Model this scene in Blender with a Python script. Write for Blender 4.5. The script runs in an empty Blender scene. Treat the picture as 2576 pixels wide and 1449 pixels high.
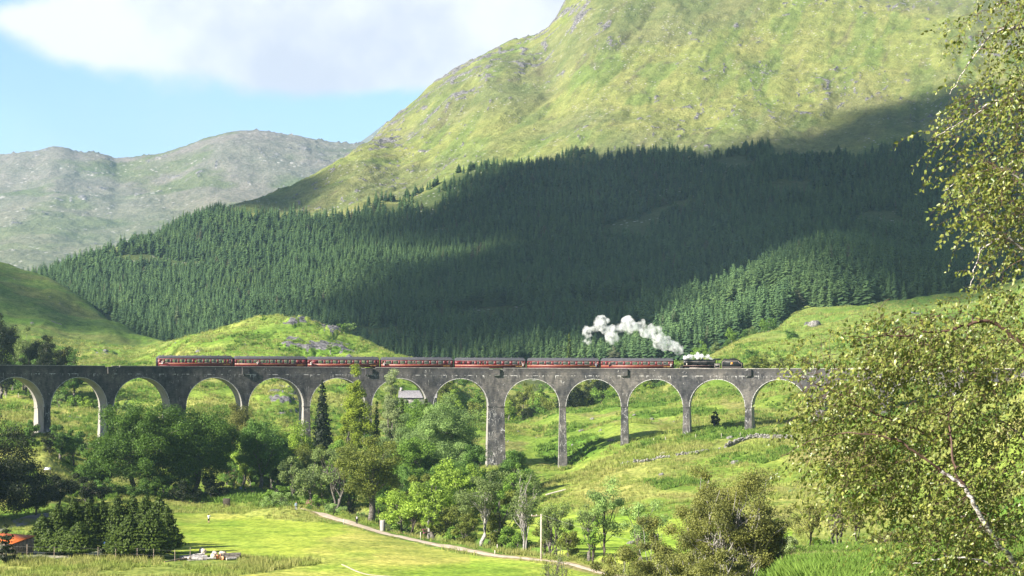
import bpy, math, random
import numpy as np
from mathutils import Vector, Matrix
R_ = math.radians
SC = bpy.context.scene
COL = SC.collection

# ------------------------------------------------------------------ camera
F = 4500.0            # focal length, in units of a 2576-wide picture
ZC = 31.0
PITCH = math.atan(201.5 / F)
cam = bpy.data.cameras.new('camera')
cam.sensor_width = 36.0
cam.lens = 36.0 * F / 2576.0
cam.clip_start = 0.5
cam.clip_end = 60000
camo = bpy.data.objects.new('camera', cam)
COL.objects.link(camo)
camo.location = (0, 0, ZC)
camo.rotation_euler = (math.pi / 2 + PITCH, 0, 0)
SC.camera = camo

# ------------------------------------------------------------------ sun, sky, exposure
SUN_EL, SUN_AZ = R_(31), R_(32)      # azimuth: from the left (-x), 32 degrees towards the viewer
SDIR = Vector((-math.cos(SUN_AZ) * math.cos(SUN_EL), -math.sin(SUN_AZ) * math.cos(SUN_EL), math.sin(SUN_EL)))
sun = bpy.data.lights.new('sun', 'SUN')
sun.energy = 4.6
sun.angle = R_(0.53)
sun.color = (1.0, 0.93, 0.80)
suno = bpy.data.objects.new('sun', sun)
COL.objects.link(suno)
suno.location = SDIR * 3000
suno.rotation_euler = SDIR.to_track_quat('Z', 'Y').to_euler()

SC.view_settings.view_transform = 'Standard'
SC.view_settings.look = 'None'
SC.view_settings.exposure = 1.55
SC.view_settings.gamma = 1.0
SC.view_settings.use_curve_mapping = False
SC.render.engine = 'CYCLES'
SC.cycles.use_denoising = True
SC.cycles.max_bounces = 8
SC.cycles.diffuse_bounces = 2
SC.cycles.glossy_bounces = 2
SC.cycles.transmission_bounces = 3
SC.cycles.transparent_max_bounces = 8
SC.cycles.volume_bounces = 6
SC.cycles.sample_clamp_indirect = 4.0
SC.cycles.use_fast_gi = False

world = bpy.data.worlds.new('World')
SC.world = world
world.use_nodes = True


class NT:
    """small helper for writing node trees"""
    def __init__(s, nt):
        s.nt = nt
        nt.nodes.clear()

    def n(s, typ, **kw):
        nd = s.nt.nodes.new(typ)
        for k, v in kw.items():
            if k.startswith('i_'):
                nd.inputs[int(k[2:])].default_value = v
            else:
                setattr(nd, k, v)
        return nd

    def l(s, a, b):
        s.nt.links.new(a, b)

    def val(s, x):
        return x

    def math(s, op, a, b=None, c=None, clamp=False):
        nd = s.nt.nodes.new('ShaderNodeMath')
        nd.operation = op
        nd.use_clamp = clamp
        for i, x in enumerate((a, b, c)):
            if x is None:
                continue
            if isinstance(x, (int, float)):
                nd.inputs[i].default_value = x
            else:
                s.l(x, nd.inputs[i])
        return nd.outputs[0]

    def mix(s, fac, a, b, typ='RGBA', blend='MIX'):
        nd = s.nt.nodes.new('ShaderNodeMix')
        nd.data_type = 'RGBA'
        nd.blend_type = blend
        nd.clamp_factor = True
        for idx, x in ((0, fac), (6, a), (7, b)):
            if isinstance(x, (int, float)):
                nd.inputs[idx].default_value = x
            elif isinstance(x, tuple):
                nd.inputs[idx].default_value = (*x[:3], 1)
            else:
                s.l(x, nd.inputs[idx])
        return nd.outputs[2]

    def noise(s, vec, scale, detail=4, rough=0.55, dist=0.0):
        nd = s.nt.nodes.new('ShaderNodeTexNoise')
        nd.inputs['Scale'].default_value = scale
        nd.inputs['Detail'].default_value = detail
        nd.inputs['Roughness'].default_value = rough
        nd.inputs['Distortion'].default_value = dist
        if vec is not None:
            s.l(vec, nd.inputs['Vector'])
        return nd.outputs['Fac']

    def ramp(s, fac, lo, hi, a=0.0, b=1.0, smooth=True):
        nd = s.nt.nodes.new('ShaderNodeMapRange')
        nd.interpolation_type = 'SMOOTHSTEP' if smooth else 'LINEAR'
        s.l(fac, nd.inputs[0])
        nd.inputs[1].default_value = lo
        nd.inputs[2].default_value = hi
        nd.inputs[3].default_value = a
        nd.inputs[4].default_value = b
        return nd.outputs[0]

    def scale(s, vec, xyz):
        nd = s.nt.nodes.new('ShaderNodeMapping')
        nd.inputs['Scale'].default_value = xyz
        s.l(vec, nd.inputs['Vector'])
        return nd.outputs[0]


def build_world():
    t = NT(world.node_tree)
    out = t.n('ShaderNodeOutputWorld')
    bg = t.n('ShaderNodeBackground')
    sky = t.n('ShaderNodeTexSky', sky_type='NISHITA')
    sky.sun_disc = False
    sky.sun_elevation = SUN_EL
    sky.sun_rotation = math.atan2(SDIR.x, SDIR.y)
    sky.altitude = 50
    sky.air_density = 1.0
    sky.dust_density = 1.3
    sky.ozone_density = 1.6
    tc = t.n('ShaderNodeTexCoord')
    sep = t.n('ShaderNodeSeparateXYZ')
    t.l(tc.outputs['Generated'], sep.inputs[0])
    y = t.math('MAXIMUM', sep.outputs[1], 0.05)
    a = t.math('DIVIDE', sep.outputs[0], y)
    e = t.math('DIVIDE', sep.outputs[2], y)
    cmb = t.n('ShaderNodeCombineXYZ')
    t.l(a, cmb.inputs[0])
    t.l(e, cmb.inputs[1])
    # cloud bank: a field of soft lobes in the northern sky, broken up by noise
    wn = t.noise(cmb.outputs[0], 11.0, 6, 0.6)
    def lobe(ca, ce, ra, re, amp):
        dx = t.math('DIVIDE', t.math('SUBTRACT', a, ca), ra)
        dy = t.math('DIVIDE', t.math('SUBTRACT', e, ce), re)
        r2 = t.math('ADD', t.math('MULTIPLY', dx, dx), t.math('MULTIPLY', dy, dy))
        return t.math('MULTIPLY', t.math('EXPONENT', t.math('MULTIPLY', r2, -1.0)), amp)
    acc = None
    for L in LOBES:
        v = lobe(*L)
        acc = v if acc is None else t.math('ADD', acc, v)
    n2 = t.math('MULTIPLY', t.math('SUBTRACT', wn, 0.5), 1.5)
    dens = t.math('ADD', acc, n2)
    # high elevations elsewhere in the sky: broken cloud
    low = t.ramp(e, 0.55, 0.26)
    up2 = t.math('MULTIPLY', t.math('SUBTRACT', 1.0, low), t.ramp(t.noise(tc.outputs['Generated'], 2.2, 5, 0.55), 0.45, 0.62, 0, 0.5))
    mask = t.math('MAXIMUM', t.math('MULTIPLY', t.ramp(dens, 0.30, 0.85), low), up2)
    shade = t.ramp(t.noise(cmb.outputs[0], 9.0, 5, 0.55), 0.36, 0.60)
    ccol = t.mix(low, (2.0, 2.1, 2.4), t.mix(shade, (4.4, 4.55, 5.35), (6.3, 6.3, 6.5)))
    thin = t.ramp(t.noise(cmb.outputs[0], 6.0, 5, 0.6), 0.5, 0.8, 0, 0.25)
    skyc = t.mix(thin, t.mix(1.0, sky.outputs[0], t.mix(low, (0.55, 0.60, 0.75), SKY_MUL), blend='MULTIPLY'), (4.6, 4.8, 5.6))
    colr = t.mix(mask, skyc, ccol)
    t.l(colr, bg.inputs[0])
    bg.inputs[1].default_value = 0.06
    t.l(bg.outputs[0], out.inputs[0])


HAZE_D = 0.000058
LOBES = [  # azimuth (x/y), elevation (z/y), radii, strength
    (-0.17, 0.200, 0.075, 0.030, 1.05), (-0.23, 0.185, 0.05, 0.014, 0.8), (-0.12, 0.172, 0.045, 0.022, 0.9),
    (-0.06, 0.190, 0.09, 0.026, 0.9), (-0.03, 0.165, 0.08, 0.013, 0.55), (0.03, 0.185, 0.06, 0.045, 0.8),
    (-0.275, 0.197, 0.03, 0.008, 0.5), (-0.10, 0.235, 0.25, 0.035, 0.9), (0.25, 0.22, 0.2, 0.06, 0.5),
]
SKY_MUL = (1.12, 1.25, 1.60)
build_world()


# ------------------------------------------------------------------ general helpers
def lk(o, parent=None):
    COL.objects.link(o)
    if parent is not None:
        o.parent = parent
    return o


def tag(o, label=None, cat=None, group=None, kind=None):
    if label: o['label'] = label
    if cat: o['category'] = cat
    if group: o['group'] = group
    if kind: o['kind'] = kind
    return o


def thing(name, label, cat, loc=(0, 0, 0), rz=0.0, group=None):
    o = bpy.data.objects.new(name, None)
    o.empty_display_size = 0.5
    lk(o)
    o.location = loc
    o.rotation_euler = (0, 0, rz)
    return tag(o, label, cat, group)


def mesh_np(name, V, Q=None, T=None, smooth=False):
    V = np.asarray(V, dtype=np.float32).reshape(-1, 3)
    Q = np.zeros((0, 4), np.int32) if Q is None else np.asarray(Q, np.int32).reshape(-1, 4)
    T = np.zeros((0, 3), np.int32) if T is None else np.asarray(T, np.int32).reshape(-1, 3)
    me = bpy.data.meshes.new(name)
    me.vertices.add(len(V))
    me.vertices.foreach_set('co', V.ravel())
    nl = len(Q) * 4 + len(T) * 3
    me.loops.add(nl)
    me.loops.foreach_set('vertex_index', np.concatenate([Q.ravel(), T.ravel()]).astype(np.int32))
    me.polygons.add(len(Q) + len(T))
    st = np.concatenate([np.arange(len(Q)) * 4, len(Q) * 4 + np.arange(len(T)) * 3]).astype(np.int32)
    me.polygons.foreach_set('loop_start', st)
    try:
        tot = np.concatenate([np.full(len(Q), 4), np.full(len(T), 3)]).astype(np.int32)
        me.polygons.foreach_set('loop_total', tot)
    except Exception:
        pass
    me.update(calc_edges=True)
    if smooth:
        me.polygons.foreach_set('use_smooth', np.ones(len(me.polygons), bool))
    return me


def attr(me, name, arr, domain='POINT', typ='FLOAT'):
    a = me.attributes.new(name, typ, domain)
    arr = np.asarray(arr, np.float32)
    if typ == 'FLOAT':
        a.data.foreach_set('value', arr.ravel())
    elif typ == 'FLOAT_COLOR':
        a.data.foreach_set('color', arr.ravel())
    else:
        a.data.foreach_set('vector', arr.ravel())


def obj(name, me, mat=None, parent=None, loc=None):
    o = bpy.data.objects.new(name, me)
    lk(o, parent)
    if mat is not None:
        if not isinstance(mat, (list, tuple)):
            mat = [mat]
        for m in mat:
            if len(me.materials) < len(mat):
                me.materials.append(m)
    if loc is not None:
        o.location = loc
    return o


class MB:
    """mesh builder collecting shapes into ONE mesh"""
    def __init__(s):
        s.V = []; s.Q = []; s.T = []; s.n = 0; s.mi = []; s.cur = 0

    def add(s, V, Q=(), T=()):
        V = np.asarray(V, float).reshape(-1, 3)
        s.V.append(V)
        for q in Q:
            s.Q.append([i + s.n for i in q])
        for q in T:
            s.T.append([i + s.n for i in q])
        s.n += len(V)
        return s

    def box(s, x0, x1, y0, y1, z0, z1, rz=0.0, c=None, m=None):
        V = np.array([(x, y, z) for x in (x0, x1) for y in (y0, y1) for z in (z0, z1)], float)
        if m is not None:
            V = np.array([m @ Vector(v) for v in V])
        elif rz:
            cx, cy = c if c else ((x0 + x1) / 2, (y0 + y1) / 2)
            ca, sa = math.cos(rz), math.sin(rz)
            X = V[:, 0] - cx; Y = V[:, 1] - cy
            V[:, 0] = cx + X * ca - Y * sa; V[:, 1] = cy + X * sa + Y * ca
        return s.add(V, [(0, 1, 3, 2), (4, 6, 7, 5), (0, 4, 5, 1), (2, 3, 7, 6), (0, 2, 6, 4), (1, 5, 7, 3)])

    def tube(s, pts, rad, n=6, cap=True):
        pts = np.asarray(pts, float)
        rad = np.broadcast_to(np.asarray(rad, float), (len(pts),))
        V = []; Q = []; T = []
        d = np.gradient(pts, axis=0)
        for i, p in enumerate(pts):
            t = d[i] / (np.linalg.norm(d[i]) + 1e-9)
            a = np.cross(t, (0, 0, 1.0))
            if np.linalg.norm(a) < 0.1:
                a = np.cross(t, (0, 1.0, 0))
            a /= np.linalg.norm(a)
            b = np.cross(t, a)
            for k in range(n):
                g = 2 * math.pi * k / n
                V.append(p + rad[i] * (math.cos(g) * a + math.sin(g) * b))
        for i in range(len(pts) - 1):
            for k in range(n):
                Q.append((i * n + k, i * n + (k + 1) % n, (i + 1) * n + (k + 1) % n, (i + 1) * n + k))
        if cap:
            for i0 in (0, (len(pts) - 1) * n):
                V.append(pts[0 if i0 == 0 else -1])
                c = len(V) - 1
                for k in range(n):
                    T.append((i0 + k, c, i0 + (k + 1) % n) if i0 == 0 else (i0 + k, i0 + (k + 1) % n, c))
        return s.add(V, Q, T)

    def lathe(s, prof, n=16, axis='z', c=(0, 0, 0)):
        """prof: list of (radius, height)"""
        V = []; Q = []
        for r, h in prof:
            for k in range(n):
                g = 2 * math.pi * k / n
                if axis == 'z': p = (r * math.cos(g), r * math.sin(g), h)
                elif axis == 'x': p = (h, r * math.cos(g), r * math.sin(g))
                else: p = (r * math.cos(g), h, r * math.sin(g))
                V.append((p[0] + c[0], p[1] + c[1], p[2] + c[2]))
        for i in range(len(prof) - 1):
            for k in range(n):
                Q.append((i * n + k, i * n + (k + 1) % n, (i + 1) * n + (k + 1) % n, (i + 1) * n + k))
        return s.add(V, Q)

    def prism(s, poly, y0, y1):
        """polygon in (x, z) extruded along y"""
        n = len(poly)
        V = [(x, y0, z) for x, z in poly] + [(x, y1, z) for x, z in poly]
        cx = sum(p[0] for p in poly) / n; cz = sum(p[1] for p in poly) / n
        V += [(cx, y0, cz), (cx, y1, cz)]
        Q = [(i, (i + 1) % n, n + (i + 1) % n, n + i) for i in range(n)]
        T = [(i, 2 * n, (i + 1) % n) for i in range(n)] + [(n + i, n + (i + 1) % n, 2 * n + 1) for i in range(n)]
        return s.add(V, Q, T)

    def mesh(s, name, smooth=False):
        return mesh_np(name, np.concatenate(s.V) if s.V else np.zeros((0, 3)), s.Q or None, s.T or None, smooth)

    def build(s, name, mat, parent=None, smooth=False, loc=None):
        return obj(name, s.mesh(name, smooth), mat, parent, loc)


# numpy gradient-free value noise
def _hash(ix, iy, seed):
    h = (ix.astype(np.int64) * 374761393 + iy.astype(np.int64) * 668265263 + seed * 974634777) & 0xFFFFFFFF
    h = ((h ^ (h >> 13)) * 1274126177) & 0xFFFFFFFF
    h = h ^ (h >> 16)
    return (h & 0xFFFFFF).astype(np.float64) / 0xFFFFFF


def vnoise(x, y, seed=0):
    ix = np.floor(x); iy = np.floor(y)
    fx = x - ix; fy = y - iy
    ux = fx * fx * fx * (fx * (fx * 6 - 15) + 10); uy = fy * fy * fy * (fy * (fy * 6 - 15) + 10)
    a = _hash(ix, iy, seed); b = _hash(ix + 1, iy, seed); c = _hash(ix, iy + 1, seed); d = _hash(ix + 1, iy + 1, seed)
    return (a + (b - a) * ux) * (1 - uy) + (c + (d - c) * ux) * uy


def fbm(x, y, oct=4, seed=0, gain=0.5):
    s = 0; a = 1.0; t = 0
    for i in range(oct):
        s = s + a * vnoise(x * 2 ** i + 17.3 * i, y * 2 ** i + 9.1 * i, seed + i)
        t += a; a *= gain
    return s / t


def ridged(x, y, oct=4, seed=0):
    s = 0; a = 1.0; t = 0
    for i in range(oct):
        s = s + a * (1 - np.abs(2 * vnoise(x * 2 ** i + 3.3 * i, y * 2 ** i + 7.7 * i, seed + i) - 1))
        t += a; a *= 0.5
    return s / t


def ss(x, lo, hi):
    t = np.clip((x - lo) / (hi - lo), 0, 1)
    return t * t * (3 - 2 * t)


def pchip(x, y, xi):
    x = np.asarray(x, float); y = np.asarray(y, float)
    h = np.diff(x); dl = np.diff(y) / h
    m = np.zeros(len(x))
    if len(x) > 2:
        w1 = 2 * h[1:] + h[:-1]; w2 = h[1:] + 2 * h[:-1]
        ok = dl[:-1] * dl[1:] > 0
        with np.errstate(divide='ignore', invalid='ignore'):
            hm = (w1 + w2) / (w1 / dl[:-1] + w2 / dl[1:])
        m[1:-1] = np.where(ok, hm, 0)
    m[0] = dl[0]; m[-1] = dl[-1]
    xi = np.clip(xi, x[0], x[-1])
    k = np.clip(np.searchsorted(x, xi, side='right') - 1, 0, len(h) - 1)
    t = (xi - x[k]) / h[k]
    return ((2 * t ** 3 - 3 * t ** 2 + 1) * y[k] + (t ** 3 - 2 * t ** 2 + t) * h[k] * m[k]
            + (-2 * t ** 3 + 3 * t ** 2) * y[k + 1] + (t ** 3 - t ** 2) * h[k] * m[k + 1])


CP, SP = math.cos(PITCH), math.sin(PITCH)


def pt(u, v, d):
    """world point at distance d (along y) seen at picture position u, v"""
    xc = (u - 1288.0) / F; yc = (724.5 - v) / F
    k = d / (CP - yc * SP)
    return (xc * k, d, ZC + (SP + yc * CP) * k)


def proj(x, y, z):
    zz = z - ZC
    f = y * CP + zz * SP; up = -y * SP + zz * CP
    return 1288.0 + F * x / f, 724.5 - F * up / f


class Sheet:
    """height field over azimuth (x/y) and distance y, from picture-derived survey columns"""
    def __init__(s, cols, a0, a1, na, d0, d1, nd, extra=None):
        s.A = np.linspace(a0, a1, na); s.LD = np.linspace(math.log(d0), math.log(d1), nd)
        D = np.exp(s.LD)
        azs = []; zz = []
        for u, lst in cols:
            P = []
            for e in lst:
                if len(e) == 3: P.append((e[0], e[1]))
                else: P.append((e[0], pt(u, e[1], e[0])[2]))
            P.sort()
            zz.append(pchip([math.log(p[0]) for p in P], [p[1] for p in P], s.LD))
            azs.append((u - 1288.0) / F)
        azs = np.array(azs); zz = np.array(zz)
        Z = np.zeros((na, nd))
        for j in range(nd):
            Z[:, j] = pchip(azs, zz[:, j], s.A)
        AA, DD = np.meshgrid(s.A, D, indexing='ij')
        s.X = AA * DD; s.Y = DD; s.Z = Z
        if extra is not None:
            s.Z = extra(s.X, s.Y, Z, AA)

    def z(s, x, y):
        x = np.asarray(x, float); y = np.asarray(y, float)
        ia = np.clip((x / y - s.A[0]) / (s.A[1] - s.A[0]), 0, len(s.A) - 1.001)
        jd = np.clip((np.log(y) - s.LD[0]) / (s.LD[1] - s.LD[0]), 0, len(s.LD) - 1.001)
        i = ia.astype(int); j = jd.astype(int); fa = ia - i; fd = jd - j
        Z = s.Z
        return (Z[i, j] * (1 - fa) * (1 - fd) + Z[i + 1, j] * fa * (1 - fd) + Z[i, j + 1] * (1 - fa) * fd + Z[i + 1, j + 1] * fa * fd)

    def hit(s, u, v, dmin=0):
        """first surface point seen at picture position (u, v)"""
        D = np.exp(s.LD); D = D[D > max(dmin, D[0])]
        k = (CP - (724.5 - v) / F * SP)
        x = (u - 1288.0) / F / k * D
        z = s.z(x, D)
        _, vv = proj(x, D, z)
        idx = np.nonzero(vv <= v)[0]
        if len(idx) == 0:
            return (x[-1], D[-1], z[-1])
        i = idx[0]
        if i > 0:
            t = (vv[i - 1] - v) / (vv[i - 1] - vv[i] + 1e-9)
            d = D[i - 1] + (D[i] - D[i - 1]) * t
        else:
            d = D[i]
        x = (u - 1288.0) / F / k * d
        return (float(x), float(d), float(s.z(x, d)))

    def at(s, u, d):
        x = (u - 1288.0) / F * d
        return (float(x), float(d), float(s.z(np.array(x), np.array(d))))

    def fit(s, sil, dlo, dhi, rug=1.5, seed=1, u0=None, u1=None):
        """raise or lower each crest so that the skyline runs through the surveyed points"""
        D = np.exp(s.LD); uu = [p[0] for p in sil]; vv = [p[1] for p in sil]
        u0 = u0 if u0 is not None else uu[0]; u1 = u1 if u1 is not None else uu[-1]
        U, V = proj(s.X, s.Y, s.Z)
        sel = (D > dlo) & (D < dhi); jj = np.nonzero(sel)[0]
        for it in range(3):
            U, V = proj(s.X, s.Y, s.Z)
            k = jj[np.argmin(V[:, jj], 1)]; r = np.arange(len(s.A))
            uc = U[r, k]; vc = V[r, k]; dc = D[k]
            tgt = np.interp(uc, uu, vv) + rug * (fbm(uc / 45.0, uc * 0, 2, seed + 5) - .5) * 2.5
            dz = (vc - tgt) / F * dc
            dz = dz * ss(uc, u0 - 25, u0) * (1 - ss(uc, u1, u1 + 25))
            g = np.exp(-np.linspace(-2.5, 2.5, 61) ** 2); g /= g.sum()
            dz = np.convolve(np.pad(dz, 30, 'edge'), g, 'valid'); dc = np.convolve(np.pad(dc, 30, 'edge'), g, 'valid')
            w = ss(np.log(D)[None, :], np.log(dc * .66)[:, None], np.log(dc)[:, None])
            s.Z = s.Z + dz[:, None] * w

    def mesh(s, name):
        na, nd = s.Z.shape
        V = np.stack([s.X, s.Y, s.Z], -1).reshape(-1, 3)
        i, j = np.meshgrid(np.arange(na - 1), np.arange(nd - 1), indexing='ij')
        a = (i * nd + j).ravel()
        Q = np.stack([a, a + nd, a + nd + 1, a + 1], -1)
        return mesh_np(name, V, Q, smooth=True)
# ------------------------------------------------------------------ terrain tables
def Zv(d, v): return pt(1288, v, d)[2]
N0 = [(14, 28.6, 1), (30, 26.5, 1)]
COLS = [
 (-1100, N0 + [(60, 19, 1), (120, 9, 1), (200, 5, 1), (260, 4, 1), (330, 4, 1), (400, 12, 1), (470, 20, 1), (560, 28, 1), (700, 42, 1), (900, 62, 1), (1150, 108, 1), (1500, 140, 1)]),
 (-500, N0 + [(60, 19, 1), (120, 9, 1), (200, 4.5, 1), (260, 3.5, 1), (330, 2.5, 1), (370, 6, 1), (400, 9, 1), (430, 14, 1), (500, 20, 1), (600, 28, 1), (750, 42, 1), (900, 60, 1), (1150, 112, 1), (1500, 110, 1)]),
 (0, N0 + [(60, 19, 1), (120, 9, 1), (200, 4, 1), (245, 3.2, 1), (262, 1405), (300, 1362), (345, 1310), (370, 1250), (400, 1187), (430, 1120), (500, 1062), (600, 1000), (700, 945), (800, 885), (900, 830), (1150, 688), (1250, 657), (1500, 70, 1)]),
 (110, N0 + [(60, 19, 1), (120, 9, 1), (200, 4, 1), (245, 3.2, 1), (262, 1404), (300, 1360), (345, 1308), (370, 1250), (400, 1186), (430, 1121), (500, 1068), (600, 1002), (700, 945), (800, 893), (900, 845), (1100, 735), (1220, 690), (1450, 70, 1)]),
 (200, N0 + [(60, 19, 1), (120, 9, 1), (200, 4, 1), (245, 3.2, 1), (262, 1404), (300, 1360), (345, 1305), (385, 1245), (420, 1190), (450, 1135), (510, 1075), (600, 1010), (700, 945), (800, 897), (900, 857), (1080, 782), (1150, 745), (1400, 40, 1)]),
 (300, N0 + [(60, 19, 1), (120, 9, 1), (200, 4, 1), (245, 3.1, 1), (262, 1404), (300, 1358), (345, 1303), (395, 1245), (430, 1190), (460, 1145), (520, 1070), (600, 1005), (700, 940), (800, 900), (900, 868), (1050, 812), (1300, 30, 1)]),
 (405, N0 + [(60, 19, 1), (120, 9, 1), (200, 3.8, 1), (240, 3.0, 1), (262, 1404), (300, 1356), (345, 1302), (400, 1250), (440, 1200), (470, 1150), (530, 1065), (600, 995), (700, 932), (800, 895), (900, 872), (960, 861), (1200, 25, 1)]),
 (500, N0 + [(60, 19, 1), (120, 9, 1), (200, 3.8, 1), (240, 3.0, 1), (265, 1402), (315, 1338), (365, 1292), (400, 1260), (430, 1228), (470, 1165), (530, 1060), (600, 985), (700, 900), (780, 845), (850, 44, 1), (1000, 26, 1), (1300, 24, 1)]),
 (600, N0 + [(60, 19, 1), (120, 9, 1), (200, 3.8, 1), (240, 3.0, 1), (265, 1402), (315, 1338), (365, 1292), (400, 1255), (430, 1228), (480, 1170), (530, 1080), (600, 988), (700, 885), (740, 845), (795, 811), (870, 48, 1), (1000, 26, 1), (1300, 24, 1)]),
 (690, N0 + [(60, 19, 1), (120, 9, 1), (200, 3.8, 1), (240, 3.0, 1), (265, 1402), (315, 1338), (365, 1292), (400, 1258), (430, 1235), (490, 1190), (540, 1070), (600, 985), (700, 885), (745, 835), (800, 793), (870, 50, 1), (1000, 28, 1), (1300, 24, 1)]),
 (780, N0 + [(60, 19, 1), (120, 9, 1), (200, 3.8, 1), (240, 3.0, 1), (265, 1402), (315, 1338), (360, 1294), (400, 1262), (440, 1236), (495, 1196), (540, 1090), (600, 1005), (700, 895), (745, 840), (790, 801), (860, 46, 1), (1000, 26, 1), (1300, 24, 1)]),
 (870, N0 + [(60, 19, 1), (120, 9, 1), (200, 3.8, 1), (240, 3.0, 1), (265, 1404), (315, 1340), (350, 1304), (400, 1268), (440, 1242), (497, 1200), (550, 1095), (600, 1010), (680, 905), (740, 858), (780, 829), (850, 42, 1), (1000, 26, 1), (1300, 24, 1)]),
 (1000, N0 + [(60, 19, 1), (120, 9, 1), (200, 3.8, 1), (240, 3.0, 1), (265, 1408), (310, 1356), (330, 1338), (400, 1275), (440, 1245), (497, 1198), (550, 1110), (600, 1035), (680, 935), (745, 893), (820, 30, 1), (1000, 24, 1), (1300, 24, 1)]),
 (1120, N0 + [(60, 19, 1), (120, 9, 1), (200, 3.8, 1), (240, 3.0, 1), (265, 1413), (310, 1364), (360, 1312), (400, 1280), (440, 1248), (497, 1195), (550, 1100), (600, 1040), (660, 985), (720, 955), (820, 22, 1), (1000, 24, 1), (1300, 24, 1)]),
 (1220, N0 + [(60, 19, 1), (120, 9, 1), (200, 3.8, 1), (235, 3.0, 1), (262, 1417), (310, 1364), (360, 1312), (400, 1280), (450, 1232), (497, 1183), (530, 1130), (560, 1085), (580, 1068), (620, 9, 1), (700, 11, 1), (820, 22, 1), (1000, 26, 1), (1300, 30, 1)]),
 (1345, N0 + [(60, 18, 1), (120, 9, 1), (200, 3.5, 1), (235, 2.8, 1), (262, 1417), (310, 1366), (355, 1314), (400, 1272), (450, 1225), (485, 1186), (497, 1182), (515, 1165), (545, 1118), (580, 1080), (610, 1062), (635, 1052), (670, 9, 1), (760, 14, 1), (900, 24, 1), (1300, 34, 1)]),
 (1412, N0 + [(60, 18, 1), (120, 9, 1), (200, 3.2, 1), (230, 2.6, 1), (262, 1420), (310, 1362), (350, 1312), (400, 1255), (450, 1212), (490, 1186), (500, 1182), (520, 1160), (545, 1110), (590, 1060), (640, 1030), (680, 11, 1), (760, 14, 1), (900, 26, 1), (1300, 36, 1)]),
 (1490, N0 + [(60, 18, 1), (120, 9, 1), (200, 3.2, 1), (230, 2.6, 1), (262, 1424), (310, 1362), (350, 1308), (400, 1245), (450, 1195), (490, 1148), (530, 1105), (570, 1068), (620, 1035), (660, 1020), (720, 13, 1), (800, 18, 1), (900, 28, 1), (1300, 40, 1)]),
 (1570, N0 + [(60, 18, 1), (120, 10, 1), (200, 4, 1), (240, 2.6, 1), (310, 1362), (345, 1308), (400, 1238), (450, 1170), (494, 1119), (520, 1098), (560, 1055), (620, 1020), (680, 1000), (740, 16, 1), (820, 21, 1), (950, 36, 1), (1300, 50, 1)]),
 (1650, N0 + [(60, 19, 1), (120, 11, 1), (200, 5, 1), (250, 2.6, 1), (310, 1360), (340, 1308), (400, 1228), (450, 1155), (492, 1106), (530, 1080), (600, 1028), (660, 1000), (710, 988), (770, 19, 1), (860, 22, 1), (1000, 20, 1), (1300, 10, 1)]),
 (1770, N0 + [(60, 20, 1), (120, 12, 1), (200, 5, 1), (260, 2.6, 1), (310, 1358), (338, 1306), (400, 1216), (450, 1142), (488, 1093), (540, 1062), (600, 1010), (660, 962), (710, 925), (760, 897), (830, 30, 1), (920, 26, 1), (1050, 20, 1), (1300, 10, 1)]),
 (1880, N0 + [(60, 21, 1), (120, 14, 1), (200, 7, 1), (260, 2.8, 1), (310, 1356), (335, 1302), (400, 1200), (450, 1128), (482, 1088), (540, 1054), (600, 1000), (680, 930), (740, 885), (820, 847), (900, 34, 1), (1000, 24, 1), (1300, 10, 1)]),
 (2000, N0 + [(60, 23.5, 1), (92, 1449), (130, 1424), (190, 1388), (215, 8, 1), (260, 3, 1), (305, 1356), (335, 1298), (400, 1185), (440, 1125), (474, 1085), (540, 1045), (620, 960), (700, 895), (800, 838), (900, 790), (960, 774), (1050, 44, 1), (1300, 10, 1)]),
 (2150, N0 + [(60, 23.6, 1), (95, 1435), (140, 1408), (190, 1378), (220, 8, 1), (265, 3, 1), (300, 1350), (335, 1290), (400, 1165), (440, 1110), (470, 1070), (540, 1010), (620, 940), (700, 880), (850, 790), (1000, 735), (1080, 712), (1160, 62, 1), (1400, 10, 1)]),
 (2300, N0 + [(60, 23.2, 1), (100, 1424), (150, 1395), (195, 1365), (230, 8, 1), (270, 4, 1), (310, 1330), (350, 1250), (400, 1145), (440, 1070), (500, 1000), (600, 930), (700, 870), (850, 780), (1000, 715), (1150, 664), (1230, 75, 1), (1450, 10, 1)]),
 (2460, N0 + [(60, 23.4, 1), (110, 1405), (160, 1365), (200, 1330), (240, 9, 1), (290, 6, 1), (340, 1240), (400, 1090), (440, 1010), (500, 950), (600, 890), (700, 840), (850, 760), (1000, 700), (1150, 655), (1260, 634), (1340, 90, 1), (1500, 30, 1)]),
 (2650, N0 + [(60, 23.8, 1), (110, 19.5, 1), (160, 16, 1), (240, 12, 1), (320, 12, 1), (400, 26, 1), (450, 30, 1), (500, 34, 1), (700, 56, 1), (900, 80, 1), (1100, 105, 1), (1260, 122, 1), (1350, 100, 1), (1500, 40, 1)]),
 (3600, N0 + [(60, 27, 1), (110, 25, 1), (160, 22, 1), (240, 20, 1), (320, 24, 1), (400, 34, 1), (500, 44, 1), (700, 70, 1), (900, 100, 1), (1100, 130, 1), (1350, 150, 1), (1500, 40, 1)]),
]
# the path across the lawn (picture survey points on the ground)
PATH_UV = [(596, 1236), (625, 1247), (652, 1258), (700, 1272), (745, 1283), (790, 1296), (850, 1307), (900, 1322), (960, 1340), (1060, 1364), (1160, 1384), (1250, 1397), (1350, 1408), (1420, 1418), (1480, 1432), (1560, 1452)]
base0 = Sheet(COLS, -0.53, 0.53, 300, 14, 1500, 500)
PATH = np.array([base0.hit(u, v, 200) for u, v in PATH_UV])


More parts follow.
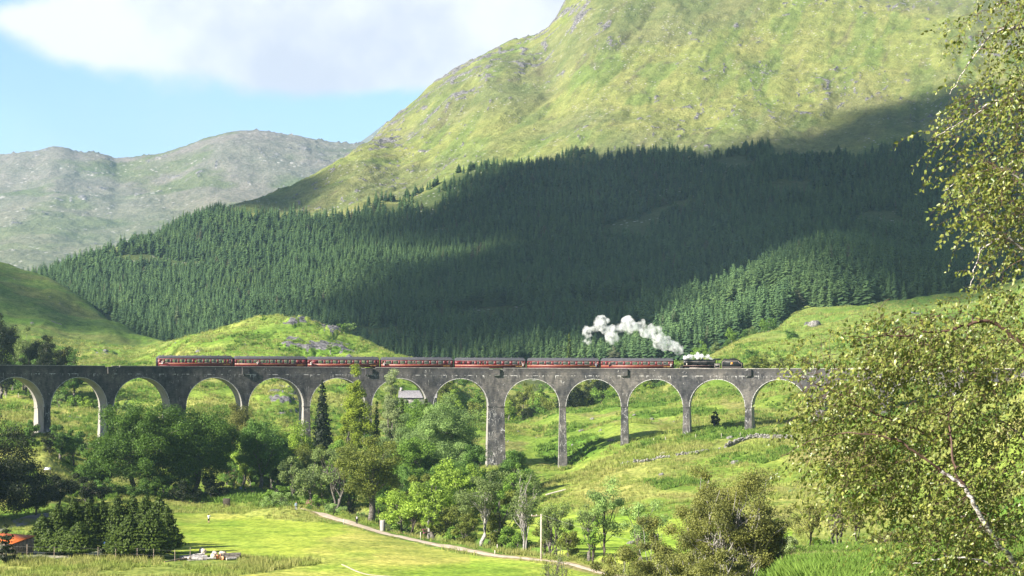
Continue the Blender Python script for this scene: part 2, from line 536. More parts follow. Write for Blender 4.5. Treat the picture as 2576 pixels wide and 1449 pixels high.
def polydist(X, Y, P):
    best = np.full(X.shape, 1e9)
    for (x0, y0), (x1, y1) in zip(P[:-1], P[1:]):
        dx, dy = x1 - x0, y1 - y0
        t = np.clip(((X - x0) * dx + (Y - y0) * dy) / (dx * dx + dy * dy), 0, 1)
        best = np.minimum(best, np.hypot(X - x0 - t * dx, Y - y0 - t * dy))
    return best


# the river runs behind the path
_t = np.gradient(PATH[:, :2], axis=0); _t /= np.linalg.norm(_t, axis=1)[:, None]
_nrm = np.stack([-_t[:, 1], _t[:, 0]], 1)
_off = np.array([16, 16, 15, 14, 13, 12, 11, 9, 8.5, 9, 10, 11, 12, 13, 14, 15.0])
RIVER = PATH[:, :2] + _nrm * _off[:, None]
RIVER = np.vstack([[RIVER[0] + (-20, 25)], RIVER, [RIVER[-1] + (22, -12)], [RIVER[-1] + (60, -10)]])


def inpoly(U, V, P):
    r = np.zeros(U.shape, bool)
    n = len(P)
    for i in range(n):
        x0, y0 = P[i]; x1, y1 = P[(i + 1) % n]
        if y0 == y1: continue
        c = ((y0 > V) != (y1 > V)) & (U < (x1 - x0) * (V - y0) / (y1 - y0) + x0)
        r ^= c
    return r


LAWN1 = [(430, 1293), (560, 1292), (640, 1300), (760, 1312), (860, 1320), (960, 1346), (1150, 1392), (1350, 1416), (1500, 1442), (1580, 1475), (1500, 1600), (700, 1600), (600, 1449), (800, 1422), (808, 1408), (600, 1396), (430, 1396)]
LAWN2 = [(1200, 1316), (1290, 1306), (1400, 1290), (1480, 1297), (1640, 1296), (1700, 1302), (1990, 1330), (2010, 1420), (1700, 1420), (1500, 1420), (1350, 1370), (1200, 1350)]
YARD = [(-60, 1372), (150, 1368), (275, 1380), (270, 1402), (60, 1404), (-60, 1404)]


def lawnmask(X, Y, Z):
    U, V = proj(X, Y, Z)
    wob = (fbm(X / 6, Y / 9, 3, 5) - 0.5)
    V2 = V + wob * 10; U2 = U + wob * 20
    return (inpoly(U2, V2, LAWN1) | inpoly(U2, V2, LAWN2)), U, V


def rough_extra(X, Y, Z, AA):
    L, U, V = lawnmask(X, Y, Z)
    near = ss(Y, 330, 430) * 0.75 + 0.25
    amp = np.where(L, 0.04, near)
    side = 1 - ss(U, 900, 1500) * (Y > 300)
    Z = Z + (fbm(X / 30, Y / 30, 3, 11) - 0.5) * 3.4 * np.where(L, 0.1, ss(Y, 400, 620) + 0.12)
    Z = Z + (fbm(X / 9, Y / 12, 3, 12) - 0.5) * 1.5 * amp
    Z = Z + (ridged(X / 14 + fbm(X / 20, Y / 20, 2, 3) * 2, Y / 7, 3, 31) - 0.5) * 1.4 * amp * ss(Y, 430, 560) * (0.5 + 0.9 * side)
    Z = Z + (fbm(X / 2.2, Y / 3, 2, 13) - 0.5) * 0.55 * amp
    # mound of rough grass beside the lawn
    mx, my, mz = MOUND
    Z = Z + 2.0 * np.exp(-(((X - mx) / 8) ** 2 + ((Y - my) / 4.0) ** 2))
    near_r = (Y > 200) & (Y < 520) & (np.abs(X) < 120)
    dist = np.full(X.shape, 1e9)
    dist[near_r] = polydist(X[near_r], Y[near_r], RIVER)
    Z = Z - 2.4 * (1 - ss(dist, 1.6, 4.2))
    # rock crags: faces heaved out of the slope
    K = crag(X, Y, U, V)
    Z = Z + K * (0.5 + 3.2 * (ridged(X / 6, Y / 4, 3, 41) - 0.4))
    return Z


CRAGS = [(760, 806, 60, 9, 0.9), (830, 822, 45, 10, 1.0), (735, 858, 30, 12, 1), (810, 868, 70, 14, 1), (870, 880, 45, 12, 1),
         (700, 975, 60, 12, .9), (690, 1008, 55, 14, .9), (730, 1035, 40, 8, .7), (440, 905, 40, 10, .6), (250, 890, 30, 8, .6), (500, 885, 14, 6, .8),
         (190, 1048, 30, 10, .6), (1500, 1010, 10, 4, .3), (2040, 815, 20, 8, .7), (2300, 790, 30, 8, .6), (230, 748, 14, 8, .7), (180, 725, 10, 5, .5), (300, 860, 40, 6, .4)]


def crag(X, Y, U, V):
    m = np.zeros(X.shape)
    for u, v, ru, rv, s in CRAGS:
        w = np.exp(-(((U - u) / (ru * 1.25)) ** 2 + ((V - v) / (rv * 1.25)) ** 2)) * s
        m = np.maximum(m, w)
    m = np.where((Y > 480) & (Y < 1300), m, 0)
    n = ridged(X / 17, Y / 9, 5, 77)
    r = ss(n * 0.95 + m * 0.62, 0.95, 1.06) * (m > 0.02)
    # odd outcrops elsewhere on the open slopes
    r2 = ss(ridged(X / 22, Y / 16, 5, 78), 0.84, 0.92) * (Y > 520) * (Y < 1300) * ss(fbm(X / 60, Y / 60, 2, 79), 0.5, 0.6)
    return np.maximum(r, r2 * 0.6)


MOUND = base0.hit(700, 1302, 300)
GR = Sheet(COLS, -0.53, 0.53, 1000, 14, 1500, 860, extra=rough_extra)
GR.fit([(-200, 625), (0, 657), (60, 680), (110, 692), (150, 712), (200, 745), (260, 790), (320, 826), (360, 842), (405, 862), (440, 850), (500, 843), (540, 832), (600, 810), (640, 797), (690, 793), (730, 796), (780, 800), (830, 815), (870, 832), (940, 862), (1000, 892)], 640, 1400, 1.2, 4, u0=-100, u1=980)


def hd(d): return 900 + (d - 900) * 0.6 if d > 900 else d
HC = [
 (-1600, [(780, 10, 1), (900, 20, 1), (1500, 60, 1), (1900, 90, 1), (2600, 60, 1)]),
 (-400, [(780, 10, 1), (900, 20, 1), (1300, 40, 1), (1700, 800), (2200, 40, 1), (2600, 40, 1)]),
 (95, [(780, 12, 1), (900, 25, 1), (1200, 850), (1500, 775), (1800, 702), (2300, 60, 1), (2700, 50, 1)]),
 (325, [(780, 12, 1), (900, 25, 1), (1300, 800), (1600, 705), (1900, 618), (2400, 100, 1), (2800, 80, 1)]),
 (450, [(780, 12, 1), (900, 25, 1), (1300, 800), (1600, 700), (1900, 615), (2120, 560), (2500, 140, 1), (2900, 110, 1)]),
 (570, [(780, 12, 1), (900, 25, 1), (1300, 800), (1600, 700), (1900, 602), (2150, 534), (2400, 519), (2800, 170, 1), (3100, 150, 1)]),
 (750, [(780, 12, 1), (900, 26, 1), (1300, 798), (1600, 698), (1900, 606), (2150, 530), (2380, 492), (2600, 449), (2950, 230, 1), (3300, 200, 1)]),
 (905, [(780, 12, 1), (900, 26, 1), (1300, 788), (1700, 655), (2000, 562), (2250, 488), (2500, 430), (2800, 371), (3200, 300, 1), (3600, 260, 1)]),
 (1000, [(780, 12, 1), (900, 26, 1), (1300, 785), (1700, 650), (2000, 555), (2250, 476), (2500, 405), (2800, 330), (2950, 294), (3300, 380, 1), (3700, 300, 1)]),
 (1115, [(780, 12, 1), (900, 26, 1), (1300, 780), (1700, 645), (2000, 538), (2200, 462), (2500, 380), (2800, 270), (3050, 186), (3500, 450, 1), (3900, 380, 1)]),
 (1240, [(780, 12, 1), (900, 28, 1), (1300, 775), (1700, 630), (2000, 515), (2200, 440), (2500, 340), (2800, 225), (3100, 130), (3600, 500, 1), (4000, 420, 1)]),
 (1360, [(780, 12, 1), (900, 30, 1), (1300, 770), (1700, 620), (2000, 500), (2200, 420), (2500, 315), (2900, 170), (3150, 86), (3600, 540, 1), (4000, 480, 1)]),
 (1440, [(780, 12, 1), (900, 30, 1), (1300, 768), (1700, 612), (2000, 485), (2200, 405), (2500, 295), (2900, 140), (3250, 5), (3700, 600, 1), (4100, 520, 1)]),
 (1600, [(780, 14, 1), (900, 32, 1), (1300, 760), (1700, 600), (2000, 468), (2200, 395), (2600, 240), (3000, 90), (3400, -70), (3800, 720, 1), (4200, 600, 1)]),
 (1750, [(780, 15, 1), (900, 878), (960, 845), (1100, 800), (1300, 740), (1700, 575), (2000, 450), (2200, 392), (2600, 235), (3000, 85), (3400, -75), (3800, 740, 1), (4200, 650, 1)]),
 (1950, [(780, 15, 1), (905, 805), (960, 772), (1050, 730), (1180, 690), (1300, 672), (1700, 545), (1950, 440), (2150, 385), (2600, 230), (3000, 80), (3400, -80), (3800, 740, 1), (4200, 650, 1)]),
 (2120, [(780, 20, 1), (905, 775), (960, 745), (1050, 690), (1150, 645), (1300, 632), (1700, 530), (1950, 445), (2150, 400), (2600, 225), (3000, 70), (3400, -80), (3800, 740, 1), (4200, 650, 1)]),
 (2260, [(780, 20, 1), (905, 765), (1000, 722), (1100, 690), (1300, 655), (1700, 520), (1950, 425), (2150, 375), (2600, 215), (3000, 60), (3400, -80), (3800, 740, 1), (4200, 650, 1)]),
 (2420, [(780, 20, 1), (905, 745), (1000, 704), (1150, 660), (1300, 640), (1600, 520), (1900, 410), (2100, 355), (2600, 205), (3000, 50), (3400, -80), (3800, 740, 1), (4200, 650, 1)]),
 (2900, [(780, 30, 1), (905, 700), (1100, 640), (1300, 600), (1600, 500), (1900, 410), (2100, 350), (2600, 190), (3000, 40), (3400, -90), (3800, 740, 1), (4200, 650, 1)]),
 (3900, [(780, 50, 1), (900, 62, 1), (1300, 120, 1), (1700, 200, 1), (2600, 420, 1), (3400, 760, 1), (4200, 750, 1)]),
]
HC = [(u, [((hd(e[0]),) + tuple(e[1:])) for e in l]) for u, l in HC]
TREELINE = [(-400, 760), (60, 700), (95, 697), (325, 617), (440, 570), (550, 530), (640, 545), (740, 538), (800, 560), (840, 548), (900, 530), (940, 510), (1000, 505), (1080, 475), (1150, 430), (1230, 412), (1330, 418), (1400, 402), (1420, 388), (1490, 378), (1500, 400), (1560, 398), (1690, 378), (1730, 380), (1760, 398), (1890, 370), (1942, 368), (1952, 402), (2020, 410), (2100, 384), (2140, 392), (2160, 402), (2260, 360), (2320, 350), (2410, 355), (2500, 352), (2900, 340)]
_tu = np.array([p[0] for p in TREELINE]); _tv = np.array([p[1] for p in TREELINE])


def rockmask(X, Y, U, V, top=True):
    w = fbm(X / 90, Y / 90, 2, 21)
    # strike: outcrops line up along rising bands
    a = ridged((X * .95 - Y * .30) / 26 + fbm(X / 30, Y / 30, 2, 5), (X * .30 + Y * .95) / 75, 5, 51)
    r = ss(a, 0.83, 0.91) * ss(w, 0.40, 0.60)
    sp = ss(vnoise(X / 4, Y / 5, 61), 0.90, 0.95) * ss(w, .3, .6)
    b = ss(ridged(X / 18, Y / 26, 4, 71), 0.84, 0.93) * ss(fbm(X / 120, Y / 120, 2, 25), 0.46, 0.58)
    return np.maximum(np.maximum(r, sp), b)


def hill_extra(X, Y, Z, AA):
    U, V = proj(X, Y, Z)
    tl = np.interp(U, _tu, _tv)
    opn = ss(tl - V, -10, 25)
    # gullies running down the slope, rising towards the right in the view
    sa = X * .95 - Y * .30; sb = X * .30 + Y * .95
    g = ridged(sa / 85 + fbm(X / 200, Y / 200, 2, 8) * .9, sb / 420, 4, 15)
    Z = Z + (g - 0.55) * (-17) * (0.25 + 0.75 * opn) * ss(Y, 950, 1300)
    Z = Z + (fbm(X / 60, Y / 60, 5, 16) - 0.5) * 10 * (0.2 + 0.8 * opn)
    Z = Z - (ridged(sa / 17 + fbm(X / 40, Y / 40, 2, 14), sb / 95, 4, 17) - 0.5) * 2.9 * opn + (fbm(X / 6, Y / 8, 2, 18) - .5) * 2.0 * opn
    rk = rockmask(X, Y, U, V) * opn
    # the left skyline of the mountain is bare broken rock
    sky = ss(-V + np.interp(U, [560, 750, 905, 1000, 1115, 1240, 1360, 1440, 1600], [519, 449, 371, 294, 186, 130, 86, 5, -90]) + 60, 0, 50) * ss(U, 850, 1000) * (U < 1700)
    rk = np.maximum(rk, ss(ridged(X / 30, Y / 30, 4, 52) + sky * 0.15, 0.86, 0.95) * ss(sky, 0.2, 0.6))
    Z = Z + rk * (0.8 + 4.0 * (ridged(X / 9, Y / 9, 3, 53) - 0.3))
    hill_extra.rock = rk; hill_extra.open = opn
    return Z


HILL = Sheet(HC, -0.62, 0.62, 1150, 780, 2800, 580, extra=hill_extra)
hill_rock = hill_extra.rock
HILL.fit([(560, 522), (620, 505), (700, 478), (760, 452), (830, 415), (905, 369), (945, 335), (990, 298), (1030, 262), (1060, 235), (1115, 186), (1150, 170), (1190, 148), (1240, 124), (1290, 98), (1350, 84), (1370, 72), (1400, 35), (1440, 0), (1470, -20), (1500, -35)], 1400, 2700, 1.6, 3, u0=590, u1=1425)

DC = [(-1500, 470), (-700, 430), (-300, 398), (0, 388), (60, 382), (90, 378), (130, 369), (160, 371), (190, 378), (240, 383), (270, 390), (290, 397), (330, 394), (400, 386), (450, 373), (520, 346), (580, 330), (625, 326), (700, 333), (750, 341), (800, 351), (880, 358), (960, 362), (1200, 380), (1800, 430)]
FAR_COLS = [(u, [(2400, 30, 1), (2800, 90, 1), (3200, Zv(3200, 710), 1), (3700, Zv(3700, 600 + .2 * (v - 370)), 1), (4300, Zv(4300, 480 + .55 * (v - 370)), 1), (4900, Zv(4900, v), 1), (5500, Zv(4900, v) - 60, 1), (6200, Zv(4900, v) - 260, 1)]) for u, v in DC]


def far_extra(X, Y, Z, AA):
    g = ridged((X * 0.9 + Y * 0.25) / 260 + fbm(X / 500, Y / 500, 2, 8), (Y - X * 0.2) / 900, 4, 115)
    m = ss(Y, 2500, 3300)
    Z = Z - (g - 0.55) * 10 * m * (1 - 0.75 * ss(Y, 4300, 4900))
    # a nearer rib that runs down to the right
    Z = Z + (fbm(X / 110, Y / 110, 5, 116) - 0.5) * 30 * m * (1 - 0.6 * ss(Y, 4500, 4900))
    U, V = proj(X, Y, Z)
    rk = ss(ridged((X + Y * .4) / 60, (Y - X * .4) / 45, 4, 151), 0.80, 0.93) * ss(fbm(X / 260, Y / 260, 2, 121) + 0.25 * ss(-V, -560, -380), 0.5, 0.72)
    Z = Z + rk * 9 * ridged(X / 20, Y / 20, 2, 153) + (fbm(X / 14, Y / 14, 2, 118) - 0.5) * 5
    far_extra.rock = rk
    return Z


FAR = Sheet(FAR_COLS, -0.62, 0.25, 620, 2400, 6200, 420, extra=far_extra)
far_rock = far_extra.rock
FAR.fit(DC, 3500, 5600, 1.1, 9, u0=-300, u1=960)


# ------------------------------------------------------------------ terrain materials and meshes
def mat(name):
    m = bpy.data.materials.new(name)
    m.use_nodes = True
    return m, NT(m.node_tree)


def finish(t, col, rough=0.9, spec=0.2, bump=None, bdist=0.1, bstr=1.0, trans=None, metal=0.0, alpha=None):
    out = t.n('ShaderNodeOutputMaterial')
    p = t.n('ShaderNodeBsdfPrincipled')
    if isinstance(col, tuple): p.inputs['Base Color'].default_value = (*col, 1)
    else: t.l(col, p.inputs['Base Color'])
    if isinstance(rough, (int, float)): p.inputs['Roughness'].default_value = rough
    else: t.l(rough, p.inputs['Roughness'])
    p.inputs['Specular IOR Level'].default_value = spec
    p.inputs['Metallic'].default_value = metal
    if bump is not None:
        b = t.n('ShaderNodeBump')
        b.inputs['Strength'].default_value = bstr
        b.inputs['Distance'].default_value = bdist
        t.l(bump, b.inputs['Height'])
        t.l(b.outputs[0], p.inputs['Normal'])
    sh = p.outputs[0]
    if trans is not None:
        tr = t.n('ShaderNodeBsdfTranslucent')
        t.l(col, tr.inputs[0]) if not isinstance(col, tuple) else None
        if isinstance(col, tuple): tr.inputs[0].default_value = (*col, 1)
        mx = t.n('ShaderNodeMixShader')
        mx.inputs[0].default_value = trans
        t.l(sh, mx.inputs[1]); t.l(tr.outputs[0], mx.inputs[2])
        sh = mx.outputs[0]
    t.l(sh, out.inputs[0])
    return p


def terrain_mat(name, s1, s2, s3, bumpd, streak=None, stones=None, k1=1.0):
    m, t = mat(name)
    ca = t.n('ShaderNodeAttribute', attribute_name='Col')
    ra = t.n('ShaderNodeAttribute', attribute_name='rock')
    geo = t.n('ShaderNodeNewGeometry')
    P = geo.outputs['Position']
    if streak: PS = t.scale(P, streak)
    else: PS = P
    n1 = t.noise(P, s1, 5, 0.6)
    n2 = t.noise(PS, s2, 4, 0.65)
    n3 = t.noise(P, s3, 3, 0.6)
    c = t.mix(1.0, ca.outputs['Color'], t.mix(t.ramp(n1, 0.35, 0.68), tuple(1 + (x - 1) * k1 for x in (0.74, 0.84, 0.70)), tuple(1 + (x - 1) * k1 for x in (1.25, 1.14, 1.2))), blend='MULTIPLY')
    c = t.mix(1.0, c, t.mix(t.ramp(n2, 0.3, 0.7), tuple(1 + (x - 1) * k1 for x in (0.72, 0.76, 0.70)), tuple(1 + (x - 1) * k1 for x in (1.25, 1.2, 1.2))), blend='MULTIPLY')
    c = t.mix(1.0, c, t.mix(t.ramp(n3, 0.32, 0.68), tuple(1 + (x - 1) * (k1 + .35) for x in (0.72, 0.76, 0.70)), tuple(1 + (x - 1) * (k1 + .35) for x in (1.25, 1.22, 1.26))), blend='MULTIPLY')
    rn = t.noise(P, s3 * 0.7, 5, 0.7)
    rc = t.mix(t.ramp(rn, 0.35, 0.65), (0.045, 0.043, 0.047), (0.24, 0.23, 0.235))
    rf = t.ramp(t.math('ADD', ra.outputs['Fac'], t.math('MULTIPLY', t.math('SUBTRACT', rn, 0.5), 0.7)), 0.35, 0.6)
    c = t.mix(rf, c, rc)
    if stones:
        vo = t.n('ShaderNodeTexVoronoi'); vo.inputs['Scale'].default_value = stones
        t.l(P, vo.inputs['Vector'])
        sm = t.math('MULTIPLY', t.ramp(vo.outputs['Distance'], 0.24, 0.15), t.ramp(t.noise(P, stones * 0.12, 4, 0.65), 0.47, 0.58))
        c = t.mix(t.math('MULTIPLY', sm, 0.85), c, (0.36, 0.35, 0.34))
    h = t.math('ADD', t.math('MULTIPLY', n2, 1.0), t.math('MULTIPLY', n3, 0.6))
    finish(t, c, 0.95, 0.08, bump=h, bdist=bumpd, bstr=0.8)
    return m


M_ground = terrain_mat('meadow_grass', 0.035, 0.22, 1.1, 0.35)
M_hill = terrain_mat('mountain_grass', 0.02, 0.09, 0.45, 3.2, stones=0.16, k1=0.45)
M_far = terrain_mat('far_mountain', 0.004, 0.02, 0.12, 6.0, stones=0.05, k1=0.5)


def cmix(a, b, t):
    return a * (1 - t[..., None]) + np.asarray(b, float) * t[..., None]


def ground_mesh():
    S = GR
    X, Y, Z = S.X, S.Y, S.Z
    L, U, V = lawnmask(X, Y, Z)
    C = np.zeros(X.shape + (3,)) + np.array((0.155, 0.205, 0.040))
    C = cmix(C, (0.235, 0.235, 0.075), ss(fbm(X / 28, Y / 40, 4, 201), 0.48, 0.66))      # dry yellow grass
    C = cmix(C, (0.075, 0.150, 0.022), ss(fbm(X / 18, Y / 24, 4, 202), 0.55, 0.66) * 0.8)     # bracken
    C = cmix(C, (0.20, 0.17, 0.075), ss(fbm(X / 12, Y / 16, 4, 203), 0.63, 0.72) * 0.7)      # brown tufts
    # lush knoll
    kn = np.exp(-(((U - 690) / 240) ** 2 + ((V - 860) / 70) ** 2)) * (Y > 620)
    C = cmix(C, (0.135, 0.215, 0.035), kn * 0.8)
    # left hill: its shading put into the colour as a deeper green
    lh = ss(420 - U, 0, 120) * ss(Y, 780, 950)
    C = cmix(C, (0.085, 0.135, 0.030), lh * 0.85)
    C = cmix(C, (0.12, 0.12, 0.045), lh * ss(fbm(X / 40, Y / 30, 3, 207), 0.5, 0.65) * 0.7)
    # right hillside far spur
    rs = ss(U, 1800, 2000) * ss(Y, 560, 700)
    C = cmix(C, (0.13, 0.185, 0.045), rs * 0.7)
    # tall rough grass by the lawn
    rg = ss(V, 1395, 1405) * (U < 860) + ((V > 1275) & (V < 1320) & (U > 430) & (U < 800))
    C = cmix(C, (0.215, 0.225, 0.065), np.clip(rg, 0, 1) * (Y > 200) * (Y < 480) * 0.8)
    # foreground spur with bracken and dead stalks
    fs = (U > 1800) * (Y < 240) * (Y > 20)
    C = cmix(C, (0.30, 0.235, 0.12), ss(fbm(X / 5, Y / 8, 3, 209) + 0.14, 0.5, 0.62) * fs)
    C = cmix(C, (0.10, 0.19, 0.03), ss(fbm(X / 6, Y / 9, 3, 210), 0.52, 0.62) * fs * 0.8)
    lw = L.astype(float)
    lawnc = np.zeros(C.shape) + np.array((0.215, 0.275, 0.040))
    lawnc = cmix(lawnc, (0.265, 0.275, 0.065), ss(fbm(X / 22, Y / 30, 4, 205), 0.42, 0.66))
    lawnc = cmix(lawnc, (0.165, 0.25, 0.035), ss(fbm(X / 14, Y / 26, 3, 206), 0.52, 0.7) * 0.6)
    l2 = ((U > 1180) & (V < 1425) & (V > 1280)).astype(float) * lw
    lawnc = cmix(lawnc, (0.215, 0.32, 0.04), l2 * 0.6)
    C = C * np.array((1.16, 1.24, 1.10))
    C = C * (1 - lw[..., None]) + lawnc * 1.26 * lw[..., None]
    yd = inpoly(U, V, YARD) & (Y > 200) & (Y < 300)
    C = cmix(C, (0.30, 0.28, 0.25), yd.astype(float) * 0.85)
    dist = np.full(X.shape, 1e9); nr = (Y > 200) & (Y < 520) & (np.abs(X) < 120)
    dist[nr] = polydist(X[nr], Y[nr], RIVER)
    C = cmix(C, (0.07, 0.07, 0.04), (1 - ss(dist, 2.2, 4.2)))
    dp = np.full(X.shape, 1e9); dp[nr] = polydist(X[nr], Y[nr], PATH[:, :2])
    C = cmix(C, (0.27, 0.22, 0.12), (1 - ss(dp + (fbm(X / 2, Y / 2, 2, 9) - .5) * 1.6, 1.6, 2.6)) * 0.7)
    me = S.mesh('ground')
    rk = crag(X, Y, U, V)
    attr(me, 'Col', np.concatenate([C, np.ones(C.shape[:2] + (1,))], -1).reshape(-1, 4), typ='FLOAT_COLOR')
    attr(me, 'rock', rk.reshape(-1))
    return obj('ground', me, M_ground)


tag(ground_mesh(), kind='structure')


def hill_mesh():
    S = HILL; X, Y, Z = S.X, S.Y, S.Z
    U, V = proj(X, Y, Z)
    C = np.zeros(X.shape + (3,)) + np.array((0.172, 0.192, 0.062))
    C = cmix(C, (0.182, 0.190, 0.066), 0.6 * ss(fbm((X * .95 - Y * .3) / 45, (X * .3 + Y * .95) / 190, 5, 301) + 0.10 * ss(V, 0, 250) * (1 - ss(V, 300, 420)), 0.46, 0.66))
    C = cmix(C, (0.112, 0.158, 0.044), ss(fbm((X * .95 - Y * .3) / 22, (X * .3 + Y * .95) / 110, 5, 302), 0.50, 0.64) * 0.7)
    C = cmix(C, (0.115, 0.125, 0.062), ss(fbm(X / 200, Y / 150, 3, 303) + .2 * ss(-V, -160, 0), 0.5, 0.68) * 0.6)
    C = cmix(C, (0.105, 0.095, 0.06), ss(ridged((X * .95 - Y * .3) / 24, (X * .3 + Y * .95) / 130, 4, 309), 0.82, 0.94) * 0.7)
    C = C * (0.88 + 0.24 * vnoise(X / 3.2, Y / 5, 311) ** 1.5)[..., None] * (0.88 + 0.28 * vnoise(X / 9, Y / 9, 312))[..., None]
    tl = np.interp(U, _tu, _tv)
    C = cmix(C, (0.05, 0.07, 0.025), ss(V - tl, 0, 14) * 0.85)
    C = C * 1.14
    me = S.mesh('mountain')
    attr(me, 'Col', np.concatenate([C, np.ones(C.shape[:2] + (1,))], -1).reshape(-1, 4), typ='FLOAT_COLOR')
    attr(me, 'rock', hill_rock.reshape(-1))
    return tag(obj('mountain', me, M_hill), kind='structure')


hill_mesh()


def far_mesh():
    S = FAR; X, Y, Z = S.X, S.Y, S.Z
    U, V = proj(X, Y, Z)
    C = np.zeros(X.shape + (3,)) + np.array((0.165, 0.170, 0.115))  # greyed and paled in the colour, standing in for distance haze
    C = cmix(C, (0.200, 0.188, 0.172), ss(-V, -620, -400) * 0.95)
    C = cmix(C, (0.135, 0.158, 0.085), ss(fbm(X / 200, Y / 120, 5, 401), 0.5, 0.66))
    C = C * 0.80
    me = S.mesh('far_mountain')
    attr(me, 'Col', np.concatenate([C, np.ones(C.shape[:2] + (1,))], -1).reshape(-1, 4), typ='FLOAT_COLOR')
    attr(me, 'rock', far_rock.reshape(-1))
    tag(obj('far_mountain', me, M_far), kind='structure')
    cols = [(u, [(6300, 100, 1), (6550, Zv(6550, v + 60), 1), (6800, Zv(6800, v), 1), (7300, Zv(6800, v) - 150, 1)]) for u, v in
            [(500, 470), (800, 430), (880, 375), (905, 357), (945, 328), (985, 303), (1060, 290), (1160, 300), (1300, 320), (1500, 340)]]
    s = Sheet(cols, -0.2, 0.08, 160, 6300, 7300, 60, extra=lambda X, Y, Z, A: Z + (fbm(X / 120, Y / 120, 4, 5) - .5) * 30)
    me = s.mesh('distant_ridge')
    n = len(me.vertices)
    attr(me, 'Col', np.tile((0.10, 0.11, 0.10, 1), (n, 1)), typ='FLOAT_COLOR')
    attr(me, 'rock', np.zeros(n))
    tag(obj('distant_ridge', me, M_far), kind='structure')


far_mesh()


def strip(name, P, width, m, kind='structure', lift=0.06, sub=3.0, sheet=None, wob=0.15):
    """a path draped over the ground"""
    sheet = sheet or GR
    P = np.array([(p[0], p[1]) for p in P], float)
    dl = np.r_[0, np.cumsum(np.hypot(*np.diff(P, axis=0).T))]
    s = np.arange(0, dl[-1], sub)
    x = pchip(dl, P[:, 0], s); y = pchip(dl, P[:, 1], s)
    tx = np.gradient(x); ty = np.gradient(y); ln = np.hypot(tx, ty)
    w = np.interp(s, np.linspace(0, dl[-1], len(width)), width) if hasattr(width, '__len__') else np.full(len(s), width)
    V = []
    K = 7
    for k in range(K):
        f = (k / (K - 1) - 0.5)
        ww = w * f * (1 + wob * (fbm(s / 4, s * 0 + k // 4, 2, 3) - 0.5) * 2)
        xx = x - ty / ln * ww; yy = y + tx / ln * ww
        V.append(np.stack([xx, yy, sheet.z(xx, yy) + lift - 0.05 * (abs(f) > 0.45)], -1))
    V = np.stack(V, 1)
    n = len(s)
    i, k = np.meshgrid(np.arange(n - 1), np.arange(K - 1), indexing='ij')
    a = (i * K + k).ravel()
    Q = np.stack([a, a + 1, a + K + 1, a + K], -1)
    return tag(obj(name, mesh_np(name, V.reshape(-1, 3), Q, smooth=True), m), kind=kind)


def simple_mat(name, c1, c2, scale=2.0, rough=0.9, spec=0.2, bump=0.02, detail=4, lo=0.35, hi=0.65, trans=None, metal=0):
    m, t = mat(name)
    tc = t.n('ShaderNodeTexCoord')
    n = t.noise(tc.outputs['Object'], scale, detail, 0.6)
    c = t.mix(t.ramp(n, lo, hi), c1, c2)
    finish(t, c, rough, spec, bump=n if bump else None, bdist=bump, trans=trans, metal=metal)
    return m


M_path = simple_mat('gravel_path', (0.42, 0.34, 0.25), (0.58, 0.48, 0.38), 0.8, bump=0.03)
M_road = simple_mat('grey_track', (0.22, 0.20, 0.20), (0.32, 0.30, 0.29), 0.6, bump=0.03)
strip('path', PATH, [2.0, 2.2, 2.5, 2.7, 2.8, 2.8, 2.1, 1.0], M_path, lift=0.10, sub=1.5)
strip('road', [GR.hit(u, v, 200) for u, v in [(-60, 1345), (0, 1329), (40, 1316), (85, 1303), (130, 1297), (200, 1292)]], 5.5, M_road, lift=0.12, sub=2)
strip('path', [GR.hit(u, v, 180) for u, v in [(860, 1420), (930, 1446), (1000, 1452), (1080, 1475)]], [.25, .8], M_path, lift=0.04, sub=1.5)


def river():
    m, t = mat('river_water')
    geo = t.n('ShaderNodeNewGeometry')
    n = t.noise(geo.outputs['Position'], 1.6, 3, 0.6)
    finish(t, t.mix(n, (0.035, 0.032, 0.025), (0.07, 0.07, 0.06)), 0.12, 0.5, bump=n, bdist=0.08)
    P = RIVER
    dl = np.r_[0, np.cumsum(np.hypot(*np.diff(P, axis=0).T))]
    s = np.arange(0, dl[-1], 3.0)
    x = pchip(dl, P[:, 0], s); y = pchip(dl, P[:, 1], s)
    zb = GR.z(x, y)
    zw = np.minimum.accumulate(np.convolve(np.pad(zb, 6, 'edge'), np.ones(13) / 13, 'valid')) + 1.0
    tx = np.gradient(x); ty = np.gradient(y); ln = np.hypot(tx, ty)
    V = np.stack([np.stack([x - ty / ln * f, y + tx / ln * f, zw], -1) for f in (-3.0, 3.0)], 1).reshape(-1, 3)
    a = np.arange(len(s) - 1) * 2
    tag(obj('river', mesh_np('river', V, np.stack([a, a + 1, a + 3, a + 2], -1)), m), kind='structure')


river()
# ------------------------------------------------------------------ the viaduct
VR, VA0 = 200.0, -16.0 / 200.0
_x0 = (1248.7 - 1288) / F * 497
VCX = _x0 - VR * math.sin(VA0); VCY = 497 - VR * math.cos(VA0)


def vp(s, w):
    a = VA0 + s / VR
    return VCX + (VR + w) * math.sin(a), VCY + (VR + w) * math.cos(a)


def vp_np(s, w):
    a = VA0 + np.asarray(s, float) / VR
    return VCX + (VR + w) * np.sin(a), VCY + (VR + w) * np.cos(a)


def s_of_u(u, w=1.3):
    lo, hi = -170.0, 170.0
    for _ in range(50):
        m = (lo + hi) / 2
        x, y = vp(m, w)
        if proj(x, y, ZC)[0] < u: lo = m
        else: hi = m
    return (lo + hi) / 2


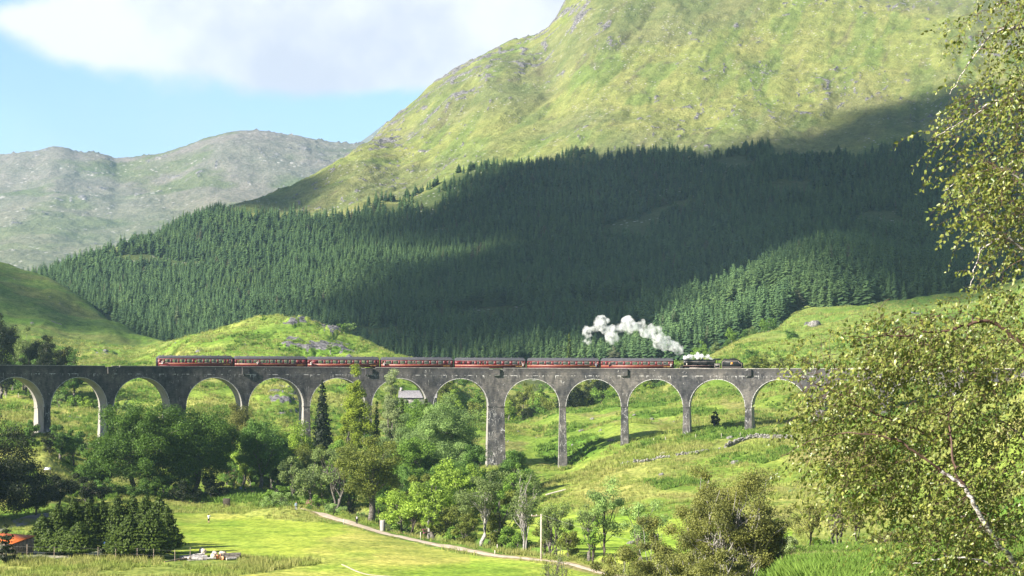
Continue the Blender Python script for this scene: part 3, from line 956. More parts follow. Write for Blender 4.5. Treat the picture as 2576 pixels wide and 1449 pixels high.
PITCHM, EXTRA = 17.07, 2.74
PIERS = []      # (s, thick)
PIERS.append((0.0, True))
h = PITCHM + EXTRA / 2
for k in range(4): PIERS.append((h + PITCHM * k, False))
PIERS.append((h + PITCHM * 4 + EXTRA / 2, True))
_e = PIERS[-1][0]
for k in range(3): PIERS.append((_e + h + PITCHM * k, False))
for k in range(4): PIERS.append((-h - PITCHM * k, False))
PIERS.append((-h - PITCHM * 4 - EXTRA / 2, True))
_e2 = PIERS[-1][0]
for k in range(4): PIERS.append((_e2 - h - PITCHM * k, False))
PIERS.sort()
S0, S1 = PIERS[0][0], PIERS[-1][0] + 22
VW = 5.6          # width between the outer faces


def ztop(s):
    return ZC + np.interp(s, [-165, -85, 0, 40, 90, 160], [0.95, 0.52, 0.06, -0.06, -0.08, -0.08])


RCROWN, RAD = 3.05, 7.55


def concrete():
    m, t = mat('board_marked_concrete')
    at = t.n('ShaderNodeAttribute', attribute_name='sz')
    sep = t.n('ShaderNodeSeparateXYZ')
    t.l(at.outputs['Vector'], sep.inputs[0])
    sx, sz = sep.outputs[0], sep.outputs[1]
    P = at.outputs['Vector']
    big = t.noise(P, 0.09, 4, 0.6)
    mid = t.noise(t.scale(P, (1, 0.5, 1)), 0.7, 5, 0.65)
    fine = t.noise(t.scale(P, (0.7, 3.4, 1)), 1.6, 4, 0.7)
    c = t.mix(t.ramp(mid, 0.3, 0.7), (0.056, 0.056, 0.060), (0.165, 0.160, 0.157))
    c = t.mix(1.0, c, t.mix(t.ramp(big, 0.35, 0.65), (0.55, 0.57, 0.62), (1.22, 1.17, 1.10)), blend='MULTIPLY')
    c = t.mix(1.0, c, t.mix(t.ramp(fine, 0.3, 0.7), (0.62, 0.62, 0.64), (1.28, 1.25, 1.22)), blend='MULTIPLY')
    # lift lines of the formwork
    ln = t.math('ABSOLUTE', t.math('SUBTRACT', t.math('FRACT', t.math('MULTIPLY', sz, 1.0 / 0.92)), 0.5))
    ln2 = t.math('MULTIPLY', t.ramp(ln, 0.455, 0.49), t.ramp(t.noise(t.scale(P, (0.25, 2, 1)), 1.0, 3), 0.4, 0.6))
    c = t.mix(t.math('MULTIPLY', ln2, 0.55), c, (0.05, 0.05, 0.055))
    # dark algae near the parapet top
    topd = t.ramp(sz, -1.9, -0.15)
    c = t.mix(t.math('MULTIPLY', topd, t.ramp(mid, 0.35, 0.6, 0.25, 0.75)), c, (0.055, 0.052, 0.052))
    # lime bleeding from a construction joint and running down in thin streaks
    w1 = t.noise(t.scale(P, (1, 0.02, 1)), 0.33, 5, 0.75)
    dz = t.math('ABSOLUTE', t.math('ADD', sz, 2.12))
    jl = t.math('MULTIPLY', t.ramp(dz, 0.11, 0.03), t.ramp(w1, 0.50, 0.57))
    w2 = t.noise(t.scale(P, (1, 0.10, 1)), 3.2, 2, 0.6)
    below = t.math('MULTIPLY', t.ramp(sz, -3.3, -2.2), t.ramp(sz, -2.05, -2.15))
    dr = t.math('MULTIPLY', t.math('MULTIPLY', t.ramp(w2, 0.60, 0.66), below), t.ramp(w1, 0.44, 0.52))
    # crazed white veins low on the piers
    vo = t.n('ShaderNodeTexVoronoi', feature='DISTANCE_TO_EDGE')
    dn = t.n('ShaderNodeTexNoise')
    dn.inputs['Scale'].default_value = 1.1
    t.l(P, dn.inputs['Vector'])
    vm = t.n('ShaderNodeVectorMath', operation='ADD')
    sc = t.n('ShaderNodeVectorMath', operation='SCALE')
    t.l(dn.outputs['Color'], sc.inputs[0]); sc.inputs['Scale'].default_value = 0.9
    t.l(t.scale(P, (1.5, 0.42, 1)), vm.inputs[0]); t.l(sc.outputs[0], vm.inputs[1])
    t.l(vm.outputs[0], vo.inputs['Vector'])
    vo.inputs['Scale'].default_value = 0.9
    low = t.ramp(sz, -9.5, -11.0)
    ve = t.math('MULTIPLY', t.math('MULTIPLY', t.ramp(vo.outputs['Distance'], 0.045, 0.015), low), t.math('MULTIPLY', t.ramp(t.noise(P, 0.45, 3), 0.47, 0.60), 0.7))
    # a few veins on the spandrels too
    ve2 = t.math('MULTIPLY', t.ramp(vo.outputs['Distance'], 0.02, 0.008), t.ramp(t.noise(P, 0.6, 3), 0.60, 0.66))
    wh = t.math('MAXIMUM', t.math('MAXIMUM', jl, dr), t.math('MAXIMUM', ve, ve2))
    at2 = t.n('ShaderNodeAttribute', attribute_name='lime')
    lm = t.math('MULTIPLY', at2.outputs['Fac'], t.ramp(t.noise(P, 2.2, 3, 0.7), 0.36, 0.52))
    wh = t.math('MAXIMUM', wh, lm)
    c = t.mix(t.math('MULTIPLY', wh, 0.9), c, (0.68, 0.67, 0.66))
    # faces of the openings coloured paler, for the sunlight that strikes them
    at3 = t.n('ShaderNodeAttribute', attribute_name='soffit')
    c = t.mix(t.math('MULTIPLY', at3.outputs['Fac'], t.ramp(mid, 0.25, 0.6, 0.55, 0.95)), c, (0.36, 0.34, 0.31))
    finish(t, c, 0.92, 0.15, bump=t.math('ADD', fine, t.math('MULTIPLY', ln2, -1.5)), bdist=0.05, bstr=0.7)
    return m


M_conc = concrete()
VIA = thing('railway_viaduct', 'long curved grey concrete viaduct of tall round arches crossing the valley', 'viaduct', (VCX, VCY + VR, 0))
_vloc = Vector(VIA.location)


def vmesh(name, S, W, Z, Q, lime=None, soffit=None, parent=VIA, m=None, T=None, smooth=False):
    """mesh from bridge coordinates: arc s, width w (0 = near face), height z"""
    S = np.asarray(S, float); W = np.asarray(W, float); Z = np.asarray(Z, float)
    x, y = vp_np(S, W)
    me = mesh_np(name, np.stack([x - _vloc.x, y - _vloc.y, Z - _vloc.z], -1), Q, T, smooth)
    attr(me, 'sz', np.stack([S + W * 0.77, Z - ztop(S), W], -1), typ='FLOAT_VECTOR')
    if lime is not None: attr(me, 'lime', lime)
    if soffit is not None: attr(me, 'soffit', soffit, domain='FACE')
    return obj(name, me, m or M_conc, parent)


class VB:
    def __init__(s): s.S = []; s.W = []; s.Z = []; s.Q = []; s.L = []; s.F = []

    def quad(s, P, lime=(0, 0, 0, 0), soffit=0.0):
        i = len(s.S)
        for p, l in zip(P, lime):
            s.S.append(p[0]); s.W.append(p[1]); s.Z.append(p[2]); s.L.append(l)
        s.Q.append((i, i + 1, i + 2, i + 3)); s.F.append(soffit)

    def block(s, s0, s1, w0, w1, z0, z1, taper=None, n=1, sides=0.0):
        """box in bridge coordinates; taper = (ds, dw) added at the foot; z0/z1 may be callables"""
        f0 = z0 if callable(z0) else (lambda q: z0)
        f1 = z1 if callable(z1) else (lambda q: z1)
        ds, dw = taper or (0, 0)
        for k in range(n):
            a = s0 + (s1 - s0) * k / n; b = s0 + (s1 - s0) * (k + 1) / n
            mid = (s0 + s1) / 2; hw = max((s1 - s0) / 2, 1e-6)
            fa = a + ds * (a - mid) / hw; fb = b + ds * (b - mid) / hw
            s.quad([(fa, w0 - dw, f0(a)), (fb, w0 - dw, f0(b)), (b, w0, f1(b)), (a, w0, f1(a))])
            s.quad([(fb, w1 + dw, f0(b)), (fa, w1 + dw, f0(a)), (a, w1, f1(a)), (b, w1, f1(b))])
            s.quad([(a, w0, f1(a)), (b, w0, f1(b)), (b, w1, f1(b)), (a, w1, f1(a))])
            s.quad([(fa, w1 + dw, f0(a)), (fb, w1 + dw, f0(b)), (fb, w0 - dw, f0(b)), (fa, w0 - dw, f0(a))])
            if k == 0: s.quad([(fa, w1 + dw, f0(a)), (fa, w0 - dw, f0(a)), (a, w0, f1(a)), (a, w1, f1(a))], soffit=sides)
            if k == n - 1: s.quad([(fb, w0 - dw, f0(b)), (fb, w1 + dw, f0(b)), (b, w1, f1(b)), (b, w0, f1(b))], soffit=sides)

    def build(s, name, parent=VIA, m=None):
        return vmesh(name, s.S, s.W, s.Z, s.Q, s.L, s.F, parent, m)


def build_viaduct():
    faces = [S0 - 10]
    half = lambda th: (1.83 + (EXTRA if th else 0)) / 2
    # openings between successive piers
    ops = [(PIERS[i][0] + half(PIERS[i][1]), PIERS[i + 1][0] - half(PIERS[i + 1][1])) for i in range(len(PIERS) - 1)]
    wall = VB()
    DECK = -1.35                       # deck level under the parapet top
    for (a, b) in ops:
        r = (b - a) / 2; c = (a + b) / 2
        th = np.linspace(math.pi, 0, 33)
        ss_ = c + r * np.cos(th)
        zz = ztop(c) - RCROWN - r + r * np.sin(th)
        for k in range(32):
            for w in (0.0, VW):
                q = [(ss_[k], w, zz[k]), (ss_[k + 1], w, zz[k + 1]), (ss_[k + 1], w, ztop(ss_[k + 1]) + DECK), (ss_[k], w, ztop(ss_[k]) + DECK)]
                wall.quad(q if w == 0 else q[::-1])
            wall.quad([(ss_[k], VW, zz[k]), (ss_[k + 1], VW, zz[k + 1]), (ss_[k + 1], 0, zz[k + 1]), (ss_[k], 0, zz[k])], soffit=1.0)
    for (s, th) in PIERS:
        a, b = s - half(th), s + half(th)
        zs = ztop(s) - RCROWN - RAD
        for w in (0.0, VW):
            q = [(a, w, zs), (b, w, zs), (b, w, ztop(b) + DECK), (a, w, ztop(a) + DECK)]
            wall.quad(q if w == 0 else q[::-1])
    # the blank abutment wall beyond the last pier
    e0 = PIERS[-1][0] + half(False)
    for k in range(6):
        a = e0 + k * 3.5; b = a + 3.5
        for w in (0.0, VW):
            q = [(a, w, ztop(a) - 12), (b, w, ztop(b) - 12), (b, w, ztop(b) + DECK), (a, w, ztop(a) + DECK)]
            wall.quad(q if w == 0 else q[::-1])
    wall.build('spandrel_wall')
    dk = VB()
    dk.block(S0 - 1, S1, 0.45, VW - 0.45, lambda q: ztop(q) + DECK - 0.4, lambda q: ztop(q) + DECK - 0.004, n=90)
    dk.build('deck')
    # parapets with lowered notches at some refuges
    refs = [PIERS[i][0] for i in range(len(PIERS))]
    base = min(range(len(PIERS)), key=lambda i: abs(PIERS[i][0]))
    R = [PIERS[i][0] for i in range(len(PIERS)) if (i - base) % 2 == 0]
    # refuge positions follow the photograph: piers at 270, 608, 928, 1248, 1570, 1880
    R = [PIERS[base + k][0] for k in (-8, -4, -2, 0, 2, 4, 6) if 0 <= base + k < len(PIERS)]
    R[0] = PIERS[base - 6][0]
    notch = [R[0] + 0.5, PIERS[base - 2][0], PIERS[base][0]]
    def zp(q):
        z = ztop(q)
        for nn in notch:
            if abs(q - nn) < 2.0: return z - 0.32
        return z
    cuts = sorted(set([S0 - 1, S1] + [n_ + d for n_ in notch for d in (-2.0, 2.0)]))
    for w0 in (-0.06, VW - 0.42):
        pb = VB()
        for a, b in zip(cuts[:-1], cuts[1:]):
            n = max(1, int((b - a) / 3.4))
            z1 = (lambda q, o=zp((a + b) / 2) - ztop((a + b) / 2): ztop(q) + o - 0.12)
            pb.block(a, b, w0 + 0.06, w0 + 0.42, lambda q: ztop(q) + DECK, z1, n=n)
        pb.build('parapet')
        cb = VB()
        for a, b in zip(cuts[:-1], cuts[1:]):
            n = max(1, int((b - a) / 3.4))
            o = zp((a + b) / 2) - ztop((a + b) / 2)
            cb.block(a, b, w0, w0 + 0.48, (lambda q, o=o: ztop(q) + o - 0.12), (lambda q, o=o: ztop(q) + o), n=n)
        cb.build('coping', m=M_cope)
    for s in R:
        rb = VB()
        rb.block(s - 0.95, s + 0.95, -0.62, -0.003, ztop(s) - 2.08, ztop(s) - 0.38)
        rb.block(s - 1.0, s + 1.0, -0.66, -0.003, ztop(s) - 0.379, ztop(s) - 0.26)
        rb.block(s - 0.55, s + 0.55, -0.40, -0.002, ztop(s) - 2.35, ztop(s) - 2.083)
        rb.build('refuge')
    # raised arch rings with lime-stained edges
    for (a, b) in ops:
        r = (b - a) / 2; c = (a + b) / 2
        rb = VB(); zc = ztop(c) - RCROWN - r
        th = np.linspace(math.pi, 0, 37)
        for k in range(36):
            t0, t1 = th[k], th[k + 1]
            def P(rr, tt, w):
                return (c + rr * math.cos(tt), w, zc + rr * math.sin(tt))
            ro = r + 0.80; ri = r - 0.015
            rb.quad([P(ri, t0, -0.05), P(ri, t1, -0.05), P(ri + 0.13, t1, -0.05), P(ri + 0.13, t0, -0.05)], lime=(1, 1, 0.9, 0.9))
            rb.quad([P(ri + 0.13, t0, -0.05), P(ri + 0.13, t1, -0.05), P(ro, t1, -0.05), P(ro, t0, -0.05)])
            rb.quad([P(ro, t0, -0.05), P(ro, t1, -0.05), P(ro, t1, -0.001), P(ro, t0, -0.001)])
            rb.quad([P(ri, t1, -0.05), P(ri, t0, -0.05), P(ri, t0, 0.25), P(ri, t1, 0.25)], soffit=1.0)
        rb.build('arch_ring')
    # piers: impost ledge, tapering shaft
    for (s, th) in PIERS:
        x, y = vp(s, VW / 2)
        if not (-0.5 < x / y < 0.5): continue
        zg = min(float(GR.z(np.array(vp(s, w)[0]), np.array(vp(s, w)[1]))) for w in (0, VW)) - 1.5
        hw = half(th); zs = ztop(s) - RCROWN - RAD
        if zs - zg < 1.0: zg = zs - 2
        hgt = zs - zg
        pb = VB()
        n = 3 if th else 2
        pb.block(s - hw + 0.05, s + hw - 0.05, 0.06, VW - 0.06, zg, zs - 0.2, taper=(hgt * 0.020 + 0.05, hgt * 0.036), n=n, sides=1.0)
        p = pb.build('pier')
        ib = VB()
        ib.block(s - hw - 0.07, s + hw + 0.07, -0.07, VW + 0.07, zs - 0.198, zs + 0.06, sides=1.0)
        ib.build('impost', parent=p)


M_cope = simple_mat('weathered_coping', (0.30, 0.29, 0.27), (0.5, 0.48, 0.45), 1.0, bump=0.01)
build_viaduct()

# ------------------------------------------------------------------ rails, then the train
M_steel = simple_mat('rusty_rail', (0.10, 0.07, 0.05), (0.16, 0.12, 0.09), 3, rough=0.6)
M_sleeper = simple_mat('ballast', (0.16, 0.15, 0.14), (0.30, 0.28, 0.26), 6)


def track():
    t = thing('railway_track', 'single railway track laid along the top of the viaduct behind its parapet', 'track', (VCX, VCY + VR, 0))
    for w in (2.8 - 0.72, 2.8 + 0.72):
        b = VB(); b.block(S0, S1, w - 0.035, w + 0.035, lambda q: ztop(q) - 1.349 + 0.21, lambda q: ztop(q) - 1.349 + 0.35, n=90)
        b.build('rail', parent=t, m=M_steel)
    b = VB(); b.block(S0, S1, 1.3, 4.3, lambda q: ztop(q) - 1.352, lambda q: ztop(q) - 1.349 + 0.205, n=90)
    b.build('ballast_bed', parent=t, m=M_sleeper)


track()
RAILW = 2.8


def paint(name, c, rough=0.35, spec=0.5, dirt=0.25, metal=0.0):
    m, t = mat(name)
    tc = t.n('ShaderNodeTexCoord')
    n = t.noise(t.scale(tc.outputs['Object'], (0.6, 1, 2.2)), 1.6, 5, 0.65)
    n2 = t.noise(tc.outputs['Object'], 9.0, 3, 0.6)
    k = tuple(x * 0.55 + 0.012 for x in c)
    colr = t.mix(t.math('MULTIPLY', t.ramp(n, 0.35, 0.7), dirt * 2), c, k)
    finish(t, colr, t.ramp(n2, 0.3, 0.7, rough, rough + 0.15), spec, metal=metal)
    return m


M_maroon = paint('maroon_coach_paint', (0.150, 0.010, 0.016), 0.40)
M_roof = paint('grey_coach_roof', (0.085, 0.085, 0.10), 0.8, 0.3, 0.5)
M_black = paint('black_engine_paint', (0.010, 0.011, 0.013), 0.38, 0.35)
M_grime = paint('sooty_metal', (0.022, 0.021, 0.020), 0.7, 0.2)
M_gold = paint('yellow_lining', (0.70, 0.42, 0.10), 0.5)
M_line = paint('pale_lining', (0.48, 0.40, 0.36), 0.5)
M_redline = paint('red_lining', (0.35, 0.05, 0.03), 0.5)
M_cream = paint('cream_paint', (0.75, 0.70, 0.60), 0.5)
M_orange = paint('orange_emblem', (0.85, 0.32, 0.04), 0.5)
M_buff = paint('red_buffer_beam', (0.55, 0.06, 0.03), 0.5)
M_seat = paint('dark_seat_cloth', (0.05, 0.045, 0.04), 0.9, 0.1)
M_alu = paint('pale_window_frame', (0.45, 0.42, 0.38), 0.4)


def glass():
    m, t = mat('carriage_window_glass')
    out = t.n('ShaderNodeOutputMaterial')
    g = t.n('ShaderNodeBsdfGlossy'); g.inputs['Roughness'].default_value = 0.05
    g.inputs['Color'].default_value = (0.9, 0.95, 1, 1)
    tr = t.n('ShaderNodeBsdfTransparent'); tr.inputs[0].default_value = (0.62, 0.66, 0.64, 1)
    lw = t.n('ShaderNodeFresnel'); lw.inputs[0].default_value = 1.5
    mx = t.n('ShaderNodeMixShader')
    t.l(t.math('ADD', lw.outputs[0], 0.05), mx.inputs[0])
    t.l(tr.outputs[0], mx.inputs[1]); t.l(g.outputs[0], mx.inputs[2])
    t.l(mx.outputs[0], out.inputs[0])
    return m


M_glass = glass()


def text_mesh(name, s, size, m, parent, loc, rot=(math.pi / 2, 0, 0), depth=0.006):
    cu = bpy.data.curves.new(name, 'FONT')
    cu.body = s; cu.size = size; cu.extrude = depth; cu.align_x = 'CENTER'; cu.align_y = 'CENTER'
    tmp = bpy.data.objects.new(name, cu)
    me = bpy.data.meshes.new_from_object(tmp)
    bpy.data.objects.remove(tmp)
    o = obj(name, me, m, parent)
    o.location = loc; o.rotation_euler = rot
    return o


# layouts: centres (m from the left end) of: big windows, small windows, door windows; body length 19.6
LAY = {
 'a': ([2.3, 4.22, 6.1, 8.03, 10.8, 12.7, 14.55, 16.44], [18.85], [0.95, 9.6, 17.7]),
 'b': ([1.95 + 1.92 * k for k in range(4)] + [10.3 + 1.92 * k for k in range(4)], [8.95], [0.75, 18.1]),
 'c': ([3.6 + 1.98 * k for k in range(8)], [], [0.9, 18.9]),
 'd': ([10.1, 12.3, 14.55, 16.8], [5.1, 6.5, 8.45, 18.3], [1.85, 3.1, 7.5, 19.1]),
 'e': ([2.0, 3.95, 5.85, 7.9, 10.45, 12.45, 14.4, 16.3], [9.1, 18.75], [0.55, 17.75]),
 'f': ([3.35, 5.3, 7.3, 9.25, 12.1, 14.05, 16.0, 17.6], [0.85, 10.65], [1.95, 19.0]),
}


def coach(k, u0, u1, lay, label, number):
    s0, s1 = s_of_u(u0, 1.4), s_of_u(u1, 1.4)
    L = 19.6
    sc = (s1 - s0)
    L = sc
    fx = L / 19.6
    sm = (s0 + s1) / 2
    x, y = vp(sm, RAILW)
    a = VA0 + sm / VR
    root = thing('railway_coach', label, 'coach', (x, y, float(ztop(sm)) - 1.349 + 0.352), -a, 'maroon coaches of the steam train')
    H0, SILL, HEAD, EAVE = 0.95, 1.95, 2.82, 3.02
    W = 1.36
    big, sm_, dr = LAY[lay]
    wins = sorted([(c * fx, 0.70) for c in big] + [(c * fx, 0.30) for c in sm_] + [(c * fx, 0.23) for c in dr])
    b = MB()
    for sgn in (-1, 1):
        y0, y1 = sorted((sgn * W, sgn * (W - 0.07)))
        yy0, yy1 = sorted((sgn * (W - 0.06), sgn * (W - 0.13)))
        b.box(-L / 2, L / 2, y0, y1, H0 + 0.25, SILL)
        b.box(-L / 2, L / 2, yy0, yy1, H0, H0 + 0.248)            # turned-under skirt
        b.box(-L / 2, L / 2, y0, y1, HEAD, EAVE)
        xs = [-L / 2] + [v for c, hw in wins for v in (c - hw - L / 2, c + hw - L / 2)] + [L / 2]
        for i in range(0, len(xs), 2):
            b.box(xs[i], xs[i + 1], y0, y1, SILL, HEAD)
    for e in (-1, 1):
        b.box(*sorted((e * L / 2, e * (L / 2 - 0.07))), -W + 0.07, W - 0.07, H0, EAVE)
    b.box(-L / 2 + 0.07, L / 2 - 0.07, -W + 0.13, W - 0.13, H0, H0 + 0.1)
    b.build('body', M_maroon, root)
    prof = [(-W - 0.02, EAVE)] + [(W * math.sin(g) * 1.0, EAVE + 0.02 + 0.78 * (math.cos(g)) ** 0.8) for g in np.linspace(-1.5, 1.5, 13)] + [(W + 0.02, EAVE)]
    rb = MB(); n = len(prof)
    ends = [(-L / 2 - 0.02, 0.90), (-L / 2 + 0.35, 1.0), (L / 2 - 0.35, 1.0), (L / 2 + 0.02, 0.90)]
    V = []
    for xx, k_ in ends: V += [(xx, p[0], EAVE + (p[1] - EAVE) * (0.55 if k_ < 1 else 1)) for p in prof]
    Q = [(i * n + j, i * n + j + 1, (i + 1) * n + j + 1, (i + 1) * n + j) for i in range(3) for j in range(n - 1)]
    rb.add(V, Q); rb.add([(-L / 2 - .02, p[0], EAVE + (p[1] - EAVE) * .55) for p in prof], [], [(0, i, i + 1) for i in range(1, n - 1)])
    rb.add([(L / 2 + .02, p[0], EAVE + (p[1] - EAVE) * .55) for p in prof], [], [(0, i + 1, i) for i in range(1, n - 1)])
    for q in range(9):
        xx = -L / 2 + 1.6 + q * (L - 3.2) / 8
        rb.lathe([(0.17, EAVE + 0.74), (0.17, EAVE + 0.90), (0.10, EAVE + 0.95), (0.0, EAVE + 0.96)], 8, c=(xx, 0.12 * (-1) ** q, 0))
    rb.build('roof', M_roof, root, smooth=False)
    for sgn in (-1, 1):
        for c, hw in wins:
            cx = c - L / 2
            fb = MB()
            ya, yb = sorted((sgn * (W + 0.012), sgn * (W - 0.05)))
            t_ = 0.035
            fb.box(cx - hw, cx + hw, ya, yb, SILL, SILL + t_); fb.box(cx - hw, cx + hw, ya, yb, HEAD - t_, HEAD)
            fb.box(cx - hw, cx - hw + t_, ya, yb, SILL + t_, HEAD - t_); fb.box(cx + hw - t_, cx + hw, ya, yb, SILL + t_, HEAD - t_)
            if hw > 0.5: fb.box(cx - hw + t_, cx + hw - t_, ya, yb, HEAD - 0.28, HEAD - 0.25); fb.box(cx - 0.015, cx + 0.015, ya, yb, HEAD - 0.249, HEAD - t_ - 0.001)
            f = fb.build('window', M_alu if hw > 0.25 else M_maroon, root)
            if hw > 0.25:
                gb = MB(); gb.add([(cx - hw + t_, sgn * (W - 0.02), SILL + t_), (cx + hw - t_, sgn * (W - 0.02), SILL + t_), (cx + hw - t_, sgn * (W - 0.02), HEAD - t_), (cx - hw + t_, sgn * (W - 0.02), HEAD - t_)], [(0, 1, 2, 3)])
                gb.build('pane', M_glass, f)
    # doors, drawn by raised jambs and a handle
    for c in dr:
        cx = c * fx - L / 2
        db = MB()
        db.box(cx - 0.36, cx - 0.34, -W - 0.012, -W - 0.001, 1.0 + .21, HEAD + .08); db.box(cx + 0.34, cx + 0.36, -W - 0.012, -W - 0.001, 1.0 + .21, HEAD + .08)
        db.box(cx - 0.339, cx + 0.339, -W - 0.008, -W - 0.001, HEAD + .06, HEAD + .08)
        d = db.build('door', M_maroon, root)
        hb = MB(); hb.box(cx + 0.22, cx + 0.31, -W - 0.05, -W - 0.009, 1.75, 1.79); hb.build('handle', M_gold, d)
    for z0, z1 in ((1.64, 1.675), (1.575, 1.59)):
        lb = MB(); lb.box(-L / 2 + 0.02, L / 2 - 0.02, -W - 0.006, -W - 0.001, z0, z1); lb.build('lining', M_gold, root)
    for i in range(2 if lay != 'a' else 3):
        pass
    for c in big:
        sb = MB()
        sb.box(c * fx - L / 2 - 0.06, c * fx - L / 2 + 0.06, 0.2, W - 0.16, H0 + 0.11, 2.25)
        sb.build('seat', M_seat, root)
    for e in (-1, 1):
        gb = MB(); gb.box(*sorted((e * (L / 2 + 0.002), e * (L / 2 + 0.22))), -0.52, 0.52, H0, 3.05)
        gb.build('gangway', M_black, root)
    for e in (-1, 1):
        bb = MB(); cx = e * (L / 2 - 2.9)
        for yy in (-1.0, 1.0):
            bb.box(cx - 1.7, cx + 1.7, yy - 0.05, yy + 0.05, 0.45, 0.8)
        bg = bb.build('bogie', M_grime, root)
        for dx in (-1.25, 1.25):
            wb = MB()
            for yy in (-0.75, 0.75): wb.lathe([(0, yy - .06), (0.42, yy - .06), (0.46, yy), (0.42, yy + .06), (0, yy + .06)], 14, 'y', (cx + dx, 0, 0.46))
            wb.lathe([(0.08, -0.69), (0.08, 0.69)], 8, 'y', (cx + dx, 0, 0.46))
            wb.build('wheelset', M_grime, bg)
    text_mesh('lettering', 'WEST COAST', 0.30, M_gold, root, (L / 2 - 1.75, -W - 0.006, 1.40))
    return root


COACHES = [
 (400, 588, 'a', 'rearmost maroon coach, darkest in the shade, with green hill behind its left end'),
 (591, 772, 'b', 'second maroon coach from the rear, below the left slope of the knoll'),
 (774, 955, 'c', 'third maroon coach from the left, under the grey crags of the knoll'),
 (959, 1140, 'e', 'middle maroon coach of the seven, above the tall pale poplar'),
 (1144, 1322, 'd', 'maroon coach with several doors and few windows in its left half'),
 (1326, 1508, 'e', 'maroon coach next but one to the engine, in full sun'),
 (1511, 1694, 'f', 'maroon coach coupled to the front of the black steam engine'),
]
for k, (u0, u1, lay, lab) in enumerate(COACHES):
    coach(k, u0, u1, lay, lab, k)


def rounded(x0, x1, z0, z1, r, n=4):
    P = []
    for cx, cz, a in ((x1 - r, z0 + r, -90), (x1 - r, z1 - r, 0), (x0 + r, z1 - r, 90), (x0 + r, z0 + r, 180)):
        for i in range(n + 1):
            g = R_(a + 90 * i / n); P.append((cx + r * math.cos(g), cz + r * math.sin(g)))
    return P


def outline(poly, y, w, name, m, parent, d=0.006):
    """a painted line following a closed outline on a side sheet"""
    n = len(poly); P = np.array(poly); c = P.mean(0)
    T = (np.roll(P, -1, 0) - np.roll(P, 1, 0)); T /= np.linalg.norm(T, axis=1)[:, None]
    N = np.stack([T[:, 1], -T[:, 0]], 1)
    A = P + N * w / 2; B = P - N * w / 2
    V = [(p[0], y - d, p[1]) for p in A] + [(p[0], y - d, p[1]) for p in B]
    Q = [(i, (i + 1) % n, n + (i + 1) % n, n + i) for i in range(n)]
    mb = MB(); mb.add(V, Q)
    return mb.build(name, m, parent)


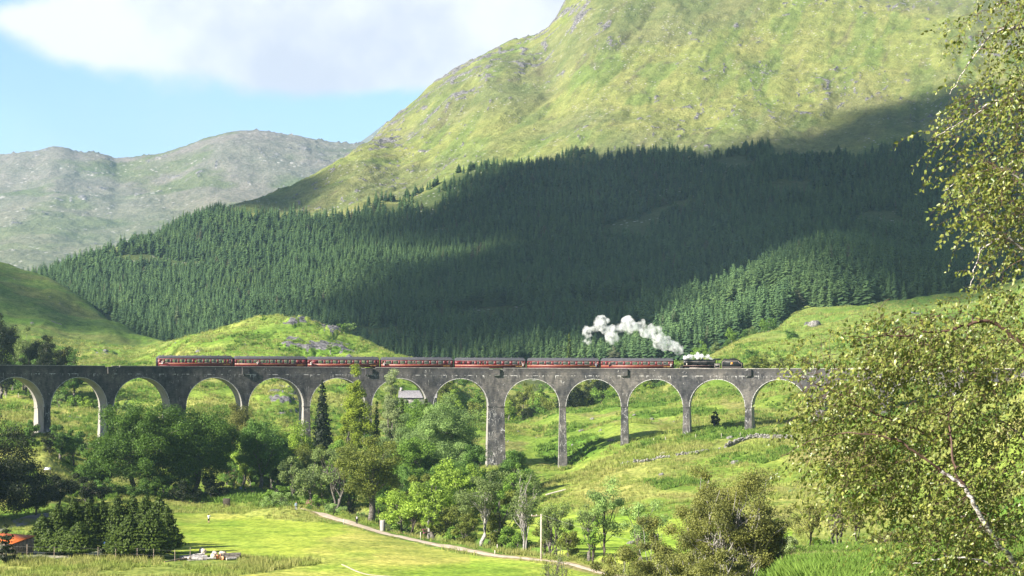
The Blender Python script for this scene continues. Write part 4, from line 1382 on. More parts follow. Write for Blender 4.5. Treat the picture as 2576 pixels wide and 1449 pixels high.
def engine():
    # x runs along the engine from the smokebox front (0) to the cab back (10.2); heights above the parapet top + 1.0
    s0 = s_of_u(1288 + 0, 1.4)
    sA = s_of_u(1718.5, 1.4); sB = s_of_u(1812, 1.4)
    sm = (sA + sB) / 2; x, y = vp(sm, RAILW); a = VA0 + sm / VR
    zr = float(ztop(sm)) - 1.349 + 0.352
    root = thing('steam_locomotive', 'black steam locomotive with long boiler and lined cab, steam along its boiler top', 'locomotive', (x, y, zr), -a)
    L = sB - sA; f = L / 10.2; X = lambda v: -L / 2 + v * f
    B = 0.997          # parapet top above rail
    W = 1.28
    b = MB()
    # boiler, slightly tapered, and the firebox
    cz = B + 1.60
    b.lathe([(0.0, X(0.02)), (0.80, X(0.03)), (0.84, X(0.08)), (0.84, X(1.75)), (0.80, X(1.76)), (0.80, X(3.0)), (0.88, X(6.4)), (0.88, X(6.5))], 20, 'x', (0, 0, cz))
    b.build('boiler', M_black, root, smooth=False)
    for xx, rr in ((1.76, .86), (3.0, .83), (4.2, .85), (5.3, .875), (6.4, .90)):
        bb = MB(); bb.lathe([(rr - 0.03, X(xx) - 0.03), (rr, X(xx) - 0.03), (rr, X(xx) + 0.03), (rr - 0.03, X(xx) + 0.03)], 20, 'x', (0, 0, cz)); bb.build('boiler_band', M_grime, root)
    fb = MB()
    P = [(-0.80, cz - 0.95), (-0.93, cz), (-0.88, cz + 0.72), (-0.70, cz + 0.86), (0.70, cz + 0.86), (0.88, cz + 0.72), (0.93, cz), (0.80, cz - 0.95)]
    V = [(X(6.45), p[0], p[1]) for p in P] + [(X(8.7), p[0] * 1.03, p[1] + (0.05 if p[1] > cz else 0)) for p in P]
    n = len(P)
    fb.add(V, [(i, (i + 1) % n, n + (i + 1) % n, n + i) for i in range(n)] + [(0, 1, 2, 3), (0, 3, 4, 7), (4, 5, 6, 7)])
    fb.build('firebox', M_black, root)
    sb = MB(); sb.lathe([(0.0, X(-0.10)), (0.3, X(-0.09)), (0.62, X(-0.03)), (0.72, X(0.02))], 18, 'x', (0, 0, cz))
    d = sb.build('smokebox_door', M_grime, root)
    hb = MB(); hb.box(X(-0.16), X(-0.11), -0.03, 0.03, cz - 0.2, cz + 0.2); hb.build('handle', M_line, d)
    ch = MB(); zt = cz + 0.84
    ch.lathe([(0.36, zt - 0.12), (0.27, zt + 0.02), (0.24, zt + 0.20), (0.29, zt + 0.28), (0.29, zt + 0.34), (0.20, zt + 0.34), (0.18, zt)], 16, c=(X(1.10), 0, 0)); ch.build('chimney', M_black, root)
    dm = MB(); dm.lathe([(0.38, zt - 0.1), (0.34, zt + 0.10), (0.30, zt + 0.24), (0.18, zt + 0.33), (0, zt + 0.35)], 16, c=(X(5.15), 0, 0)); dm.build('dome', M_black, root)
    tf = MB(); tf.lathe([(0.26, zt - 0.1), (0.24, zt + 0.15), (0.12, zt + 0.22), (0, zt + 0.23)], 12, c=(X(4.3), 0, 0)); tf.build('top_feed', M_black, root)
    for yy in (-0.2, 0.2):
        sv = MB(); sv.lathe([(0.09, zt + 0.0), (0.09, zt + 0.22), (0.05, zt + 0.26), (0, zt + 0.26)], 8, c=(X(7.6), yy, 0)); sv.build('safety_valve', M_gold, root)
    pb = MB(); pb.tube([(X(0.7), -0.9, cz + 0.25), (X(8.6), -1.0, cz + 0.25)], 0.025, 5); pb.build('handrail', M_line, root)
    # running plate with lining
    for sg in (-1, 1):
        rp = MB(); y0, y1 = sorted((sg * W, sg * 0.55))
        rp.box(X(-1.1), X(0.0), y0, y1, B + 0.04, B + 0.10); rp.box(X(0.0), X(8.6), y0, y1, B + 0.72, B + 0.80)
        V = [(X(-0.35), y0, B + 0.1), (X(0.0), y0, B + 0.8), (X(0.0), y1, B + 0.8), (X(-0.35), y1, B + 0.1)]
        rp.add(V, [(0, 1, 2, 3)])
        rp.box(X(0.0), X(8.5), *sorted((sg * W, sg * (W - 0.02))), B + 0.60, B + 0.7195)
        rp.build('running_plate', M_black, root)
    lp = MB(); lp.box(X(0.05), X(8.5), -W - 0.006, -W - 0.001, B + 0.70, B + 0.73); lp.build('lining', M_redline, root)
    lp = MB(); lp.box(X(0.05), X(8.5), -W - 0.006, -W - 0.001, B + 0.745, B + 0.775); lp.build('lining', M_line, root)
    bm = MB(); bm.box(X(-1.15), X(-1.05), -W, W, B - 0.30, B + 0.10); bm.build('buffer_beam', M_buff, root)
    for yy in (-0.87, 0.87):
        q = MB(); q.lathe([(0.0, X(-1.55)), (0.23, X(-1.55)), (0.23, X(-1.50)), (0.10, X(-1.48)), (0.10, X(-1.15))], 12, 'x', (0, yy, B - 0.02)); q.build('buffer', M_grime, root)
    # frames, cylinders, wheels and rods
    fr = MB()
    for yy in (-0.62, 0.62): fr.box(X(-1.0), X(9.6), yy - 0.02, yy + 0.02, 0.55, B + 0.7)
    fr.build('frame', M_grime, root)
    for sg in (-1, 1):
        cy = MB(); cy.lathe([(0, X(0.35)), (0.30, X(0.36)), (0.32, X(0.5)), (0.32, X(1.5)), (0.28, X(1.6)), (0, X(1.62))], 14, 'x', (0, sg * 1.02, B + 0.02))
        cy.build('cylinder', M_black, root)
        for xx, r in ((0.0, .48), (1.35 + .5, .48), (3.2, .91), (5.3, .91), (7.4, .91)):
            wb = MB(); wb.lathe([(r, -.06), (r, .06), (r - .08, .06), (r - .08, -.06), (r, -.06)], 24, 'y', (X(xx), sg * 0.75, r))
            for k in range(12):
                g = k * math.pi / 6
                wb.tube([(X(xx) + .1 * math.cos(g), sg * .75, r + .1 * math.sin(g)), (X(xx) + (r - .06) * math.cos(g), sg * .75, r + (r - .06) * math.sin(g))], 0.03, 4)
            wb.build('wheel', M_grime, root)
        rd = MB(); rd.box(X(3.1), X(7.5), *sorted((sg * 0.92, sg * 0.98)), 0.98, 1.10); rd.build('coupling_rod', M_line, root)
        rd = MB(); rd.box(X(1.5), X(5.2), *sorted((sg * 1.02, sg * 1.08)), 1.05, 1.20); rd.build('connecting_rod', M_line, root)
        sp = MB()
        for xx in (3.2, 5.3, 7.4):
            P = [(X(xx) + 0.85 * math.cos(g), B + .80 + 0.20 * math.sin(g)) for g in np.linspace(0, math.pi, 9)]
            sp.prism(P, *sorted((sg * 0.95, sg * 0.70)))
        sp.build('splasher', M_black, root)
    # cab: side sheets with a window, roof
    for sg in (-1, 1):
        cb = MB(); y0, y1 = sorted((sg * (W + 0.01), sg * (W - 0.03)))
        for xa, xb, za, zb in ((8.55, 10.15, B + 0.08, B + 1.42), (8.55, 8.75, B + 1.42, B + 2.25), (9.32, 9.44, B + 1.42, B + 2.25), (8.55, 10.15, B + 2.25, B + 2.42)):
            cb.box(X(xa), X(xb), y0, y1, za + .0005, zb)
        cb.build('cab_side', M_black, root)
    fw = MB(); fw.box(X(8.5), X(8.54), -W + .03, W - .03, B + 0.9, B + 2.4); fw.build('cab_front', M_black, root)
    rf = MB(); P = [(y_, B + 2.42 + 0.32 * math.cos(y_ / (W + .1) * 1.35)) for y_ in np.linspace(-W - .1, W + .1, 11)]
    V = [(X(8.3), p[0], p[1]) for p in P] + [(X(10.45), p[0], p[1]) for p in P] + [(X(8.3), p[0], p[1] - .06) for p in P] + [(X(10.45), p[0], p[1] - .06) for p in P]
    rf.add(V, [(i, i + 1, 12 + i, 11 + i) for i in range(10)] + [(22 + i, 33 + i, 34 + i, 23 + i) for i in range(10)] + [(i, 22 + i, 23 + i, i + 1) for i in range(10)] + [(11 + i, 12 + i, 34 + i, 33 + i) for i in range(10)])
    rf.build('cab_roof', M_grime, root)
    outline(rounded(X(8.68), X(10.06), B + 0.20, B + 1.26, 0.15), -W - 0.012, 0.06, 'lining', M_line, root)
    text_mesh('number', '44871', 0.42, M_cream, root, (X(9.37), -W - 0.018, B + 0.92))
    lb = MB(); lb.lathe([(0, -1.02), (.13, -1.0), (.13, -.8), (0, -.79)], 12, 'y', (X(0.95), -0.05, B + 1.1)); lb.box(X(0.85), X(1.05), -1.1, -1.04, B + .85, B + 1.42)
    lb.build('white_patch', M_cream, root)

    # ---- tender
    sA = s_of_u(1814.5, 1.4); sB = s_of_u(1868, 1.4); sm = (sA + sB) / 2
    x, y = vp(sm, RAILW); a = VA0 + sm / VR; zr = float(ztop(sm)) - 1.349 + 0.352
    root = thing('tender', 'black tender with pale lining and an orange crest, behind the engine cab', 'tender', (x, y, zr), -a)
    L = sB - sA; f = L / 7.0; X = lambda v: -L / 2 + v * f
    side = [(0.0, B + 0.12), (6.9, B + 0.12), (6.9, B + 1.62), (6.35, B + 1.66), (6.1, B + 1.78), (5.85, B + 2.12), (5.6, B + 2.22), (0.55, B + 2.22), (0.25, B + 2.1), (0.0, B + 1.75)]
    tb = MB(); tb.prism([(X(p[0]), p[1]) for p in side], -W, W); tb.build('tank', M_black, root)
    ri = MB(); ri.box(X(0.5), X(5.4), -W + 0.12, -W + 0.2, B + 2.215, B + 2.46); ri.box(X(0.5), X(5.4), W - 0.2, W - 0.12, B + 2.215, B + 2.46)
    ri.box(X(5.35), X(5.4), -W + .2, W - .2, B + 2.215, B + 2.46); ri.build('coal_rail', M_grime, root)
    cb = MB(); rng = np.random.default_rng(5)
    for k in range(150):
        xx = rng.uniform(0.8, 5.0); yy = rng.uniform(-1.0, 1.0)
        zz = B + 2.25 + 0.28 * (1 - (yy / 1.1) ** 2) + 0.18 * math.sin(xx * 2.1) * 0.6
        r = rng.uniform(0.08, 0.17)
        m = Matrix.Translation((X(xx), yy, zz)) @ Matrix.Rotation(rng.uniform(0, 3), 4, Vector(rng.normal(size=3)).normalized())
        cb.box(-r, r, -r, r * .9, -r, r * .8, m=m)
    cb.build('coal', M_grime, root)
    ins = [(0.22, B + 0.34), (6.66, B + 0.34), (6.66, B + 1.42), (6.2, B + 1.44), (5.9, B + 1.58), (5.62, B + 1.93), (5.42, B + 2.02), (0.72, B + 2.02), (0.45, B + 1.9), (0.22, B + 1.6)]
    outline([(X(p[0]), p[1]) for p in ins], -W, 0.07, 'lining', M_line, root)
    em = MB(); ex = X(3.45)
    em.prism([(ex - .30, B + 1.36), (ex - .22, B + 1.62), (ex, B + 1.72), (ex + .22, B + 1.62), (ex + .30, B + 1.36), (ex + .2, B + 1.12), (ex - .2, B + 1.12)], -W - .012, -W - .002)
    e = em.build('emblem', M_orange, root)
    em = MB(); em.prism([(ex - .40, B + 1.18), (ex - .28, B + 1.20), (ex, B + 1.08), (ex + .28, B + 1.20), (ex + .40, B + 1.18), (ex + .26, B + 0.98), (ex, B + 0.90), (ex - .26, B + 0.98)], -W - .016, -W - .002)
    em.build('emblem_scroll', M_cream, e)
    em = MB(); em.lathe([(.10, -W - .018), (.15, -W - .018), (.15, -W - .013), (.10, -W - .013)], 14, 'y', (ex, 0, B + 1.38)); em.build('emblem_wheel', M_gold, e)
    for xx in (1.3, 3.4, 5.5):
        wb = MB()
        for yy in (-.75, .75): wb.lathe([(0, yy - .06), (.60, yy - .06), (.64, yy), (.60, yy + .06), (0, yy + .06)], 18, 'y', (X(xx), 0, .64))
        wb.build('wheelset', M_grime, root)
    fr = MB()
    for yy in (-1.1, 1.1): fr.box(X(0.1), X(6.8), yy - .03, yy + .03, 0.7, B + 0.119)
    fr.build('frame', M_grime, root)
    bm = MB(); bm.box(X(6.91), X(7.02), -W, W, B - 0.3, B + 0.15); bm.build('buffer_beam', M_grime, root)
    for yy in (-0.87, 0.87):
        q = MB(); q.lathe([(.10, X(7.02)), (.10, X(7.30)), (.23, X(7.32)), (.23, X(7.38)), (0, X(7.38))], 12, 'x', (0, yy, B - 0.02)); q.build('buffer', M_grime, root)
    ld = MB(); ld.tube([(X(6.95), -0.9, B + .2), (X(6.95), -0.9, B + 1.75)], .025, 5); ld.tube([(X(6.95), -0.5, B + .2), (X(6.95), -0.5, B + 1.75)], .025, 5)
    for q in range(4): ld.box(X(6.93), X(6.98), -0.9, -0.5, B + .4 + q * .35, B + .43 + q * .35)
    ld.build('ladder', M_grime, root)


engine()
# ------------------------------------------------------------------ vegetation
def leaf_mat(name, c, trans=0.33, var=0.55, rough=0.55, spec=0.25, yellow=0.25, nscale=0.6):
    m, t = mat(name)
    at = t.n('ShaderNodeAttribute', attribute_name='tint')
    geo = t.n('ShaderNodeNewGeometry')
    n = t.noise(geo.outputs['Position'], nscale, 3, 0.6)
    f = t.math('ADD', t.math('MULTIPLY', at.outputs['Fac'], 0.75), t.math('MULTIPLY', t.math('SUBTRACT', n, 0.35), 0.5))
    dk = tuple(x * (1 - var) for x in c)
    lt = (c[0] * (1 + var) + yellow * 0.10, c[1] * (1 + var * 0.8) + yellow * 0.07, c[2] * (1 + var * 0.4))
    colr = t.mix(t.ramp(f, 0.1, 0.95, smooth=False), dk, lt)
    finish(t, colr, rough, spec, trans=trans)
    return m


LC = {
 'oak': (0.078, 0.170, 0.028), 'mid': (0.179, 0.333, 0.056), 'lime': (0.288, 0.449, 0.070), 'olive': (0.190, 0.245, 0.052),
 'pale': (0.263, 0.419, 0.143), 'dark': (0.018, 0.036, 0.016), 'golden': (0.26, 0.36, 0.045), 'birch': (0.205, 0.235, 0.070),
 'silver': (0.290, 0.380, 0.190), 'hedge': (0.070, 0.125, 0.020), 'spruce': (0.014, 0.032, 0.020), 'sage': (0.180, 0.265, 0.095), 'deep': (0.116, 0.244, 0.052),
}
LM = {k: leaf_mat('foliage_' + k, v) for k, v in LC.items()}
M_bark = simple_mat('grey_bark', (0.07, 0.06, 0.05), (0.20, 0.18, 0.16), 4.0, bump=0.03)
M_dbark = simple_mat('dark_bark', (0.035, 0.028, 0.022), (0.10, 0.085, 0.07), 4.0, bump=0.03)
M_wbark = simple_mat('white_bark', (0.10, 0.09, 0.08), (0.33, 0.31, 0.29), 3.0, bump=0.02, lo=0.3, hi=0.5)


def unit(v):
    return v / (np.linalg.norm(v, axis=-1, keepdims=True) + 1e-9)


def quads(rng, pos, nrm, size, asp=0.65, tilt=None):
    """one quad leaf (a small spray of leaves) per position"""
    n = len(pos)
    a = unit(np.cross(nrm, rng.normal(size=(n, 3))))
    b = np.cross(nrm, a)
    s = (size * rng.uniform(0.6, 1.35, n))[:, None]
    A = a * s * 0.5; B = b * s * 0.5 * asp
    V = np.stack([pos - A - B * 0.25, pos - A * 0.1 - B, pos + A + B * 0.2, pos + A * 0.05 + B], 1)
    return V.reshape(-1, 3), np.arange(n * 4).reshape(n, 4)


def crown_cloud(rng, C, rad, per, size, flat=0.75, upb=0.35, asp=0.65, droop=0.0):
    K = len(C)
    idx = np.repeat(np.arange(K), per)
    d = unit(rng.normal(size=(len(idx), 3)))
    r = rng.uniform(0, 1, len(idx)) ** 0.5
    off = d * (r * rad[idx])[:, None]
    off[:, 2] *= flat
    if droop: off[:, 2] -= droop * rad[idx] * rng.uniform(0, 1, len(idx)) ** 2
    pos = C[idx] + off
    nr = unit(d * 0.7 + rng.normal(size=d.shape) * 0.55 + np.array((0, 0, upb)))
    V, Q = quads(rng, pos, nr, size, asp)
    ct = rng.uniform(0.0, 1.0, K)
    tint = np.clip(ct[idx] * 0.5 + rng.uniform(0, 0.5, len(idx)), 0, 1)
    return V, Q, tint


def limb(mb, p0, p1, r0, r1, rng, sag=0.12, n=6, sides=5):
    p0 = np.array(p0, float); p1 = np.array(p1, float)
    L = np.linalg.norm(p1 - p0)
    mid = rng.normal(size=3) * L * 0.09; mid[2] += sag * L
    t = np.linspace(0, 1, n)[:, None]
    P = p0 * (1 - t) + p1 * t + mid * (4 * t * (1 - t)) * 0.5 + rng.normal(size=(n, 3)) * L * 0.015
    P[0] = p0
    mb.tube(P, np.linspace(r0, r1, n), sides, cap=False)
    return P


def broadleaf(root, rng, H, Rw, leafm, barkm=None, shape='round', cb=0.22, cover=4.0, leaf=0.34, K=None, stems=1, lean=0.0, clump=0.17, limbs=12, trunk_r=None, ff=1.0, jag=0.35):
    barkm = barkm or M_bark
    cz = H * (cb + (1 - cb) / 2); Hh = H * (1 - cb) / 2
    K = int((K or np.clip(Rw * Hh * 1.3, 26, 150)) * 0.8)
    d = unit(rng.normal(size=(K, 3)))
    rr = rng.uniform(0.30, 1, K) ** 0.55
    # uneven outline
    lob = 1 - jag * 0.5 + jag * np.array([math.sin(3.1 * a[0] + 1.7 * a[2] + rng.uniform(0, .4) + root['_s']) * 0.5 + 0.5 * math.sin(5.3 * a[1] - 4.1 * a[2] + root['_s'] * 2) for a in d])
    P = d * (rr * lob)[:, None]
    w = np.ones(K)
    zc = P[:, 2]
    if shape == 'cone': w = np.clip(0.95 - 0.75 * zc, 0.12, 1.5) * 0.75
    elif shape == 'column': w = np.clip(1.05 - 0.55 * np.abs(zc) ** 1.5, 0.25, 1) * (1 - 0.25 * np.clip(zc, 0, 1))
    elif shape == 'vase': w = 0.75 + 0.30 * zc
    elif shape in ('dome', 'mass'): w = np.where(zc < 0, 1 / np.sqrt(np.clip(1 - zc * zc, .12, 1)), 1.0) * (1.0 if shape == 'mass' else 0.97)
    C = np.stack([P[:, 0] * Rw * w * 1.02 + lean * (zc + 1) * Rw * 0.5, P[:, 1] * Rw * w * 0.95, cz + P[:, 2] * Hh * 1.02], -1)
    C[:, 2] = np.maximum(C[:, 2], H * 0.05)
    rad = np.full(K, clump * 0.82 * (Rw + Hh)) * rng.uniform(0.6, 1.4, K)
    area = math.pi * Rw * Hh
    n = int(1.9 * cover * area / (leaf * leaf * 0.45) * ff)
    per = max(6, n // K)
    V, Q, tint = crown_cloud(rng, C, rad, per, leaf)
    keep = V.reshape(-1, 4, 3)[:, :, 2].min(1) > 0.05
    me = mesh_np('crown', V, Q[keep])
    attr(me, 'tint', tint[keep], domain='FACE')
    obj('crown', me, leafm, root)
    tb = MB()
    tr = trunk_r or 0.022 * H + 0.06
    for s in range(stems):
        bx = rng.normal(size=2) * 0.05 * Rw * (stems > 1)
        topz = H * (cb + 0.35 * (1 - cb)); tp = np.array([lean * Rw * 0.5 + rng.normal() * 0.12 * Rw + (s - (stems - 1) / 2) * Rw * 0.35, rng.normal() * 0.1 * Rw, topz])
        P0 = np.array([bx[0] + (s - (stems - 1) / 2) * 0.25, bx[1], -0.3])
        path = limb(tb, P0, tp, tr / math.sqrt(stems) * 1.25, tr * 0.55 / math.sqrt(stems), rng, 0.0, 8, 7)
        # continue to the top
        top = np.array([lean * Rw + tp[0] * 0.6, tp[1], H * 0.80])
        limb(tb, path[-1], top, tr * 0.45 / math.sqrt(stems), 0.02, rng, 0, 6, 5)
        idx = rng.choice(K, min(limbs, K), replace=False)
        for i in idx:
            k = rng.integers(3, 8)
            st = path[k]
            if C[i][2] < st[2] - 0.15 * H: continue
            b = limb(tb, st, C[i], tr * 0.30, 0.03, rng, 0.10, 6, 5)
            for j in rng.choice(K, 2):
                if np.linalg.norm(C[j] - b[3]) < Rw * 0.8: limb(tb, b[3], C[j], tr * 0.12, 0.015, rng, 0.05, 4, 4)
    tb.build('trunk', barkm, root, smooth=True)


def conifer(root, rng, H, R, leafm, levels=None, droop=0.35, cb=0.04, up=0.0, spray=0.5, nb=9, prof=0.9, irregular=0.2, full=1.0):
    levels = levels or int(H / 0.45)
    pos = []; nrm = []
    for i in range(levels):
        f = (i + rng.uniform(0, 1)) / levels
        z = H * (cb + (1 - cb) * f)
        r = 1.08 * R * (1 - f) ** prof * (1 - irregular * rng.uniform()) + 0.15
        k = max(5, int(nb * (0.30 + 0.22 * r / spray) * full))
        a0 = rng.uniform(0, 6.28)
        for j in range(k):
            a = a0 + 6.283 * j / k + rng.normal() * 0.15
            rl = r * rng.uniform(0.72, 1.12)
            m = max(2, int(rl / (spray * 0.45)))
            t = ((np.arange(m) + rng.uniform(0.2, 0.8)) / m) ** 0.75
            q = np.stack([math.cos(a) * rl * t, math.sin(a) * rl * t, z + up * rl * t - droop * rl * t ** 1.6], -1)
            q += rng.normal(size=q.shape) * spray * 0.16
            pos.append(q)
            nn = np.array([math.cos(a) * 0.8, math.sin(a) * 0.8, 0.55])
            nrm.append(np.tile(nn, (m, 1)) + rng.normal(size=(m, 3)) * 0.5)
    pos = np.concatenate(pos); nrm = unit(np.concatenate(nrm))
    V, Q = quads(rng, pos, nrm, spray * 1.35, 0.6)
    me = mesh_np('crown', V, Q)
    rr = np.hypot(pos[:, 0], pos[:, 1]) / (R + .01)
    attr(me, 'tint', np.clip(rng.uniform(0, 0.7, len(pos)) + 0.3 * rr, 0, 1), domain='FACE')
    obj('crown', me, leafm, root)
    tb = MB(); tb.tube([(0, 0, -0.4), (0, 0, H * 0.5), (0, 0, H * 0.99)], [0.018 * H + 0.05, 0.011 * H + .03, 0.02], 7)
    tb.build('trunk', M_dbark, root, smooth=True)


_seed = [100]


def place(kind, u, vb, vt, w, label, cat='tree', d=None, style='broad', col='mid', group=None, rz=None, **kw):
    if d is None:
        x, y, z = GR.hit(u, vb, kw.pop('dmin', 200))
    else:
        kw.pop('dmin', None)
        x, y, z = GR.at(u, d)
    H = max(pt(u, vt, y)[2] - z, 0.6)
    Rw = w / 2 / F * y
    _seed[0] += 1
    rng = np.random.default_rng(_seed[0])
    root = thing(kind, label, cat, (x, y, z), 0, group)
    root['_s'] = float(rng.uniform(0, 6))
    if style == 'broad': broadleaf(root, rng, H * (1.03 if d is None or d > 250 else 1), Rw * 1.08, LM[col], **kw)
    else: conifer(root, rng, H, Rw, LM[col], **kw)
    del root['_s']
    return root


DK = dict(barkm=M_dbark)
T = place
# --- left shade side; the shade is also put into the dark leaf colour
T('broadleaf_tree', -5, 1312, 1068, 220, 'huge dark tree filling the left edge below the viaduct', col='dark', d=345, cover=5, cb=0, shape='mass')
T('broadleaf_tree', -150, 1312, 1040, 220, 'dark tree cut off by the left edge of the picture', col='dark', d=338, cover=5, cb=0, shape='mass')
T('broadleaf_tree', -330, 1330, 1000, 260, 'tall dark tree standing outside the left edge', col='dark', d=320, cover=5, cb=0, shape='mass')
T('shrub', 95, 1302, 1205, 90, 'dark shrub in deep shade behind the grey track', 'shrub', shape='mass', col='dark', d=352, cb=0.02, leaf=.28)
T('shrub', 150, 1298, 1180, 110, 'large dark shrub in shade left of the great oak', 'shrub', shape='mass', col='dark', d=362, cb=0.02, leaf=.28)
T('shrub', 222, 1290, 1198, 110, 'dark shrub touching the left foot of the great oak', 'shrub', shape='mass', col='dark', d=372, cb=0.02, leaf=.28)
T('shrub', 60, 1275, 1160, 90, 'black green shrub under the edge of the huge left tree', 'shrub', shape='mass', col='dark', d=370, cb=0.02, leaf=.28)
# --- the two great broadleaves
T('oak_tree', 345, 1262, 1002, 262, 'great bright green oak, the widest tree left of the path', col='oak', d=400, cover=5.5, leaf=.36, K=190, clump=.12, cb=0.0, shape='mass', jag=.3)
T('oak_tree', 492, 1264, 1012, 205, 'dark oak joined to the right side of the great oak', col='oak', d=408, cover=5.5, leaf=.36, K=150, clump=.13, cb=0.0, shape='mass', jag=.3)
T('broadleaf_tree', 250, 1262, 1148, 110, 'low green outer bough tree at the left of the great oak', col='oak', d=396, cover=4.5, cb=.05)
T('birch_tree', 605, 1235, 992, 85, 'tall yellow green birch rising between the dark oak and the viaduct arch', col='birch', d=442, shape='column', cb=.1, cover=4, leaf=.26)
T('broadleaf_tree', 660, 1240, 1046, 135, 'dark green tree with yellow crown above the path bend', col='deep', d=418, cover=4.5, cb=.12)
T('broadleaf_tree', 610, 1232, 1105, 70, 'small lime green tree at the right foot of the dark oak', col='lime', d=424, cover=3, cb=.1)
T('broadleaf_tree', 748, 1215, 1062, 85, 'light green tree in front of the pier left of the black spruce', col='lime', d=440, cover=3.6, cb=.12)
T('broadleaf_tree', 705, 1230, 1090, 80, 'shadowy tree below the light green one above the path', col='deep', d=425, cb=.1)
T('broadleaf_tree', 740, 1285, 1150, 95, 'grey green alder with bare bent limbs over the path', col='sage', d=392, cover=2.0, cb=.28, barkm=M_bark, limbs=18)
T('spruce_tree', 812, 1175, 957, 84, 'black spruce standing in the arch left of the golden cypress', col='spruce', d=452, style='con', droop=.25, nb=11, spray=.6, irregular=.3, prof=.75)
T('cypress_tree', 893, 1170, 950, 125, 'golden green cypress with ragged twin top before the viaduct', col='golden', d=446, shape='cone', cb=.02, cover=4.5, leaf=.32, clump=.085, K=140, jag=.45)
T('poplar_tree', 986, 1160, 921, 50, 'slim pale poplar whose tip crosses the parapet', col='silver', d=440, shape='column', cb=.05, cover=4.5, leaf=.24, clump=.08, K=90)
T('conifer_tree', 1012, 1150, 1002, 66, 'deep green pointed conifer beside the pale poplar', col='hedge', d=434, style='con', spray=.55, nb=10)
T('conifer_tree', 1072, 1120, 1002, 60, 'short dark conifer below the slate roof', col='hedge', d=452, style='con', spray=.55)
T('conifer_tree', 1112, 1110, 990, 34, 'thin young conifer in front of the arch foot right of the slate roof', col='golden', d=455, style='con', spray=.45)
T('conifer_tree', 948, 1160, 1010, 56, 'dark conifer in the gap between cypress and poplar', col='hedge', d=452, style='con', spray=.55)
T('willow_tree', 1085, 1235, 1003, 190, 'big silvery willow spreading in front of the arches', col='pale', d=430, cover=4.2, cb=.08, leaf=.27, K=140, clump=.12, jag=.5)
T('willow_tree', 1150, 1225, 1022, 120, 'right hand windblown willow before the broad pier', col='pale', d=438, cover=4, cb=.1, leaf=.27, jag=.5)
T('pine_tree', 1172, 1225, 1080, 95, 'black green pine between the willow and the broad pier', col='dark', d=445, style='con', up=.1, droop=.05, prof=.55, irregular=.5, spray=.6)
T('broadleaf_tree', 962, 1215, 1110, 80, 'pale tree low between cypress and willow', col='sage', d=425, cover=3, cb=.1)
T('broadleaf_tree', 1040, 1215, 1090, 90, 'round mid green tree under the willow', col='mid', d=420, cover=4, cb=.08)
# --- understorey filling the foot of the wood
UND = [(250, 1280, 1205, 90, 'deep', 388), (300, 1278, 1215, 90, 'oak', 392), (420, 1268, 1190, 90, 'oak', 396), (540, 1262, 1195, 70, 'dark', 400), (460, 1272, 1215, 80, 'dark', 392), (378, 1270, 1200, 90, 'oak', 393),
       (630, 1228, 1160, 80, 'deep', 432), (680, 1240, 1170, 80, 'deep', 426), (770, 1260, 1190, 80, 'deep', 405), (820, 1240, 1160, 90, 'deep', 415), (870, 1240, 1140, 90, 'mid', 418), (900, 1250, 1160, 70, 'deep', 410),
       (960, 1275, 1180, 90, 'deep', 392), (1005, 1260, 1165, 90, 'mid', 400), (1060, 1262, 1160, 100, 'mid', 402), (1110, 1262, 1150, 90, 'deep', 405), (1160, 1262, 1165, 90, 'mid', 402), (1205, 1262, 1180, 80, 'lime', 400),
       (1050, 1190, 1070, 90, 'mid', 445), (940, 1200, 1080, 70, 'deep', 440), (860, 1210, 1100, 70, 'mid', 436), (1100, 1300, 1215, 90, 'mid', 370), (1180, 1320, 1235, 90, 'olive', 350), (1250, 1300, 1215, 80, 'mid', 365), (1016, 1050, 1002, 44, 'mid', 572), (1040, 1050, 1004, 44, 'deep', 570), (1064, 1050, 1003, 44, 'mid', 571), (1082, 1050, 1000, 40, 'olive', 572), (1026, 1075, 996, 60, 'mid', 470), (350, 1275, 1222, 70, 'oak', 388), (1080, 1080, 994, 56, 'deep', 466), (1052, 1090, 1000, 60, 'mid', 462), (1100, 1080, 1004, 60, 'mid', 470), (1010, 1340, 1280, 60, 'mid', 342), (1120, 1352, 1300, 60, 'olive', 330), (1150, 1366, 1306, 64, 'mid', 318), (1240, 1378, 1318, 60, 'olive', 302), (1275, 1382, 1310, 50, 'mid', 298), (960, 1318, 1262, 60, 'mid', 362), (1040, 1330, 1262, 70, 'lime', 350)]
UND += [(575, 1238, 1085, 80, 'mid', 438), (632, 1232, 1075, 80, 'lime', 446), (690, 1236, 1080, 90, 'deep', 440), (728, 1225, 1090, 90, 'mid', 446), (785, 1232, 1110, 100, 'olive', 430), (835, 1228, 1100, 100, 'lime', 436), (870, 1225, 1120, 90, 'olive', 430),
        (925, 1225, 1105, 90, 'deep', 438), (975, 1222, 1110, 90, 'mid', 436), (1025, 1222, 1085, 100, 'pale', 438), (1075, 1240, 1110, 100, 'mid', 424), (1130, 1245, 1100, 110, 'pale', 424), (1180, 1250, 1120, 90, 'deep', 420), (1140, 1300, 1190, 110, 'lime', 376),
        (1060, 1300, 1185, 100, 'olive', 380), (1000, 1290, 1170, 100, 'deep', 384), (1220, 1300, 1195, 90, 'mid', 372), (880, 1275, 1165, 90, 'deep', 392), (810, 1275, 1180, 90, 'sage', 392), (760, 1268, 1195, 90, 'mid', 396)]
UL = ['dense undergrowth bush beneath the great oak', 'leafy undergrowth tree in the shade behind the path', 'leafy undergrowth tree filling the riverside wood']
